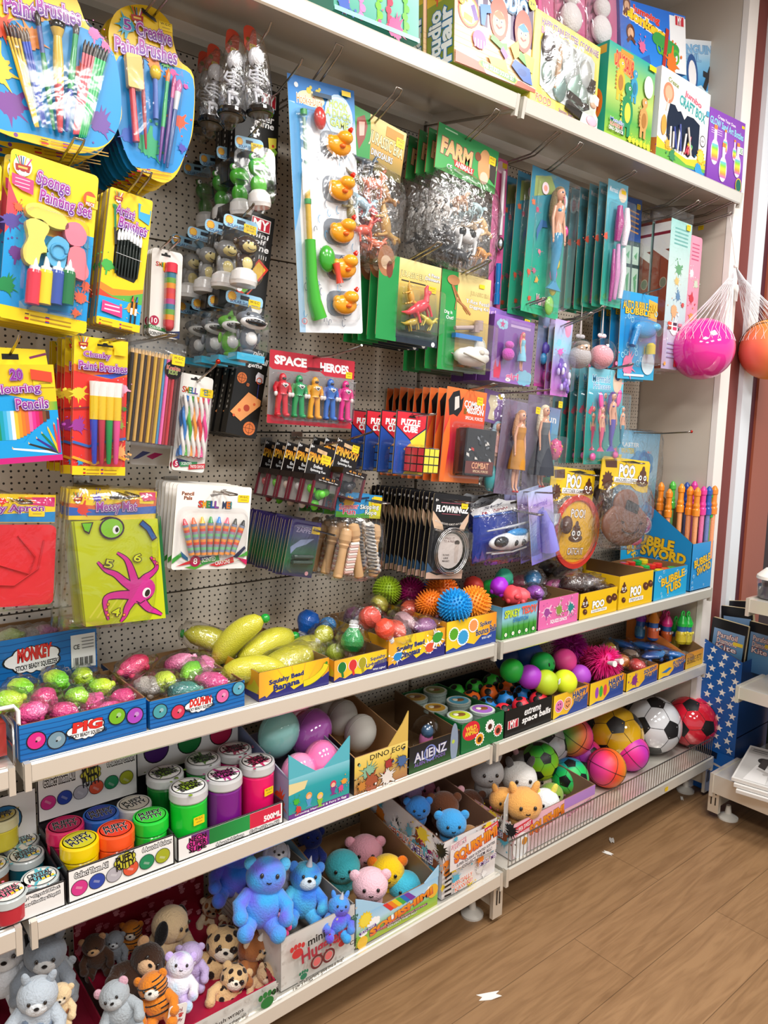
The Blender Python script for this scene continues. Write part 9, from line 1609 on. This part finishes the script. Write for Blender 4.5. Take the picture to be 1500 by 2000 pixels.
plush('large cream dog soft toy with floppy black ears facing away, tallest in its box',320,1850,-.19,.062,'#dcc096','#c8a878','flop','#1c1a1a',rot=(.1,.1,.6),eye='#1c1a1a'); plush('small brown monkey with a tan face at the back left',190,1868,-.12,.036,'#4a3224','#d2a878',earc='#c89a70',rot=(0,-.2,-.4)); plush('dark brown monkey lying with its tan face at the front',255,1918,-.27,.054,'#3c281d','#d8b088',earc='#c89a70',rot=(-.5,.75,-.6)); plush('giraffe patterned soft toy standing at the back right',418,1795,-.09,.042,'#f0dcb8','#e8d0a8',spots=('#a8622a',.19),rot=W_); plush('second giraffe patterned toy under the first',440,1832,-.15,.04,'#ecd4ae','#c8a078',spots=('#8a4a22',.19),rot=(0,.3,-.6)); plush('spotted leopard toy sprawled in front of the giraffes',425,1890,-.25,.062,'#e6c08a','#f4e8d4',spots=('#2a1c14',.15),rot=(-.2,.3,-.5)); plush('second leopard toy low in the front right corner',440,1945,-.33,.045,'#e2bc88','#f4e8d4',spots=('#2a1c14',.15),rot=(-.3,.5,-.5)); plush('brown rhino toy with a white horn in the right corner',488,1885,-.31,.046,'#a8683a','#dcb888','round','#e8d0b0',horn='#f4f0e8',rot=(0,.2,.3),mane='#8a4a24'); plush('orange tiger toy with black stripes at the front of the box',310,1958,-.36,.042,'#e08428','#f6efe4',stripes='#1c1612',rot=(-.2,-.3,-.5)); plush('white lilac and blue tie dyed toy near the front',345,1925,-.33,.042,(lambda v: mixc(mixc('#f0eef8','#b080dc',min(1,max(0,1.6*noise.noise(v*30)))),'#7ac8e8',min(1,max(0,1.6*noise.noise(v*26+V((5,2,1))))))),None,'round','#c8b0e8',rot=(-.4,.2,-.4)); plush('pale grey elephant toy at the front left of the box',240,1975,-.36,.042,'#aab2b8','#c0c6ca','round','#d8a8b8',rot=(-.2,-.4,-.4)); plush('lilac soft toy in the middle of the box',372,1890,-.26,.04,'#cdb8e6','#e8e0f4',rot=W_); plush('tan soft toy in the front right corner',508,1925,-.35,.036,'#d0b088','#e8d4b8',rot=(0,.5,-.3)); plush('grey koala toy at the back beside the monkey',225,1855,-.1,.03,'#8a9098','#c8ccd0',rot=W_); plush('orange tiger toy glimpsed behind the cream dog',258,1838,-.08,.034,'#d8862e','#f2e6d6',stripes='#1c1612',rot=W_)
m=MB(); m.rbox((0,0,0),(.04,.002,.05),.006,'#f2f0ec'); a=Art(m,(-.02,-.0012,.025),(.04,0,0),(0,0,-.05)); a.text('mini',.25,.15,.75,.32,'#8a2a3a'); paw(a,.7,.5,.1,'#c83a3a'); a.text('cuddly',.15,.6,.85,.75,'#8a2a3a'); p=atY(345,1985,-.405); tag(m.build('swing_tag','print',None,p,(0,.2,0)),'white swing tag with red print in front of the tiger toy','tag')
G2='grey soft toys'
for a_ in (('black and white husky toy at the far left edge',8,1900,-.2,.06,'#d8dade','#f0f0f0','flop','#1a1a1c',None),('grey husky toy with a pale muzzle in the left box',85,1905,-.25,.056,'#8a929c','#d8d8d8','point','#7a828c',None),('pale grey tabby toy at the front of the left box',70,1985,-.36,.05,'#b8c2cc','#e0e4e8','point','#a8b2bc',('#7a8aa0',.2)),('dark grey toy at the back of the left box',60,1860,-.12,.055,'#6a6e74','#9a9ea4','round',None,None),('small giraffe patterned toy in the left box',115,1965,-.33,.03,'#e8cca0','#f0e0c8','round',None,('#a8642a',.2)),('silver grey toy at the right of the left box',110,1925,-.2,.042,'#a8aeb4','#c8ccd0','round',None,None)): plush(*a_[:7],ear=a_[7],earc=a_[8],spots=a_[9],rot=(0,.1,-.3),grp=G2)
B='blue fluffy soft toys'
mot=lambda a,b,f=28: (lambda v: mixc(a,b,min(1,max(0,.5+1.1*noise.noise(v*f)))))
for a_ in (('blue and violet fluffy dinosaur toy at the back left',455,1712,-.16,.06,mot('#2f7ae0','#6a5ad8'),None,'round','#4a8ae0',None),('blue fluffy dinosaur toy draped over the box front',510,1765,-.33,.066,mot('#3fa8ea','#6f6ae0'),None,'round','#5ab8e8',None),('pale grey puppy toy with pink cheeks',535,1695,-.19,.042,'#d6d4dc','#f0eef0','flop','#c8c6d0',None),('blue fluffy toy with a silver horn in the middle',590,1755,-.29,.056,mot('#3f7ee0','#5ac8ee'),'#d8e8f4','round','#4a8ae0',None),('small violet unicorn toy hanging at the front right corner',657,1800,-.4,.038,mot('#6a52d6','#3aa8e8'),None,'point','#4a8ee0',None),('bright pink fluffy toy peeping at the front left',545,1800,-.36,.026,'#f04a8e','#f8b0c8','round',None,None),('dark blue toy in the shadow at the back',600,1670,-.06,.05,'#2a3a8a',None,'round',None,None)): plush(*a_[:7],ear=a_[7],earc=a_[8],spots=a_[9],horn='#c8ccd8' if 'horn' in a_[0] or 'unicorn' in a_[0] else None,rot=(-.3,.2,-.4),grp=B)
R_='round squishy softies'
def soft(lab,px,py,y,s,c,ear='round',earc=None,grp=R_,rot=(0,0,-.6),**k): plush(lab,px,py,y,s,c,None,ear,earc,rot=rot,grp=grp,limbs=False,head=1.02,**k)
soft('pink round softie at the back of the rainbow box',712,1690,-.17,.05,'#eaa4b4'); soft('turquoise round softie at the back left of the rainbow box',668,1720,-.22,.048,'#4ac0cc',None); soft('pale pink round softie with a black eye at the front left',722,1755,-.34,.046,'#f4c4d0'); soft('yellow chick softie with an orange beak',755,1728,-.27,.048,'#f4c81a',earc='#ee7a1a'); soft('sky blue round softie at the front right of the rainbow box',790,1758,-.31,.046,'#4ac4e4',None)
C_='assorted squishy softies'
for a_ in (('pink softie at the back of the zebra print box',835,1560,-.12,.042,'#d88ab0'),('lilac softie at the back left of the zebra print box',800,1570,-.15,.036,'#b89ad0'),('blue softie at the left of the zebra print box',815,1598,-.26,.036,'#3a86d8'),('brown softie in the middle of the zebra print box',865,1598,-.25,.045,'#7a4a32'),('pale pink pig softie in the middle of the zebra print box',878,1575,-.19,.038,'#f0b8c4'),('dark brown softie at the right of the zebra print box',915,1592,-.22,.045,'#5a3626'),('sky blue softie with a paler cheek at the front of the zebra print box',880,1632,-.36,.042,'#3f9ada'),('tan softie at the front right of the zebra print box',915,1645,-.35,.028,'#a87a4a')): soft(*a_,grp=C_)
K='cat softies'
soft('grey cat softie standing tall at the back left',950,1535,-.22,.052,'#b6b4b4','point',grp=K,spots=None,stripes=None); soft('white and grey cat softie in the middle with whiskers',1012,1548,-.27,.056,'#e6e4e0','point','#4a4646',grp=K); soft('dark grey cat softie at the back',1020,1512,-.15,.046,'#8a8888','point','#e8b0b8',grp=K); soft('cream softie behind the white cat',1060,1545,-.2,.048,'#f2d8c0',None,grp=K); soft('pink pig softie at the right of the pink box',1110,1560,-.28,.044,'#f4bcc8','round',grp=K); soft('green softie behind the white front cat',1075,1570,-.27,.04,'#9abc4a',None,grp=K); soft('orange cat softie nearest the front',1020,1600,-.36,.056,'#eeb060','point',grp=K); soft('white softie with a yellow ear at the front',1062,1590,-.35,.046,'#f2f4f6','point','#e8e060',grp=K); soft('small orange cat softie at the left behind the flap',980,1585,-.31,.042,'#e8a858','point',grp=K)
# ================================================================== balls
PH=(1+5**.5)/2; IV=[V(p).normalized() for a_ in (-1,1) for b_ in (-PH,PH) for p in ((0,a_,b_),(a_,b_,0),(b_,0,a_))]
def arc_(p,q,R,n=4): return [((p*(1-k/n)+q*(k/n)).normalized())*R for k in range(n+1)]
def football(label,px,py,y,R,c,rot,mt='shiny',cfn=None,grp='footballs on the bottom shelf',black='#17171a'):
 p=atY(px,py,y); p.z=max(p.z,S3+R+.002); r=thing('football',label,'ball',p,rot,grp); MB().ball((0,0,0),R,(lambda v:cfn(v/R)) if cfn else c,32,22).build('ball_body',mt,r); m=MB(); s=MB()
 for v in IV:
  nb=sorted(IV,key=lambda u:-u.dot(v))[1:6]; ps=[(v*2+n)/3 for n in nb]; e=v.orthogonal().normalized(); f=v.cross(e); ps.sort(key=lambda q:math.atan2(q.dot(f),q.dot(e)))
  ps=[v.lerp(q.normalized(),.98) for q in ps]; rim=[]
  for i in range(5): rim+=arc_(ps[i],ps[(i+1)%5],R*1.003,4)[:4]
  mid=[((v*R*1.003).lerp(q,.5)).normalized()*R*1.003 for q in rim]; k=20
  m.add([v*R*1.003]+mid+rim,[(0,1+i,1+(i+1)%k) for i in range(k)]+[(1+i,1+k+i,1+k+(i+1)%k,1+(i+1)%k) for i in range(k)],black,True)
  for n in nb:
   if IV.index(n)>IV.index(v): s.tube(arc_(((v*2+n)/3).normalized(),((v+n*2)/3).normalized(),R*1.001,4),R*.009,black,4)
 m.build('black_patches','rubber',r); s.build('stitching','rubber',r)
football('gold football second largest from the left of the big balls',1200,1440,-.215,.108,'#d8a81a',(.3,.2,.4)); football('silver white football between the gold and red ones',1273,1426,-.255,.112,'#d2d4d8',(.5,-.3,1.0)); football('red football at the far right of the shelf',1350,1408,-.318,.101,'#e01f38',(.2,.5,.2)); football('gold football at the back under the shelf',1262,1372,-.09,.1,'#c89a18',(1,.2,.3)); football('pale grey football in the back left corner',1060,1450,-.1,.095,'#b8babc',(.8,.4,.3))
def grad3(cs,ax):
 def f(v):
  t=max(0,min(.999,(v.dot(ax)+1)/2))*(len(cs)-1); i=int(t); return mixc(cs[i],cs[i+1],t-i)
 return f
A1=V((.3,-.5,-.8)).normalized(); A3=V((.8,-.4,.2)).normalized()
NB='small neon balls'
football('small yellow green neon football at the back left',1055,1487,-.2,.064,'#8ad02a',(.4,.1,.8),'rubber',grad3(['#1aa03a','#8ad82a','#d8e02a','#6ac83a'],A1),NB); football('small green and blue neon football at the front',1113,1517,-.28,.064,'#22b86a',(.1,.7,.4),'rubber',grad3(['#2a6ad0','#1ac05a','#2ad070','#a8e03a'],A1),NB); football('small pink and purple neon football behind the green one',1143,1487,-.2,.062,'#f03a8a',(.7,.2,.9),'rubber',grad3(['#b03ac0','#f02a8a','#f05a5a','#c83ac0'],A3),NB)
def bball(label,px,py,y,R,fn,rot):
 p=atY(px,py,y); p.z=max(p.z,S3+R+.002); r=thing('basketball',label,'ball',p,rot,NB); MB().ball((0,0,0),R,lambda v:fn(v/R),28,20).build('ball_body','rubber',r); m=MB()
 def curve(f): m.tube([f(t*6.2832/28).normalized()*R*1.002 for t in range(28)],R*.018,'#1a1a1c',4,True)
 curve(lambda t:V((math.cos(t),math.sin(t),0))); curve(lambda t:V((0,math.cos(t),math.sin(t))))
 for s in (-1,1): curve(lambda t:V((s*(.62+.22*math.cos(2*t)),math.cos(t)*.8,math.sin(t)*.8)))
 m.build('seam_lines','rubber',r)
bball('rainbow basketball in green, orange and pink at the back',1120,1438,-.17,.072,grad3(['#2ab04a','#f0803a','#f03a8a','#c03ac0'],A3),(.5,.3,.4)); bball('orange and pink basketball nearest the wire fence',1183,1530,-.31,.068,grad3(['#f03aa0','#f0402a','#f08a2a','#b8e03a'],A3),(.2,.4,.3)); bball('magenta basketball right of the orange one',1228,1514,-.29,.068,grad3(['#f02a8a','#c03ab8','#f03a6a','#f05a3a'],A3),(.8,-.2,.9))
# netted balls hanging by the end panel
def net(r,R,top,col):
 m=MB()
 for k in range(22):
  a_=k*.2856
  for s in (-1,1): m.tube([(R*1.01*math.cos(t_)*math.cos(a_+s*.35*t_),R*1.01*math.cos(t_)*math.sin(a_+s*.35*t_),R*1.01*math.sin(t_)) for t_ in (.25,.45,.65)]+[top*.55+V((R*.36*math.cos(a_+s*.4),R*.36*math.sin(a_+s*.4),R*.15)),top*.85+V((R*.1*math.cos(a_),R*.1*math.sin(a_),0)),top],.0007,col,3)
 m.build('net_bag','cloth',r)
K1=atY(1437,520,-.375)
p=atY(1372,682,-.345); r=thing('netted_ball','shiny hot pink ball in a white net by the end panel','ball',p); MB().ball((0,0,0),.109,'#ee2f9c',36,24).build('ball_body','shiny',r); net(r,.109,K1-p,'#f2eef2')
p=atY(1506,682,-.42); r=thing('netted_ball','orange and yellow volleyball in a white net at the right photo edge','ball',p); MB().ball((0,0,0),.115,lambda v:grad3(['#f0605a','#f59a3a','#f8c83a','#f8d84a'],A3)(v/.115),32,22).build('ball_body','rubber',r); m=MB()
for ax in (V((1,0,0)),V((0,1,0)),V((0,0,1))):
 e=ax.orthogonal().normalized(); f=ax.cross(e)
 for d_ in (-.62,-.3,.3,.62): m.tube([(ax*d_+(e*math.cos(t_)+f*math.sin(t_))*.85).normalized()*.1155 for t_ in [k*.22 for k in range(-4 if d_*d_>.2 else -3,5)]],.0016,'#2a2018',4)
m.build('seam_lines','rubber',r); net(r,.115,K1-p,'#eef0f4')
h0=atY(1425,418,-.36); hook(h0.x-.01,h0.z-.02,-.36,'wire hook at the end panel carrying the two netted balls',.02); m=MB(); m.tube([h0,K1],.0014,'#efe9e4',4); m.ball(K1,.008,'#f4f0ea',8,6); tag(m.build('hanging_string','cloth'),'thin white string tying both netted balls to the hook','string')
m=MB(); m.rbox((0,0,0),(.022,.001,.06),.003,'#f4f4f2'); tag(m.build('swing_tag','card',None,atY(1439,572,-.35),(0,.12,0)),'white paper tag hanging between the two netted balls','tag')
# ================================================================== starred kite box, frames and tub on the right
BX=2.815; y0,y1=-.30,-.488; zb_,zf=atX(1374,1242,BX).z,atX(1466,1300,BX).z; t=thing('kite_box','tall blue box with white stars holding kites, by the end panel','display box',(BX,y0,.003)); W=y0-y1; dp=.34
m=MB(); L=[V((0,0,0)),V((0,-W,0)),V((0,-W,zf)),V((0,0,zb_))]; Q=[p+V((dp,0,0)) for p in L]; L2=[p+V((.004,0,0)) for p in L]; m.add(L,[(0,1,2,3)],'#1a5aa8'); m.add(L2,[(3,2,1,0)],'#6a543c'); m.add(Q,[(3,2,1,0)],'#164a8c'); m.add([L[1],Q[1],Q[2],L[2]],[(0,1,2,3)],'#173f7c'); m.add([Q[0],L[0],L[3],Q[3]],[(0,1,2,3)],'#164a8c'); bx(m,.004,dp-.004,-W,0,.25,.254,'#6a543c')
a=Art(m,(-.0003,0,zb_),(0,-W,0),(0,zf*0,-zb_)); f=lambda u,v:(u,v+(1-v)*(1-zf/zb_)*u)
for j in range(11):
 for i in range(4):
  u,v=f(.14+.25*i-.06*(j%2),.035+.062*j)
  if .06<u<.95: a.star(u,v,.085,'#f0ece6')
a.rect(.002,.72,1,1,'#1a62b4'); a.line([(.2,.735),(.65,.75)],.14,'#10203a'); a.line([(.3,.79),(.9,.82)],.07,'#c8c0b8',.03); m.build('starred_box','print',t)
def kite(lab,px,py,px2,py2,X,txt,hh=.2):
 p,q=atX(px,py,X),atX(px2,py2,X); w=(q-p).length; r=thing('kite_pack',lab,'kite',(p+q)/2,(0,0,0),'kite packs'); ex=(q-p).normalized(); ey=V((1,0,0)); r.rotation_euler=Matrix((ex,ey,ex.cross(ey))).transposed().to_euler()
 m,a=cardm(w,hh,.004,'#14161c',t=.012); a.grad(.08,.2,.94,1,['#7a9ac0','#5a8ab0','#3a6a9a'])
 if txt:
  for k,s_ in enumerate(txt): a.text(s_,.2,.26+.12*k,.75,.36+.12*k,'#f0e0dc',out='#7a2a34',ow=.07)
  a.rect(.65,.38,.92,.45,'#e8c83a')
 m.build('pack_front','print',r)
KT=('Parafoil','Diamond','Kite')
kite('black edged parafoil diamond kite pack standing in front of the starred box',1394,1204,1464,1224,2.86,KT); kite('black kite pack leaning behind the front one',1410,1182,1472,1190,2.92,None); kite('dark kite pack at the right behind the shelf edge',1466,1212,1520,1226,2.9,KT); kite('rearmost dark kite pack below the brown boards',1404,1172,1470,1174,3.0,None)
for i in range(3):
 p=V((2.69+.006*i,-.70+.012*i,.2+.016*i)); r=thing('photo_frame_pack',['boxed black and white couple picture frame, lowest of its pile','boxed couple picture frame, middle of its pile','boxed couple picture frame on top of the leaning pile'][i],'picture frame',p,(.1,0,-1.36),'couple picture frames'); m=MB(); m.box((0,0,0),(.21,.27,.012),'#e4e2de'); a=Art(m,(-.105,.135,.0065),(.21,0,0),(0,-.27,0))
 a.rect(.03,.04,.97,.96,'#cfcdca'); a.rect(.03,.04,.97,.22,'#b8b6b2'); a.rect(.08,.08,.4,.1,'#4a4846'); a.rect(.08,.13,.32,.15,'#6a6866')
 for s,hc in ((-1,'#3a3634'),(1,'#2a2624')): a.ell(.42+s*.1,.36,.09,hc,rv=.1); a.ell(.42+s*.06,.4,.06,'#d8d6d2',rv=.075); a.poly([(.5+s*.03,.55),(.5+s*.25,.5),(.5+s*.34,.96),(.5,.96)],'#eceae8' if s<0 else '#e0dedb'); a.line([(.5+s*.22,.6),(.5-s*.1,.72)],.06,'#c8c4c0')
 a.poly([(.3,.3),(.42,.26),(.4,.6),(.28,.55)],'#4a4442'); m.build('boxed_print','print',r)
p=atX(1490,1172,2.66); t=thing('clear_tub','clear tub with a white cloth top and yellow label on the upper right shelf','tub',(2.69,p.y-.02,.859)); MB().lathe([(.05,0),(.055,.07),(.056,.075)],'#8a8a92',24).build('tub_body','blister',t); m=MB(); m.lathe([(.048,.002),(.05,.045)],'#5a5660',20); m.build('tub_filling','rubber',t); MB().lathe([(.058,.07),(.056,.08),(.03,.105),(0,.112)],'#f2efe8',20).build('cloth_top','cloth',t); sticker(t,0,.055,.05,.022,-.057)

# small things at the edges
a,b=atY(0,1402,-.33),atY(24,1512,-.33); r=thing('clear_toy_box','clear box with white rim and red contents, left of the pig tray','toy box',(a.x+.0,-.33,S1+.002)); m=MB(); m.box((-.02,.03,.035),(.06,.05,.06),'#c83a3a'); m.build('contents','plastic',r); m=MB(); m.box((-.015,.03,.05),(.085,.08,.1),'#fff'); m.build('clear_case','blister',r); m=MB(); m.tube([(.027,-.012,0),(.027,-.012,.09),(.02,-.012,.1),(-.06,-.012,.1)],.004,'#f2f2f0',8); m.build('white_rim','plastic',r)
p=atY(27,1470,-.36); m=MB(); m.tube([(p.x,-.362,S1),(p.x,-.362,S1+.075),(p.x,-.1,S1+.075),(p.x,-.1,S1)],.0025,'#a8a6a2',6); m.tube([(p.x,-.362,S1+.035),(p.x,-.1,S1+.035)],.002,'#a8a6a2',6); tag(m.build('wire_divider','chrome'),'grey wire shelf divider at the left of the pig tray','divider')
def dot(px,py,y,lab):
 r=thing('price_sticker',lab,'sticker',atY(px,py,y)); sticker(r,0,.008,.02,.016,0); r.children[0].name='sticker_face'
dot(1302,1541,YB-.005,'tiny yellow sticker on the bottom shelf edge under the footballs')
r=thing('price_sticker','tiny yellow sticker on the beige end panel above the pink card','sticker',atX(1369,445,2.7755),(0,0,-1.57)); sticker(r,0,.008,.022,.016,0); r.children[0].name='sticker_face'
